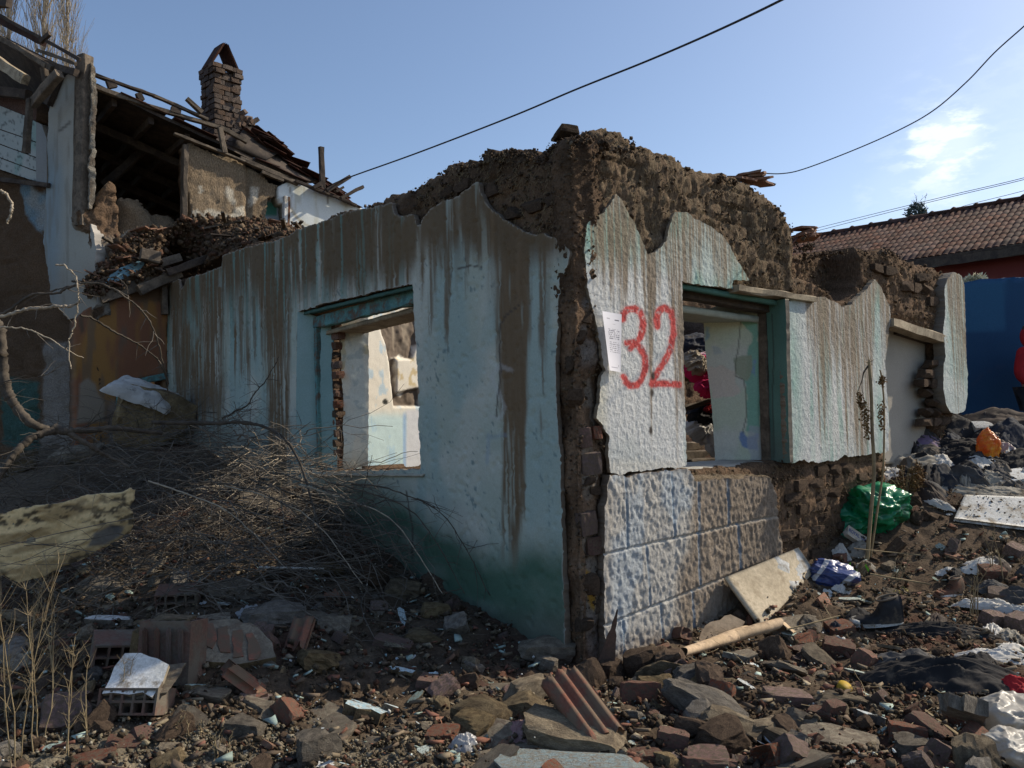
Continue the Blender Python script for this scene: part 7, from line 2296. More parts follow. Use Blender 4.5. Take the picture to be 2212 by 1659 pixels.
# trousers at the lower right
cloth('black_trousers', 2035, 1480, .82, .44, .12, fb['black'], 'crumpled black trousers lying over the rubble at the right', 'trousers', 401, R(-14), 2.6, .06, 70, edge=.3)
cloth('grey_shirt', 1950, 1440, .46, .26, .05, fb['grey'], 'dusty grey cloth spread at the left end of the black trousers', 'shirt', 402, R(8), 2.4, .04, 50)
cloth('black_sleeve', 2110, 1440, .34, .22, .06, fb['black'], 'black sleeve flopped beyond the trousers towards the right edge', 'garment', 403, R(4), 3, .04, 40)
cloth('red_garment', 2188, 1495, .26, .16, .06, fb['red'], 'bright red cloth at the right edge beyond the white carrier bag', 'garment', 404, R(-25), 3, .03, 36)
cloth('white_quilt', 2150, 1432, .50, .26, .06, fb['white'], 'dirty white wadding above the red cloth at the right edge', 'quilt', 405, R(-14), 5, .04, 50)
def bag_lump(name, px, py, dims, mat, label, seed, rot=(0, 0, 0), cat='plastic bag', fold=.10, lift=0.0, boxy=.45, freq=2.2):
    me = lump_mesh(name, mat, seed, (1, 1, 1), 30, .16, .2, boxy=boxy, smooth=True)
    n = len(me.vertices); v = np.empty(n * 3); me.vertices.foreach_get('co', v); v = v.reshape(-1, 3)
    l = np.linalg.norm(v, axis=1)[:, None] + 1e-6
    d = ridge(v[:, 0] * freq * 1.4 + seed, v[:, 1] * freq + v[:, 2] * freq * 1.5, v[:, 2] * freq, 3, seed) - .45
    v = v * (1 + fold * 2 * d[:, None] / (l + .2))
    v = v * np.asarray(dims)
    me.vertices.foreach_set('co', v.ravel()); me.update()
    o = link(name, me)
    AVOID.append((*gpt(px, py)[:2], max(dims) * .6))
    lay(o, gpt(px, py, dims[2] * .4 + lift), tuple(R(a) for a in rot))
    return tag(o, label, cat)


bag_lump('carrier_bag', 2180, 1592, (.26, .26, .22), fb['whitebag'], 'grimy white carrier bag hanging over bricks at the lower right corner', 406, (0, 0, 30), fold=.16)
bag_lump('carrier_bag', 2198, 1655, (.24, .16, .16), fb['whitebag'], 'torn white plastic bag skirt below the carrier bag in the corner', 407, (0, 0, 20), fold=.18)
cloth('pink_rag', 1130, 1592, .20, .26, .05, fb['rag'], 'wrung dusty pink rag lying beside the largest mortar lump', 'rag', 408, R(10), 6, .035, 50, edge=.4)
cloth('clear_wrapper', 1005, 1622, .16, .12, .05, fb['clear'], 'crumpled clear plastic scrap near the bottom edge', 'plastic scrap', 409, R(10), 4, .04, 40, edge=.4)
cloth('plastic_sheet', 554, 1335, .26, .16, .05, fb['clear'], 'creased glassy plastic sheet shining in the shade, left of the dark soil', 'plastic sheet', 410, R(-5), 3, .05, 40, edge=.35)
bag_lump('blue_packet', 1802, 1262, (.32, .18, .17), fb['bluebag'], 'navy blue plastic packet with white wavy bands beside the leaning board', 411, (0, 0, -8), 'packet', .12)
# green bag
gb = bag_lump('green_bag', 1906, 1142, (.46, .32, .36), fb['green'], 'shiny emerald green plastic bag slumped against the wall behind the dry stems', 413, (0, 12, 10), fold=.22, boxy=.62, freq=3.2)
g2 = bag_lump('spread_side', 1842, 1138, (.40, .30, .24), fb['green'], None, 414, (0, -14, 20), None, fold=.2, freq=3.2)
mw = g2.matrix_world.copy(); g2.parent = gb; g2.matrix_parent_inverse = gb.matrix_world.inverted(); g2.matrix_world = mw
# garments on the rubbish slope, traced one by one
for i, (nm, px, py, w, d, h, m, label, cat, folds, amp, rz) in enumerate([
    ('cream_sack', 1935, 935, .75, .45, .18, 'cream', 'cream coloured fabric bolster spilling out of the doorway', 'cloth', 1.8, .06, -25),
    ('cream_sack', 1925, 972, .55, .40, .14, 'cream', 'folded cream curtain hanging below the bolster by the doorway', 'cloth', 2.6, .07, 60),
    ('lilac_sweater', 1990, 968, .62, .36, .12, 'purple', 'fluffy lilac sweater on the rubbish slope', 'sweater', 5, .05, -8),
    ('pale_curtain', 1985, 1018, 1.1, .45, .08, 'sheer', 'wide pale curtain spread below the lilac sweater', 'curtain', 2.6, .06, -6),
    ('pale_curtain', 2095, 1062, .9, .32, .04, 'sheer', 'ribbed pale curtain fanned out above the white panel', 'curtain', 5, .04, -22),
    ('pale_curtain', 2170, 1072, .7, .30, .04, 'sheer', 'pale curtain end reaching the right edge above the white panel', 'curtain', 5, .04, -10),
    ('dark_coat', 2045, 935, .9, .45, .16, 'black', 'black coat heaped below the end of the ruin wall', 'coat', 2.6, .08, 4),
    ('dark_coat', 2080, 985, .8, .40, .12, 'black', 'black garment left of the orange bag', 'garment', 3, .07, -10),
    ('striped_jacket', 2052, 965, .4, .4, .10, 'dark', 'dark jacket with pale piping in the middle of the clothes heap', 'jacket', 2.5, .06, 60),
    ('dark_coat', 2180, 960, .6, .45, .20, 'dark', 'dark jacket bundled right of the orange bag', 'jacket', 3, .07, 10),
    ('dark_coat', 2110, 1020, .9, .35, .10, 'black', 'black clothes crumpled below the orange bag', 'garment', 3.5, .07, 0),
    ('dark_coat', 2195, 1010, .6, .35, .12, 'black', 'black garment at the right edge above the foam tray', 'garment', 3, .07, 15),
    ('dark_hat', 2095, 1038, .42, .26, .14, 'black', 'black woollen cap above the ribbed curtain', 'cap', 2, .04, 0),
    ('taupe_garment', 2040, 915, 1.3, .5, .12, 'taupe', 'earth coloured cloth along the crest of the clothes heap', 'cloth', 2.5, .06, 0),
    ('taupe_garment', 2170, 925, 1.4, .6, .18, 'brown', 'dark brown blanket on the crest of the heap before the blue wall', 'blanket', 2.2, .07, 0),
    ('grey_pouch', 2000, 1068, .38, .22, .14, 'grey', 'grey padded roll under the dried flower heads', 'cloth', 1.6, .03, 0),
    ('white_wrap', 1985, 1048, .26, .12, .12, 'white', 'white crumpled wrap lying on the grey roll', 'wrapper', 4, .04, 10),
    ('white_wrap', 2020, 1090, .34, .12, .05, 'white', 'pale wrapper trail running down between grey roll and white panel', 'wrapper', 6, .04, -50),
    ('grey_ribbons', 1920, 1040, .5, .25, .09, 'white', 'tangle of greyish white ribbons above the green bag', 'ribbons', 6, .07, 0),
    ('white_wrap', 1895, 1090, .20, .16, .18, 'white', 'white bottle shaped wrap standing behind the green bag', 'wrapper', 1.4, .02, 20),
    ('pinkish_bag', 2172, 992, .36, .22, .12, 'pinkbag', 'pinkish plastic bag right of the orange bag', 'plastic bag', 3.5, .05, -20),
    ('white_wrap', 2125, 1232, .46, .16, .06, 'white', 'crumpled white wrapping with a dark print above the pink brick', 'wrapper', 5, .05, 8),
    ('white_wrap', 2052, 1245, .24, .10, .04, 'white', 'small white tissue on the soil left of the crumpled wrapping', 'tissue', 7, .03, 0),
    ('cloth_strip', 2130, 1318, .46, .14, .06, 'white', 'long dirty white cloth strip crossing towards the right edge', 'cloth', 4, .04, -12),
    ('cloth_strip', 2195, 1330, .34, .12, .06, 'white', 'end of the white cloth strip at the right edge', 'cloth', 4, .04, -30),
    ('dark_sheet', 2195, 1302, .34, .2, .06, 'grey', 'dark grey plastic folded over at the right edge', 'plastic sheet', 2, .05, -25),
    ('black_netting', 2035, 1370, .8, .22, .04, 'black', 'black fabric strip half buried above the trousers', 'cloth', 4, .05, -14),
    ('white_tissue', 1818, 1206, .16, .08, .08, 'white', 'white paper twist beyond the navy packet', 'paper', 3, .04, -40),
    ('white_tissue', 1820, 1283, .16, .07, .03, 'white', 'white paper scrap in front of the navy packet', 'paper', 3, .03, 0),
]):
    cloth(nm, px, py, w, d, h, fb[m], label, cat, 420 + i, R(rz), folds, amp, 44)


more = np.random.default_rng(55)
looks = [('black', 'black', 'garment'), ('dark', 'dark navy', 'garment'), ('taupe', 'earth brown', 'cloth'), ('white', 'whitish', 'cloth'), ('grey', 'grey', 'garment'), ('sheer', 'pale', 'curtain scrap'), ('brown', 'brown', 'cloth'), ('black', 'black', 'garment')]
SPOTS = [(1945, 935, 'by the cream bolster'), (1990, 968, 'around the lilac sweater'), (2136, 985, 'around the orange bag'), (2182, 1041, 'around the foam tray'), (2000, 1068, 'around the grey roll'), (1920, 1040, 'among the white ribbons'), (2040, 930, 'below the ruin wall end'),
         (2200, 950, 'at the right edge before the blue wall'), (2095, 1038, 'by the black cap'), (2040, 1015, 'on the pale curtain'), (1960, 1085, 'by the dried flower heads'), (2190, 1000, 'by the pinkish bag')]
spot = lambda x, y: min(SPOTS, key=lambda s: (s[0] - x) ** 2 + (s[1] - y) ** 2)[2]
for i in range(85):
    px, py = more.uniform(1925, 2240), more.uniform(918, 1085)
    if py > 1060 and px > 2050: continue
    m, word, c_ = looks[int(more.integers(8))]
    cloth('crumpled_' + c_.replace(' ', '_'), px, py, more.uniform(.2, .55), more.uniform(.15, .32), more.uniform(.05, .14), fb[m], 'small ' + word + ' ' + c_ + ' crumpled in the rubbish ' + spot(px, py), c_, 600 + i, more.uniform(-1, 1), more.uniform(2.5, 5), .06, 36, word + ' ' + c_ + 's ' + spot(px, py))
for i in range(16):
    px, py = more.uniform(1790, 2240), more.uniform(1150, 1420)
    m, word, c_ = looks[int(more.integers(8))]
    cloth('crumpled_' + c_.replace(' ', '_'), px, py, more.uniform(.12, .3), more.uniform(.08, .18), more.uniform(.03, .07), fb[m], 'small ' + word + ' ' + c_ + ' trodden into the slope above the trousers', c_, 660 + i, more.uniform(-1, 1), more.uniform(2.5, 5), .04, 26, 'rags on the slope')


# orange bag, standing up and knotted
bag_lump('orange_bag', 2136, 1000, (.24, .20, .34), fb['orange'], 'knotted orange and yellow plastic bag standing on the dark clothes', 3, (0, 8, 20), fold=.17, boxy=.25)
# foam tray
o = link('foam_tray', brick_mesh('foam_tray', MT['flake_white'], 440, 0, (5, 4, 2)), scale=(.38, .2, .07)); lay(o, gpt(2182, 1044, .05), (0, 0, R(8)), 0)
tag(o, 'white foam tray lying upside down near the right edge', 'foam tray')
o = link('white_box', brick_mesh('white_box', MT['flake_white'], 441, 0, (3, 3, 2)), scale=(.2, .14, .12)); lay(o, gpt(2122, 948, .1), (0, 0, R(-8)), 0)
tag(o, 'small white cardboard box among the dark clothes behind the orange bag', 'box')
# yellow lid
V, F = tubes([(np.array([[0, 0, 0], [0, 0, .03]]), .04)], 16)
V = np.concatenate([V, [[0, 0, .034]]]); F = [list(f) for f in F] + [[16 + i, 16 + (i + 1) % 16, 32] for i in range(16)]
o = link('plastic_disc', mesh('plastic_disc', V, F, fb['yellow'], True)); lay(o, gpt(1822, 1495, .01), (R(25), R(10), 0), 0)
tag(o, 'small round yellow plastic lid among the rubble', 'lid')
# printed carton by the stems
cb = empty('small_carton', tuple(gpt(1848, 1172, .05)), 'squashed white carton with blue lettering at the foot of the green bag', 'carton')
cb.rotation_euler = (R(62), R(34), R(12))
MT['carton'] = M('carton', (0.55, 0.50, 0.42), (0.45, 0.38, 0.3), 8, bump=0.1, grain=.1)
link('box', brick_mesh('box', MT['carton'], 450, 0, (4, 3, 1)), cb, (0, 0, 0), (0, 0, 0), (.22, .10, .05))
fc = bpy.data.curves.new('lettering', 'FONT'); fc.body = 'ROYAL TEA'; fc.size = .048; fc.extrude = .0006; fc.align_x = 'CENTER'; fc.align_y = 'CENTER'
MT['ink'] = M('blue_ink', (0.03, 0.07, 0.28), bump=0, grain=0)
fc.materials.append(MT['ink'])
_t = bpy.data.objects.new('lettering', fc)
lm = bpy.data.meshes.new_from_object(_t); lm.materials.clear(); lm.materials.append(MT['ink'])
o = bpy.data.objects.new('lettering', lm); COL.link(o); o.parent = cb; o.location = (0, 0, .0275); o.scale = (.78, 1, 1)

# black high-top shoe
def shoe(px, py, rz, label):
    c = gpt(px, py, .0)
    root = empty('high_top_shoe', tuple(c), label, 'shoe', rz=rz)
    L_, W_ = .29, .10
    xs = np.linspace(0, 1, 15)
    half = lambda f: (.034 + .014 * math.sin(min(f * 1.25, 1) * math.pi * .9) + .008 * f) if f < .9 else .044 * math.sqrt(max(0.02, 1 - ((f - .9) / .1) ** 2))
    V = []
    n = 12
    for f in xs:       # f: 0 toe .. 1 heel
        ff = 1 - f
        hw = .02 + .032 * math.sin(math.pi * min(1, .12 + f * .62)) if f < .97 else .03
        top = .055 + .02 * f if f < .45 else .064 + .105 * float(ss(.45, .68, f))
        lean = .0
        for i in range(n + 1):
            a = math.pi * i / n
            V.append([-L_ / 2 + L_ * f + lean, -hw * math.cos(a), .018 + (top - .018) * (math.sin(a) ** .55)])
    V = np.array(V); idx = np.arange(len(V)).reshape(len(xs), n + 1)
    F = np.stack([idx[:-1, :-1], idx[:-1, 1:], idx[1:, 1:], idx[1:, :-1]], -1).reshape(-1, 4)
    Fl = [list(f) for f in F] + [list(idx[0]), list(idx[-1][::-1])]
    link('upper', mesh('upper', V, Fl, K('shoe_black', (.014, .014, .016), (.03, .03, .032), rough=.6, trans=0, dustamt=.3), True), root)
    sv = []
    m_ = 24
    for z in (0, .022):
        for i in range(m_):
            a = 2 * math.pi * i / m_
            sv.append([L_ * .52 * math.cos(a), .052 * math.sin(a) * (1 + .12 * -math.cos(a)), z])
    sf = [list(range(m_)), list(range(2 * m_ - 1, m_ - 1, -1))] + [[i, (i + 1) % m_, m_ + (i + 1) % m_, m_ + i] for i in range(m_)]
    link('sole', mesh('sole', np.array(sv), sf, MT['flake_white']), root)
    link('toe_cap', lump_mesh('toe_cap', MT['flake_white'], 3, (.07, .085, .04), 4, .02, 0, boxy=.3, smooth=True), root, (-.115, 0, .032))
    paths = [(np.array([[-.04 + .022 * k, -.034, .072 + .012 * k], [-.036 + .022 * k, 0, .082 + .013 * k], [-.04 + .022 * k, .034, .072 + .012 * k]]), .003) for k in range(4)]
    tube_obj('laces', paths, MT['cable'], 4, root)
    col_ = np.array([[.02 + .06 * math.cos(a) + .045, .036 * math.sin(a), .165 + .012 * math.cos(a)] for a in np.linspace(0, 2 * math.pi, 20)])
    tube_obj('collar', [(col_, .007)], MT['wood'], 5, root)
    return root


AVOID.append((*gpt(1890, 1350)[:2], .22)); AVOID.append((*gpt(1885, 1385)[:2], .15)); AVOID.append((*gpt(1580, 1410)[:2], .2)); AVOID.append((*gpt(1500, 1430)[:2], .15)); AVOID.append((*gpt(1660, 1390)[:2], .18)); AVOID.append((*gpt(1690, 1300)[:2], .28))
AVOID.append((*gpt(1270, 1560)[:2], .22)); AVOID.append((*gpt(300, 1530)[:2], .2)); AVOID.append((*gpt(500, 1440)[:2], .22))
s_ = shoe(1895, 1362, R(-8), 'worn black high top shoe with white toe lying on the soil')
s_.rotation_euler = (R(6), R(-4), R(-6)); s_.scale = (1.2, 1.2, 1.15); s_.location.z += .04
s2 = shoe(2052, 1288, R(20), 'muddy orange trimmed shoe under the dry weed, right of centre'); s2.scale = (.9, .9, .8)
MT['mudshoe'] = M('muddy_shoe', (.14, .06, .035), (.1, .07, .05), 8)
for ch_ in s2.children:
    if ch_.name.startswith('upper') or ch_.name.startswith('toe_cap'):
        ch_.data = ch_.data.copy(); ch_.data.materials[0] = MT['mudshoe']

# clothes behind the right window
def wcloth(px, py, w_off, w, d, h, m, label, cat, seed, rz=0, folds=3, amp=.05, name='garment'):
    P = PR.at(px, py, w_off)
    g = np.linspace(-1, 1, 40)
    X, Y = np.meshgrid(g, g)
    m_ = np.maximum(np.abs(X), np.abs(Y)); l = np.sqrt(X ** 2 + Y ** 2) + 1e-6
    Xd, Yd = X * m_ / l, Y * m_ / l
    wx = Xd + .3 * (fbm(Xd + seed, Yd, 0, 2, seed) - .5)
    Z = h * np.sqrt(np.clip(1 - m_ ** 2, 0, 1)) + amp * (ridge(wx * folds, Yd * folds * .8, seed, 3, seed) ** 1.5 - .3) * 1.5
    V = np.stack([Xd * w / 2, Yd * d / 2, Z], -1).reshape(-1, 3)
    idx = np.arange(1600).reshape(40, 40)
    F = np.stack([idx[:-1, :-1], idx[:-1, 1:], idx[1:, 1:], idx[1:, :-1]], -1).reshape(-1, 4)
    o = link(name, mesh(name, V, F, fb[m], True), loc=tuple(P))
    a = math.atan2(PR.d[1], PR.d[0])
    o.rotation_euler = (R(58), 0, a + R(rz))
    return tag(o, label, cat)


wcloth(1515, 812, -1.5, .55, .4, .2, 'crimson', 'crimson velvet garment bundled inside the right window', 'garment', 1, name='crimson_garment')
wcloth(1530, 845, -1.4, .5, .25, .15, 'crimson', 'lower fold of crimson fabric inside the right window', 'garment', 2, name='crimson_garment')
wcloth(1520, 788, -1.6, .5, .22, .14, 'pink', 'pink printed sheet lying on top of the crimson garment', 'sheet', 3, name='printed_sheet')
wcloth(1495, 790, -1.45, .3, .3, .12, 'cream', 'cream blanket edge beside the pink sheet in the window', 'blanket', 4, name='cream_blanket')
wcloth(1518, 905, -1.4, .5, .3, .14, 'black', 'black and red patterned cloth under the tilted plank in the window', 'cloth', 5, name='patterned_cloth')
wcloth(1532, 895, -1.35, .3, .14, .12, 'red', 'red cloth corner under the tilted plank in the window', 'cloth', 6, name='red_cloth')
wcloth(1510, 935, -1.4, .5, .3, .15, 'white', 'white crumpled linen in the lower part of the right window', 'linen', 7, name='white_linen')
wcloth(1535, 955, -1.3, .3, .4, .12, 'white', 'white plastic bag against the inner reveal of the right window', 'plastic bag', 8, name='white_bag')
wcloth(1505, 760, -2.2, .8, .4, .2, 'dark', 'dark tarpaulin behind the clothes inside the right window', 'tarpaulin', 9, name='dark_tarpaulin')
o = beam('tilted_plank', PR.at(1470, 885, -1.25), PR.at(1545, 862, -1.25), .14, .02, MT['wood'], roll=.5)
tag(o, 'grey plank tilted across the clothes pile inside the right window', 'plank')
for k, (y, w_) in enumerate(((965, -1.7), (985, -1.6), (1003, -1.5))):
    o = beam('stacked_timber', PR.at(1465, y, w_), PR.at(1560, y - 6, w_), .12, .09, MT['wood'], seed=k)
    tag(o, ('upper', 'middle', 'lowest')[k] + ' of the dark timbers stacked at the bottom of the right window', 'timber')
o = link('mud_heap', lump_mesh('mud_heap', MT['adobe_brick'], 77, (1.4, .8, .9), 10, .2, .1, boxy=.3, smooth=True), loc=tuple(PR.at(1510, 740, -2.7)))
tag(o, 'collapsed mud heap seen at the top of the right window', 'earth heap')

# ---- the posted notice
def notice():
    p = [(1301, 672), (1343, 679), (1341, 804), (1317, 800)]
    n, k = 90, 150
    a, b, c, d = [np.array(v, float) for v in p]
    S, T = np.meshgrid(np.linspace(0, 1, n), np.linspace(0, 1, k))
    Q = (a * (1 - S)[..., None] + b * S[..., None]) * (1 - T)[..., None] + (d * (1 - S)[..., None] + c * S[..., None]) * T[..., None]
    curl = .035 + .085 * (1 - S) ** 1.6 * (.4 + .6 * T) + .01 * np.sin(T * 7) * (1 - S)
    P = np.array([PR.at(Q[i, :, 0], Q[i, :, 1], 0) for i in range(k)])
    P = CAM + (P - CAM) * (1 - curl[..., None] / 3.86)
    V = P.reshape(-1, 3)
    idx = np.arange(n * k).reshape(k, n)
    F = np.stack([idx[:-1, :-1], idx[:-1, 1:], idx[1:, 1:], idx[1:, :-1]], -1).reshape(-1, 4)
    base = np.array([.66, .66, .72])
    c = np.ones((k, n, 3)) * base
    line = (np.floor(T * 60) % 2 == 0) & (S > .22) & (S < .88) & (T > .28) & (T < .70)
    gap = fbm(S * 26, np.floor(T * 60) * 3.1, 0, 2, 5) > .42
    par = (np.floor(T * 60) % 14 != 0)
    c[line & gap & par] = (.22, .22, .27)
    c[(T > .11) & (T < .13) & (S > .62) & (S < .86)] = (.12, .12, .16)
    c[(T > .10) & (T < .115) & (S > .2) & (S < .36)] = (.35, .35, .4)
    c[(T > .19) & (T < .2) & (S > .5) & (S < .66)] = (.35, .35, .4)
    c[(T > .93) & (T < .94) & (S > .2) & (S < .75)] = (.3, .3, .36)
    c[(T > .88) & (T < .92) & (S > .8) & (S < .84)] = (.25, .25, .3)
    o = link('paper_notice', mesh('paper_notice', V, F, MT['print'], True, c.reshape(-1, 3)))
    tag(o, 'printed white paper notice curling off the wall left of the red 32', 'notice')


notice()

# white plaster chunk by the niche, and the white rag on it
cw = PU.at(335, 878, .95)
o = link('rubble_block', lump_mesh('rubble_block', MT['mortar'], 88, (1.0, .7, .85), 7, .12, .2, boxy=.6), loc=(cw[0], cw[1], cw[2] - .22), rot=(0, R(18), .5))
tag(o, 'big earthen block slumped in front of the black niche', 'rubble')
g = np.linspace(-1, 1, 40)
X, Y = np.meshgrid(g, g)
Z = .16 * np.sqrt(np.clip(1 - np.maximum(np.abs(X), np.abs(Y)) ** 2, 0, 1)) + .05 * (ridge(X * 3, Y * 3, 1, 3, 4) - .4)
V = np.stack([X * .42 + .1 * Y, Y * .3, Z], -1).reshape(-1, 3)
idx = np.arange(1600).reshape(40, 40)
F = np.stack([idx[:-1, :-1], idx[:-1, 1:], idx[1:, 1:], idx[1:, :-1]], -1).reshape(-1, 4)
o = link('white_sheet', mesh('white_sheet', V, F, fb['white'], True), loc=(cw[0] - .05, cw[1] - .25, cw[2] + .12), rot=(R(28), R(22), R(30)))
tag(o, 'white cloth draped over the block in front of the black niche', 'cloth')

# ---- person in red at the right edge
def person():
    hx = pray(2236, 800); hx = hx / hx[1] * 9.5
    base = np.array([hx[0], 9.5, 0.86])
    root = empty('person', tuple(base), 'person in a red hooded jacket, mostly cut off by the right edge of the view', 'person', rz=R(25))
    J = {  # joints in metres, facing -y
        'pelvis': (0, 0, .90, .135), 'waist': (0, .0, 1.05, .13), 'chest': (0, .0, 1.27, .155), 'neck': (0, .0, 1.44, .062), 'head': (0, -.015, 1.53, .085), 'crown': (0, -.01, 1.62, .075),
        'hipL': (-.09, 0, .86, .10), 'kneeL': (-.10, -.02, .48, .062), 'ankL': (-.11, .0, .09, .042), 'toeL': (-.12, -.15, .04, .035),
        'hipR': (.09, 0, .86, .10), 'kneeR': (.10, -.02, .48, .062), 'ankR': (.11, .0, .09, .042), 'toeR': (.12, -.15, .04, .035),
        'shL': (-.185, 0, 1.36, .07), 'elL': (-.25, .02, 1.10, .052), 'wrL': (-.20, -.16, .96, .032), 'paL': (-.185, -.23, .95, .03),
        'shR': (.185, 0, 1.36, .07), 'elR': (.25, .02, 1.10, .052), 'wrR': (.20, -.16, .96, .032), 'paR': (.185, -.23, .95, .03)}
    E = [('pelvis', 'waist'), ('waist', 'chest'), ('chest', 'neck'), ('neck', 'head'), ('head', 'crown'), ('pelvis', 'hipL'), ('hipL', 'kneeL'), ('kneeL', 'ankL'), ('ankL', 'toeL'),
         ('pelvis', 'hipR'), ('hipR', 'kneeR'), ('kneeR', 'ankR'), ('ankR', 'toeR'), ('chest', 'shL'), ('shL', 'elL'), ('elL', 'wrL'), ('wrL', 'paL'), ('chest', 'shR'), ('shR', 'elR'), ('elR', 'wrR'), ('wrR', 'paR')]
    names = list(J); vs_ = [J[k][:3] for k in names]; rd_ = [J[k][3] for k in names]
    ed = [(names.index(a), names.index(b)) for a, b in E]
    for sgn, pk in ((-1, 'paL'), (1, 'paR')):
        pb = np.array(J[pk][:3])
        for fi in range(4):
            x0 = (fi - 1.5) * .019
            ln = (.062, .072, .068, .054)[fi]
            b0 = len(vs_)
            vs_ += [tuple(pb + [x0, -.02, 0]), tuple(pb + [x0, -.02 - ln * .55, -.012]), tuple(pb + [x0, -.02 - ln, -.04])]
            rd_ += [.010, .009, .0075]
            ed += [(names.index(pk), b0), (b0, b0 + 1), (b0 + 1, b0 + 2)]
        b0 = len(vs_)
        vs_ += [tuple(pb + [-sgn * .035, .01, .0]), tuple(pb + [-sgn * .05, -.03, -.015])]
        rd_ += [.011, .009]
        ed += [(names.index(pk), b0), (b0, b0 + 1)]
    me = bpy.data.meshes.new('body')
    me.from_pydata(vs_, ed, [])
    o = link('body', me, root)
    MT['skin'] = M('skin', (0.42, 0.24, 0.17), bump=0, grain=.05, rough=.6)
    md = o.modifiers.new('skin', 'SKIN')
    for i, r_ in enumerate(rd_):
        me.skin_vertices[0].data[i].radius = (r_, r_ * (.85 if i < 3 else 1))
        me.skin_vertices[0].data[i].use_root = (i == 0)
    sb = o.modifiers.new('sub', 'SUBSURF'); sb.levels = 2; sb.render_levels = 2
    me.materials.append(MT['skin'])
    # jacket and trousers follow the same skeleton, a little thicker
    def shell(nm, keys, mat, grow):
        idx_ = [names.index(k) for k in keys]
        mp_ = {v: i for i, v in enumerate(idx_)}
        m2 = bpy.data.meshes.new(nm)
        m2.from_pydata([vs_[i] for i in idx_], [(mp_[a], mp_[b]) for a, b in ed if a in mp_ and b in mp_], [])
        q = link(nm, m2, root)
        q.modifiers.new('skin', 'SKIN')
        for i, v in enumerate(idx_):
            m2.skin_vertices[0].data[i].radius = (rd_[v] + grow, rd_[v] + grow)
            m2.skin_vertices[0].data[i].use_root = (i == 0)
        s3 = q.modifiers.new('sub', 'SUBSURF'); s3.levels = 2; s3.render_levels = 2
        m2.materials.append(mat)
    shell('jacket', ['pelvis', 'waist', 'chest', 'neck', 'shL', 'elL', 'wrL', 'shR', 'elR', 'wrR'], fb['red'], .022)
    shell('trousers', ['pelvis', 'hipL', 'kneeL', 'ankL', 'hipR', 'kneeR', 'ankR'], fb['dark'], .016)
    # hood over the back of the head, open at the face
    n = 16
    V, F = [], []
    for i in range(n + 1):
        for j in range(n + 1):
            th_ = math.pi * i / n; ph = -.15 * math.pi + 1.3 * math.pi * j / n
            V.append((.125 * math.sin(th_) * math.cos(ph), .01 + .13 * math.sin(th_) * math.sin(ph), 1.56 + .155 * math.cos(th_)))
    for i in range(n):
        for j in range(n):
            a = i * (n + 1) + j; F.append([a, a + 1, a + n + 2, a + n + 1])
    h = link('hood', mesh('hood', np.array(V), F, fb['red'], True), root)
    hd = link('hair', lump_mesh('hair', fb['brown'], 5, (.19, .2, .2), 6, .03, 0, boxy=.1, smooth=True), root, (0, .02, 1.60))
    link('nose', lump_mesh('nose', MT['skin'], 6, (.03, .035, .045), 3, .01, 0, boxy=.2, smooth=True), root, (0, -.105, 1.56))
    for sx in (-.035, .035):
        link('eye', lump_mesh('eye', MT['flake_white'], 7, (.024, .012, .012), 3, .0, 0, boxy=.1, smooth=True), root, (sx, -.095, 1.585))
    link('mouth', lump_mesh('mouth', fb['rag'], 8, (.045, .012, .012), 3, .0, 0, boxy=.1, smooth=True), root, (0, -.092, 1.515))


person()
# ------------------------------------------------------------------ scattered rubble
def inside_house(x, y, m=.05):
    d = np.array([x, y]) - C0
    return (d @ PL.n) < m and (d @ PR.n) < m


def visible(x, y):
    p = np.array([x, y, float(gz(x, y)) + .05])
    a, b = proj(p[None])
    return -80 < a[0] < 2290 and b[0] < 1740


scat = np.random.default_rng(77)


def field(n, dens):
    out = []
    tries = 0
    while len(out) < n and tries < 60000:
        tries += 1
        x, y = scat.uniform(-4.6, 6.4), 3.3 + 6.6 * scat.random() ** 1.35
        if inside_house(x, y) or not visible(x, y): continue
        if scat.random() > dens(x, y): continue
        if any((x - a) ** 2 + (y - b) ** 2 < r_ * r_ for a, b, r_ in AVOID) and n < 5000: continue
        out.append((x, y))
    return out


near = lambda x, y: np.clip(1.25 - .16 * (y - 3.5), .1, 1) * (.85 if (x < -.2 and y > 4.6) else 1)


MARKS = [(1660, 1290, 'around the leaning board'), (1600, 1410, 'beside the cardboard tube'), (1260, 1560, 'around the ribbed terracotta piece'), (1540, 1560, 'around the long diagonal mortar block'), (1822, 1490, 'near the yellow disc'),
         (2030, 1470, 'around the black trousers'), (2170, 1600, 'beside the white carrier bag'), (1890, 1345, 'around the black shoe'), (1900, 1160, 'below the green bag'), (2130, 1130, 'beside the white panel'), (2150, 1300, 'around the white cloth strip'),
         (2000, 1600, 'around the sunlit brick halves at the lower right'), (1330, 1450, 'at the foot of the house corner'), (1040, 1500, 'around the tilted brick end and mortar lumps'), (790, 1550, 'around the biggest pale blue flake'), (540, 1620, 'on the sunlit gravel'),
         (300, 1500, 'around the two hollow blocks'), (560, 1400, 'around the streaked tile slab'), (850, 1400, 'on the dark red soil in shade'), (950, 1300, 'at the foot of the turquoise wall'), (500, 1200, 'under the brushwood'), (120, 1500, 'among the dry stalks'), (150, 1250, 'below the foam sheet'),
         (1700, 1600, 'around the red brick wedge at the bottom'), (1000, 1620, 'beside the clear plastic scrap'), (1700, 1480, 'around the whole brown brick'), (100, 1000, 'beneath the thick dead branch'), (1750, 1200, 'along the foot of the numbered wall'), (2050, 1000, 'in the heap of clothes')]
MARKS = [(hit(x, y)[:2], t) for x, y, t in MARKS]


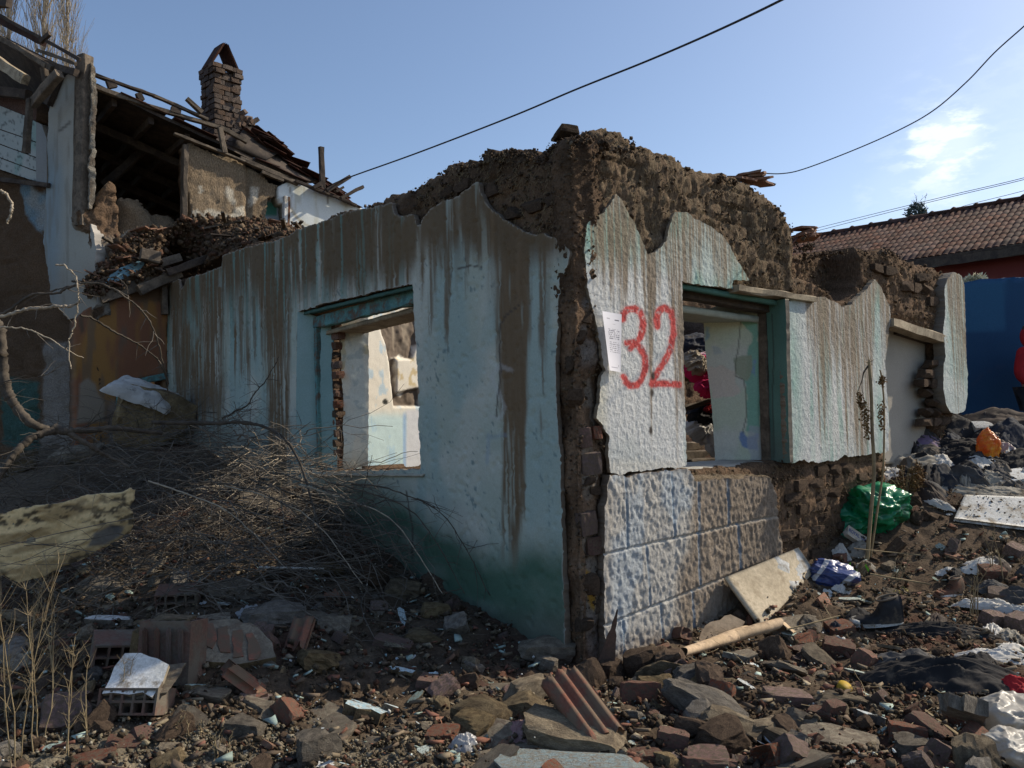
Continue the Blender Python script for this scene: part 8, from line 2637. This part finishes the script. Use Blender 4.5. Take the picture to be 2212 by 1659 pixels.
def zone(x, y):
    return min(MARKS, key=lambda m: (m[0][0] - x) ** 2 + (m[0][1] - y) ** 2)[1]


def scatter(meshes, n, smin, smax, flat, name, look, cat, dens=near, tilt=.5, pw=2.0, sinkf=.2):
    for (x, y) in field(n, dens):
        s = smin * (smax / smin) ** (scat.random() ** pw)
        k = int(scat.integers(len(meshes)))
        o = link(name, meshes[k], scale=(s * scat.uniform(.8, 1.25), s * scat.uniform(.6, .95), s * flat * scat.uniform(.7, 1.3)))
        z = float(gz(x, y) + gfine(x, y))
        t1, t2 = scat.normal(0, tilt), scat.normal(0, tilt)
        lay(o, (x, y, z + s * flat * (.5 - sinkf)), (t1, t2, scat.uniform(0, 6.28)))
        zz = zone(x, y)
        rel = (s - smin) / (smax - smin)
        sz = 'tiny' if rel < .12 else ('small' if rel < .45 else 'larger')
        tl = 'lying level' if abs(t1) + abs(t2) < tilt * .9 else ('tilted' if abs(t1) + abs(t2) < tilt * 2 else 'standing steeply')
        tag(o, look.replace('small ', sz + ' ', 1) if 'small ' in look else sz + ' ' + look, cat)
        o['label'] = o['label'] + ' ' + tl + ' ' + zz
        o['group'] = sz + ' ' + tl + ' ' + cat + 's ' + zz


left_less = lambda x, y: near(x, y) * (.35 if x < -1.2 else 1)
scatter(BRK, 110, .05, .19, .5, 'brick_piece', 'small broken red brick', 'brick fragment', dens=lambda x, y: near(x, y) * (1 if x > -.5 else .25), pw=1.6)
scatter(LUMP, 170, .05, .27, .48, 'mortar_lump', 'small grey brown mortar lump', 'mortar lump', pw=2.4, sinkf=.32)
scatter(SLAB, 90, .08, .34, .18, 'mortar_slab', 'thin broken mortar slab', 'mortar slab', tilt=.35)
scatter(CLOD, 80, .08, .26, .65, 'earth_clod', 'dark crumbly earth clod', 'earth clod', dens=lambda x, y: 1 if abs((np.array([x, y]) - C0) @ PR.n) < .8 or (abs((np.array([x, y]) - C0) @ PL.n) < 1.2) else .35)
scatter(FLK['teal'], 60, .04, .13, .5, 'plaster_flake', 'small mint green plaster flake', 'plaster flake', tilt=.35, sinkf=0)
scatter(FLK['blue'], 40, .03, .11, .5, 'plaster_flake', 'small light blue plaster flake', 'blue plaster flake', tilt=.35, sinkf=0)
scatter(FLK['white'], 70, .02, .10, .4, 'plaster_flake', 'small whitish plaster chip', 'plaster chip', tilt=.5, sinkf=0)
scatter(TS, 70, .07, .17, .18, 'tile_shard', 'thin terracotta shard', 'terracotta shard', tilt=.5)

# chips and gravel: far too many to count, one object
pts = []
for (x, y) in field(9000, lambda x, y: near(x, y)):
    pts.append((x, y, float(0)))
pts = np.array(pts)
pts[:, 2] = gz(pts[:, 0], pts[:, 1]) + gfine(pts[:, 0], pts[:, 1]) + .004
CH_COL = [(.12, .092, .062), (.15, .117, .08), (.10, .075, .05), (.14, .072, .048), (.13, .10, .07), (.22, .19, .14), (.14, .112, .08), (.11, .083, .058), (.085, .06, .042), (.08, .055, .04)]
o = clods('gravel', np.repeat(pts, 2, 0), MT['adobe'], 91, 34000, .005, .034, CH_COL, .02)
tag(o, 'gravel and crumbs of brick, mortar and earth covering the ground', 'gravel', kind='stuff')
o = clods('bright_chips', pts, MT['plaster'], 92, 1300, .004, .018, [(.6, .6, .56), (.5, .55, .52), (.35, .5, .5), (.55, .5, .42), (.4, .33, .2)], .03)
tag(o, 'tiny pale chips of paint, paper and shell strewn over the ground', 'litter', kind='stuff')
fg = np.array([(x, y, float(gz(x, y)) + .006) for (x, y) in [(scat.uniform(-2.6, .1), scat.uniform(3.45, 4.35)) for _ in range(5000)]])
o = clods('pale_gravel', fg, MT['adobe'], 93, 12000, .005, .025, [(.30, .26, .18), (.24, .2, .14), (.36, .33, .26), (.2, .17, .12)], .012)
tag(o, 'pale sandy gravel in the sunlit foreground', 'gravel', kind='stuff')

# flat slivers of render, tile and brick: joined, too many to pick apart
def slivers(name, n, smin, smax, cols, seed):
    r = np.random.default_rng(seed)
    k = r.integers(len(pts), size=n)
    VV, FF, CC = [], [], []
    Fq = np.array([(0, 1, 2, 3), (7, 6, 5, 4), (0, 4, 5, 1), (1, 5, 6, 2), (2, 6, 7, 3), (3, 7, 4, 0)])
    for i in range(n):
        s = smin * (smax / smin) ** (r.random() ** 1.8)
        a = np.sort(r.uniform(0, 6.28, 4)); rr_ = s * r.uniform(.3, .6, 4)
        q = np.stack([np.cos(a) * rr_, np.sin(a) * rr_ * r.uniform(.5, 1), np.zeros(4)], 1)
        t = s * r.uniform(.08, .2)
        V = np.concatenate([q + [0, 0, t / 2], q - [0, 0, t / 2]])
        m = np.array(Euler((r.normal(0, .35), r.normal(0, .35), 0)).to_matrix())
        VV.append(V @ m.T + pts[k[i]] + [0, 0, t + .008]); FF.append(Fq + 8 * i)
        CC.append(np.tile(np.array(cols[r.integers(len(cols))]) * r.uniform(.7, 1.25), (8, 1)))
    return link(name, mesh(name, np.concatenate(VV), np.concatenate(FF), MT['plaster'], False, np.concatenate(CC)))


o = slivers('flat_fragments', 7000, .02, .11, [(.19, .15, .10), (.16, .125, .085), (.13, .10, .07), (.24, .2, .14), (.19, .085, .055), (.15, .07, .05), (.12, .09, .065), (.3, .38, .34), (.11, .08, .055)], 95)
tag(o, 'flat broken fragments of render, tile and brick littering the ground', 'rubble', kind='stuff')

# dirt on the white panel
wpv = np.array([v.co[:] for v in wp.data.vertices])
n2 = len(wpv) // 2
pp = wpv[:n2][(fbm(wpv[:n2, 0] * 7, wpv[:n2, 1] * 7, 0, 3, 6) > .5)]
o = clods('soil_sprinkle', pp + [0, 0, .006], MT['adobe'], 94, 160, .005, .016, EC, .03); o.parent = wp; o['kind'] = 'stuff'

# ------------------------------------------------------------------ twigs, branches and weeds
tw = np.random.default_rng(31)


def twig(p0, dirv, L_, sag, n=9, wob=.05, r0=.0035, curl=.0):
    s = np.linspace(0, 1, n)
    d = np.asarray(dirv, float); d = d / np.linalg.norm(d)
    a = np.cross(d, [0, 0, 1]); a /= np.linalg.norm(a) + 1e-9
    P = np.asarray(p0) + d * (s * L_)[:, None] + a * (curl * L_ * s * s)[:, None]
    P = P + np.cumsum(tw.normal(0, wob * L_ / n, (n, 3)), 0)
    P[:, 2] += -sag * L_ * s * s
    return P, np.linspace(r0, r0 * .35, n)


paths = []
hub = gpt(560, 1080)
for k in range(2500):
    px, py = tw.uniform(-60, 880), tw.uniform(915, 1360)
    c = 1 - ((px - 430) / 520) ** 2 - ((py - 1110) / 240) ** 2
    if tw.random() > .25 + .9 * max(c, 0): continue
    if c < -.25: continue
    p = gpt(px, py)
    if inside_house(p[0], p[1], .1): continue
    hgt = tw.uniform(.0, .78) * max(.2, c) ** .7
    p = p + [0, 0, hgt]
    ang = tw.normal(R(-25), 1.0) if tw.random() < .7 else tw.uniform(0, 6.28)
    L_ = tw.uniform(.25, 1.2)
    P, r_ = twig(p, (math.cos(ang), math.sin(ang) * .9, tw.normal(.12, .3)), L_, tw.uniform(-.1, .55), wob=.2, r0=tw.uniform(.0018, .007), curl=tw.normal(0, .75))
    P[:, 2] = np.maximum(P[:, 2], gz(P[:, 0], P[:, 1]) + .01)
    # keep off the walls
    dd = (P[:, :2] - C0) @ PL.n
    P[:, :2] += PL.n * np.maximum(.06 - dd, 0)[:, None]
    paths.append((P, r_))
    for j in range(tw.integers(0, 5)):
        i = tw.integers(2, 8)
        a2 = ang + tw.normal(0, .8)
        Q, q_ = twig(P[i], (math.cos(a2), math.sin(a2), tw.normal(.2, .4)), L_ * tw.uniform(.2, .5), .1, 5, .12, .002)
        paths.append((Q, q_))
o = tube_obj('brushwood', paths, MT['twig'], 3, smooth=False)
tag(o, 'dense tangle of dry thorny brushwood heaped on the rubble mound', 'brushwood', kind='stuff')


pale = []
for k in range(120):
    p = gpt(tw.uniform(420, 800), tw.uniform(980, 1180))
    p = p + [0, 0, tw.uniform(.15, .6)]
    if inside_house(p[0], p[1], .15): continue
    a = tw.normal(R(-35), .9)
    P, r_ = twig(p, (math.cos(a), math.sin(a), tw.normal(.1, .3)), tw.uniform(.3, .9), tw.uniform(-.1, .5), 10, .15, tw.uniform(.003, .006), tw.normal(0, .6))
    dd = (P[:, :2] - C0) @ PL.n
    P[:, :2] += PL.n * np.maximum(.06 - dd, 0)[:, None]
    pale.append((P, r_))
o = tube_obj('pale_twigs', pale, MT['palebark'], 4, smooth=False)
tag(o, 'pale barked twigs catching the sun in the brushwood', 'brushwood', kind='stuff')


def p3(px, py, Y):
    d = pray(px, py)
    return CAM + d / d[1] * Y


def branch(pts, r0, r1, label, mat='branch', twigs=0, seed=0, name='dead_branch', sides=6, tl=.25):
    r = np.random.default_rng(seed)
    ctrl = np.array([p3(*p) for p in pts])
    S = spline(ctrl, 10 * len(pts))
    S = S + np.cumsum(r.normal(0, .0025, S.shape), 0)
    org = S[0].copy()
    root = empty(name, tuple(org), label, 'branch')
    tube_obj('stem', [(S - org, np.linspace(r0, r1, len(S)) * (1 + .12 * r.normal(size=len(S))))], MT[mat], sides, root)
    if twigs:
        ps = []
        for k in range(twigs):
            i = r.integers(int(len(S) * .15), len(S) - 1)
            t = S[min(i + 1, len(S) - 1)] - S[i - 1]; t /= np.linalg.norm(t)
            d = t * .6 + r.normal(0, .7, 3)
            P, q_ = twig(S[i], d, tl * r.uniform(.3, 1.3), .1, 6, .14, .0035)
            ps.append((P - org, q_))
        tube_obj('side_twigs', ps, MT['twig'], 3, root, False)['kind'] = 'stuff'


def D2(l):      # from the 1.508x zoom of the left part
    return [(x * .3638, 548.6 + y * .3638, Y) for (x, y, Y) in l]


branch(D2([(-60, 380, 6.2), (0, 470, 6.2), (20, 650, 6.2), (40, 800, 6.2), (100, 900, 6.2), (200, 985, 6.2), (330, 1022, 6.3), (480, 1012, 6.4), (700, 992, 6.6), (950, 1005, 6.9)]), .050, .020, 'thickest dead branch sweeping in from the left edge across the brush', twigs=12, seed=1)
branch(D2([(900, 1000, 6.9), (1250, 1012, 7.0), (1500, 1022, 7.0), (1680, 1090, 6.9), (1790, 1250, 6.7), (1870, 1500, 6.4), (1930, 1720, 6.1)]), .020, .006, 'long branch bending down in front of the left window', twigs=26, seed=2)
branch(D2([(330, 1035, 6.3), (250, 1070, 6.2), (150, 1130, 6.1), (60, 1230, 6.0), (-40, 1360, 5.9)]), .032, .022, 'forked limb running down to the left edge from the thick branch', twigs=8, seed=3)
branch(D2([(330, 1030, 6.35), (430, 1070, 6.35), (560, 1150, 6.4), (640, 1190, 6.45), (760, 1260, 6.4)]), .026, .010, 'short fork of the thick branch dropping into the twigs', twigs=10, seed=4)
branch(D2([(-60, 385, 5.2), (60, 350, 5.2), (150, 320, 5.2), (220, 296, 5.2), (300, 285, 5.2), (380, 288, 5.2), (430, 298, 5.2), (478, 262, 5.2)]), .011, .009, 'sunlit pale branch arching in from the left edge, the brightest one', 'palebark', 8, 5, tl=.15)
branch(D2([(-60, 380, 5.6), (60, 322, 5.6), (180, 255, 5.6), (330, 230, 5.6), (420, 185, 5.6), (500, 170, 5.6), (620, 202, 5.6), (720, 258, 5.6), (820, 340, 5.7), (900, 450, 5.8), (950, 600, 5.9), (1000, 780, 6.1)]), .010, .005, 'tall dark arching shoot curving over to the turquoise wall', twigs=8, seed=6, tl=.2)
branch(D2([(300, 222, 5.7), (380, 190, 5.7), (460, 172, 5.7), (560, 150, 5.8), (650, 126, 5.8), (740, 125, 5.8), (790, 180, 5.8), (820, 270, 5.8)]), .006, .003, 'thin dark shoot looping in front of the orange stained wall', twigs=4, seed=7, tl=.12)
branch(D2([(338, 62, 5.3), (390, 74, 5.3), (430, 110, 5.3), (455, 170, 5.3), (460, 240, 5.3), (455, 330, 5.3), (440, 420, 5.3), (428, 520, 5.3), (430, 620, 5.3), (452, 705, 5.3)]), .0065, .004, 'pale hooked shoot standing up before the tall plaster pillar', 'palebark', 4, 8, tl=.12)
branch(D2([(478, 360, 5.6), (560, 392, 5.7), (650, 440, 5.8), (760, 500, 5.9), (850, 560, 6.0), (940, 640, 6.1), (985, 720, 6.2), (1010, 830, 6.3)]), .008, .005, 'dark shoot slanting down to the right before the orange wall', twigs=5, seed=9, tl=.15)
branch(D2([(1320, 975, 7.2), (1400, 930, 7.2), (1470, 880, 7.1), (1530, 800, 7.1), (1600, 710, 7.1), (1680, 580, 7.1)]), .009, .003, 'slender branch reaching up towards the left window', twigs=12, seed=10, tl=.2)
branch(D2([(0, 790, 5.4), (60, 745, 5.4), (200, 740, 5.4), (330, 708, 5.4)]), .005, .002, 'thin twig lying level at the left edge above the thick branch', twigs=5, seed=11, tl=.15)
branch(D2([(-30, 440, 5.4), (50, 430, 5.4), (140, 438, 5.4), (260, 480, 5.4), (370, 550, 5.4), (480, 600, 5.5)]), .006, .003, 'thin shoot sloping across the dark wall at left', 'palebark', 6, 12, tl=.15)
branch([(0, 412, 5.4), (10, 425, 5.4), (17, 450, 5.4), (15, 470, 5.4), (8, 490, 5.4)], .010, .008, 'hooked pinkish twig at the left edge beside the boards', 'palebark', 0, 13)
for k in range(9):
    x0, y0 = 430 + 55 * k, 1060 + 12 * math.sin(k * 2.3)
    branch([(x0 - 110, y0 - 20 + 10 * math.sin(k), 6.4), (x0 - 20, y0 + 5, 6.3), (x0 + 90, y0 + 60, 6.2), (x0 + 190, y0 + 160 + 9 * k, 6.0)], .007, .003, ('first second third fourth fifth sixth seventh eighth ninth'.split()[k] + ' from the left of the loose branches trailing down the brush mound'), 'palebark' if k % 3 == 0 else 'branch', 14, 20 + k, tl=.3)
for o in [o for o in COL if o.get('label', '').endswith('trailing down the brush mound')]:
    o['group'] = 'loose branches on the brush heap'


P_(Sb, 560, 1105, (.50, .3, .07), (8, 6, -8), 'mortar_slab', 'pale slab lying in the sun patch inside the brushwood', 'slab', seed=2, sink=-.10)
P_(Bk, 617, 1135, (.22, .12, .07), (6, 4, -25), 'brick_piece', 'orange red brick lit by the sun patch at the edge of the brushwood', 'brick', seed=1, sink=-.08)
P_(Bk, 640, 1165, (.14, .1, .05), (6, 14, 25), 'brick_piece', 'small red shard just below the sunlit brick by the brushwood', 'brick', seed=2, sink=-.03)
# dry weeds: stalks with thin side shoots
def weed(px, py, h, label, seed, n=3, lean=.1, side=10, heads=False, group=None, thick=.0045):
    r = np.random.default_rng(seed)
    c = gpt(px, py)
    root = empty('dry_weed', tuple(c), label, 'weed', group)
    st, sh, hd = [], [], []
    for k in range(n):
        b = r.normal(0, .03, 3) * [1, 1, 0]
        l = h * r.uniform(.6, 1.0)
        s = np.linspace(0, 1, 8)
        dx, dy = r.normal(lean, .12), r.normal(0, .12)
        P = b + np.stack([dx * l * s ** 1.5, dy * l * s ** 1.5, l * s], 1) + np.cumsum(r.normal(0, .006, (8, 3)), 0)
        st.append((P, np.linspace(thick, thick * .35, 8)))
        for j in range(side):
            i = r.integers(2, 8)
            a = r.uniform(0, 6.28)
            P2, q2 = twig(P[i], (math.cos(a), math.sin(a), r.uniform(.4, 1.4)), l * r.uniform(.08, .28), -.1, 5, .1, thick * .35)
            sh.append((P2, q2))
    tube_obj('stalk', st, MT['stalk'], 5, root)
    tube_obj('side_shoots', sh, MT['stalk'], 3, root, False)['kind'] = 'stuff'
    return root


for i, (px, py, h, sd) in enumerate(((40, 1640, .95, 1), (95, 1610, .80, 2), (150, 1640, .75, 3), (10, 1560, .9, 4), (200, 1600, .45, 5), (120, 1500, .8, 6), (60, 1450, .7, 7), (250, 1560, .4, 8), (30, 1690, 1.1, 9))):
    weed(px, py, h, 'dry yellow branching weed at the lower left, ' + ('second from the left edge', 'fourth from the left edge', 'sixth from the left edge', 'behind those cut by the left edge', 'low one by the broken hollow block', 'fifth from the left edge, set back', 'farthest one, below the foam sheet', 'lowest one, nearest the hollow block', 'nearest one, cut by the bottom edge')[i], 50 + i, 2, .05, 20, group='dry weeds at the lower left', thick=.0034)
weed(470, 1640, .14, 'low dry tuft on the sunlit gravel', 70, 5, .1, 6)
weed(395, 1590, .13, 'curly pale tuft behind the sunlit gravel', 71, 6, .1, 8)
weed(2110, 1330, .38, 'dry golden weed above the right hand cloth strip', 72, 5, .1, 10)
weed(2165, 1250, .45, 'dry golden weed beside the crumpled white wrapping', 73, 4, -.1, 10)
weed(1935, 1255, .22, 'flattened dry straw right of the navy packet', 74, 7, .5, 4)


# two tall broken stems with hanging seed heads
def seeds(anchor, down, n, r_, parent_off, r):
    V, F = [], []
    for k in range(n):
        f = k / n
        c = anchor + np.array([r.normal(0, .008), r.normal(0, .008), -down * f])
        for j in range(3):
            q = c + r.normal(0, r_, 3)
            a = r.normal(size=3); a = a / np.linalg.norm(a) * .012; b = r.normal(size=3); b = b / np.linalg.norm(b) * .010
            i = len(V)
            V += [q - a, q + b, q + a, q - b]; F.append([i, i + 1, i + 2, i + 3])
    return V, F


def stems():
    Y = 6.7
    base = gpt(1873, 1215)
    Y = base[1]
    root = empty('tall_dry_plant', tuple(base), 'two tall bare stems with hanging brown seed heads standing before the wall', 'plant')
    r = np.random.default_rng(5)
    S = spline(np.array([p3(x, y, Y) for x, y in ((1873, 1212), (1880, 1120), (1888, 1020), (1884, 930), (1882, 850), (1877, 782))]), 30)
    T = spline(np.array([p3(x, y, Y + .03) for x, y in ((1880, 1205), (1894, 1110), (1907, 1020), (1910, 930), (1909, 860), (1903, 806), (1900, 800))]), 30)
    tube_obj('stem', [(S - base, np.linspace(.017, .013, 30))], MT['stalk'], 7, root)
    tube_obj('stem', [(T - base, np.linspace(.010, .006, 30))], MT['stalk'], 6, root)
    q = spline(np.array([p3(x, y, Y) for x, y in ((1876, 790), (1866, 805), (1862, 822), (1852, 848))]), 12)
    q2 = spline(np.array([p3(x, y, Y) for x, y in ((1866, 800), (1862, 830), (1864, 850), (1868, 875))]), 12)
    tube_obj('broken_shoot', [(q - base, np.linspace(.009, .002, 12)), (q2 - base, .0025)], MT['branch'], 5, root)
    spl = [(np.array([p3(1877, 783, Y), p3(1877 + dx, 783 + dy, Y)]) - base, np.array([.006, .001])) for dx, dy in ((12, -7), (-10, -2), (0, -14), (9, 6), (5, -12))]
    tube_obj('splintered_top', spl, MT['stalk'], 4, root)
    V, F = [], []
    for (x, y, dn) in ((1858, 848, .14), (1866, 868, .22), (1872, 885, .26), (1903, 872, .22), (1905, 815, .06)):
        a, b = seeds(p3(x, y, Y) - base, dn, 44, .010, 0, r)
        F += [[i + len(V) for i in f] for f in b]; V += a
    link('seed_heads', mesh('seed_heads', np.array(V), F, MT['seed']), root)


stems()
# hanging dried flower heads on the heap
fh = empty('dried_flowers', tuple(gpt(1955, 1085)), 'bunch of drooping golden brown dried flower heads above the green bag', 'dried flowers')
r = np.random.default_rng(8)
V, F, ps = [], [], []
for k in range(9):
    a = k * .7
    p = np.array([.26 * math.cos(a) * r.uniform(.3, 1), .08 * math.sin(a), r.uniform(.18, .36)])
    ps.append((spline(np.array([[0, 0, 0], p * [.5, .5, .95], p]), 8), .003))
    x, y = seeds(p, r.uniform(.14, .24), 60, .016, 0, r)
    F += [[i + len(V) for i in f] for f in y]; V += x
tube_obj('stems', ps, MT['stalk'], 4, fh)
link('flower_heads', mesh('flower_heads', np.array(V), F, MT['seed']), fh)

# straws and sticks scattered at the right
ps = []
for k in range(420):
    x, y = tw.uniform(.6, 6.2), tw.uniform(3.8, 8.4)
    if inside_house(x, y, .1): continue
    z = float(gz(x, y)) + tw.uniform(.02, .07)
    a = tw.uniform(0, 6.28)
    ps.append(twig((x, y, z), (math.cos(a), math.sin(a), tw.normal(0, .15)), tw.uniform(.08, .45), .05, 6, .10, tw.uniform(.0012, .003)))
o = tube_obj('straw_litter', ps, MT['stalk'], 3, smooth=False)
tag(o, 'dry straws and stalk bits strewn over the rubble', 'straw', kind='stuff')
for (a, b, t, lb) in (((1700, 1360, 5.6), (1815, 1330, 5.7), .008, 'curved thin stick standing in the soil left of the brick lumps'),
                      ((1845, 1185, 6.9), (1990, 1215, 7.0), .008, 'long straight stalk lying below the green bag'),
                      ((1775, 1300, 6.2), (1808, 1390, 5.9), .006, 'bent bare stalk rising in front of the soil mound'),
                      ((1880, 1240, 6.6), (2010, 1275, 6.6), .012, 'thick reed lying right of the navy packet'),
                      ((560, 1225, 6.2), (700, 1228, 6.2), .012, 'white painted lath lying under the brush by the wall'),
                      ((1985, 1580, 4.4), (2075, 1655, 4.0), .014, 'reddish lath sloping between the bricks at the lower right')):
    A_, B_ = p3(*a), p3(*b)
    for q in (A_, B_):
        q[2] = max(q[2], float(gz(q[0], q[1])) + .03)
    o = beam('loose_stick', A_, B_, t, t, MT['flake_white'] if 'white' in lb else MT['stalk'], noise=.001)
    tag(o, lb, 'stick')
# splintered board standing against the corner
sp = [p3(1268, 1500, 5.05), p3(1322, 1505, 5.0), p3(1334, 1318, 5.12)]
V = [];
n_ = 14
A_, B_, T_ = sp
for k in range(n_):
    f = k / (n_ - 1)
    wl = A_ * (1 - f) + T_ * f; wr_ = B_ * (1 - f) + T_ * f
    j = rnd.uniform(-.006, .006)
    V += [wl + [j, 0, 0], wr_ + [-j, 0, 0], wr_ + [-j, .02, 0], wl + [j, .02, 0]]
F = []
for k in range(n_ - 1):
    for i in range(4):
        F.append([4 * k + i, 4 * k + (i + 1) % 4, 4 * k + 4 + (i + 1) % 4, 4 * k + 4 + i])
F.append([0, 1, 2, 3])
MT['redwood'] = M('reddish_board', (0.12, 0.065, 0.042), (0.08, 0.05, 0.035), 8, bump=.5)
o = link('splintered_board', mesh('splintered_board', np.array(V), F, MT['redwood']))
tag(o, 'reddish board tapering to a point, standing against the house corner', 'board')
# leaves of a small green plant by the packet
V, F = [], []
gp = gpt(1835, 1262, .03)
r = np.random.default_rng(3)
for k in range(9):
    c = gp + [r.normal(0, .05), r.normal(0, .04), r.uniform(0, .14)]
    a = np.array([r.normal(0, .02), r.normal(0, .01), .035]); b = np.array([.016, r.normal(0, .01), r.normal(0, .006)])
    i = len(V); V += [c - a, c + b, c + a, c - b]; F.append([i, i + 1, i + 2, i + 3])
MT['leaf'] = M('green_leaf', (0.05, 0.16, 0.02), bump=0, grain=0, trans=.3)
root = empty('green_sprig', tuple(gp), 'small bright green sprig beside the navy packet', 'plant')
link('leaf', mesh('leaf', np.array(V) - gp, F, MT['leaf']), root)
# grass tuft like yellow seed litter
root = empty('yellow_blooms', tuple(gpt(1935, 1285)), 'small patch of dried yellow blooms behind the black shoe', 'dried flowers')
V, F = [], []
for k in range(220):
    c = np.array([r.normal(0, .05), r.normal(0, .03), r.uniform(0, .04)])
    a = r.normal(size=3) * .006; b = r.normal(size=3) * .006
    i = len(V); V += [c, c + a, c + a + b, c + b]; F.append([i, i + 1, i + 2, i + 3])
MT['yb'] = M('dry_yellow_bloom', (0.35, 0.3, 0.09), bump=0, grain=0)
link('blooms', mesh('blooms', np.array(V), F, MT['yb']), root)
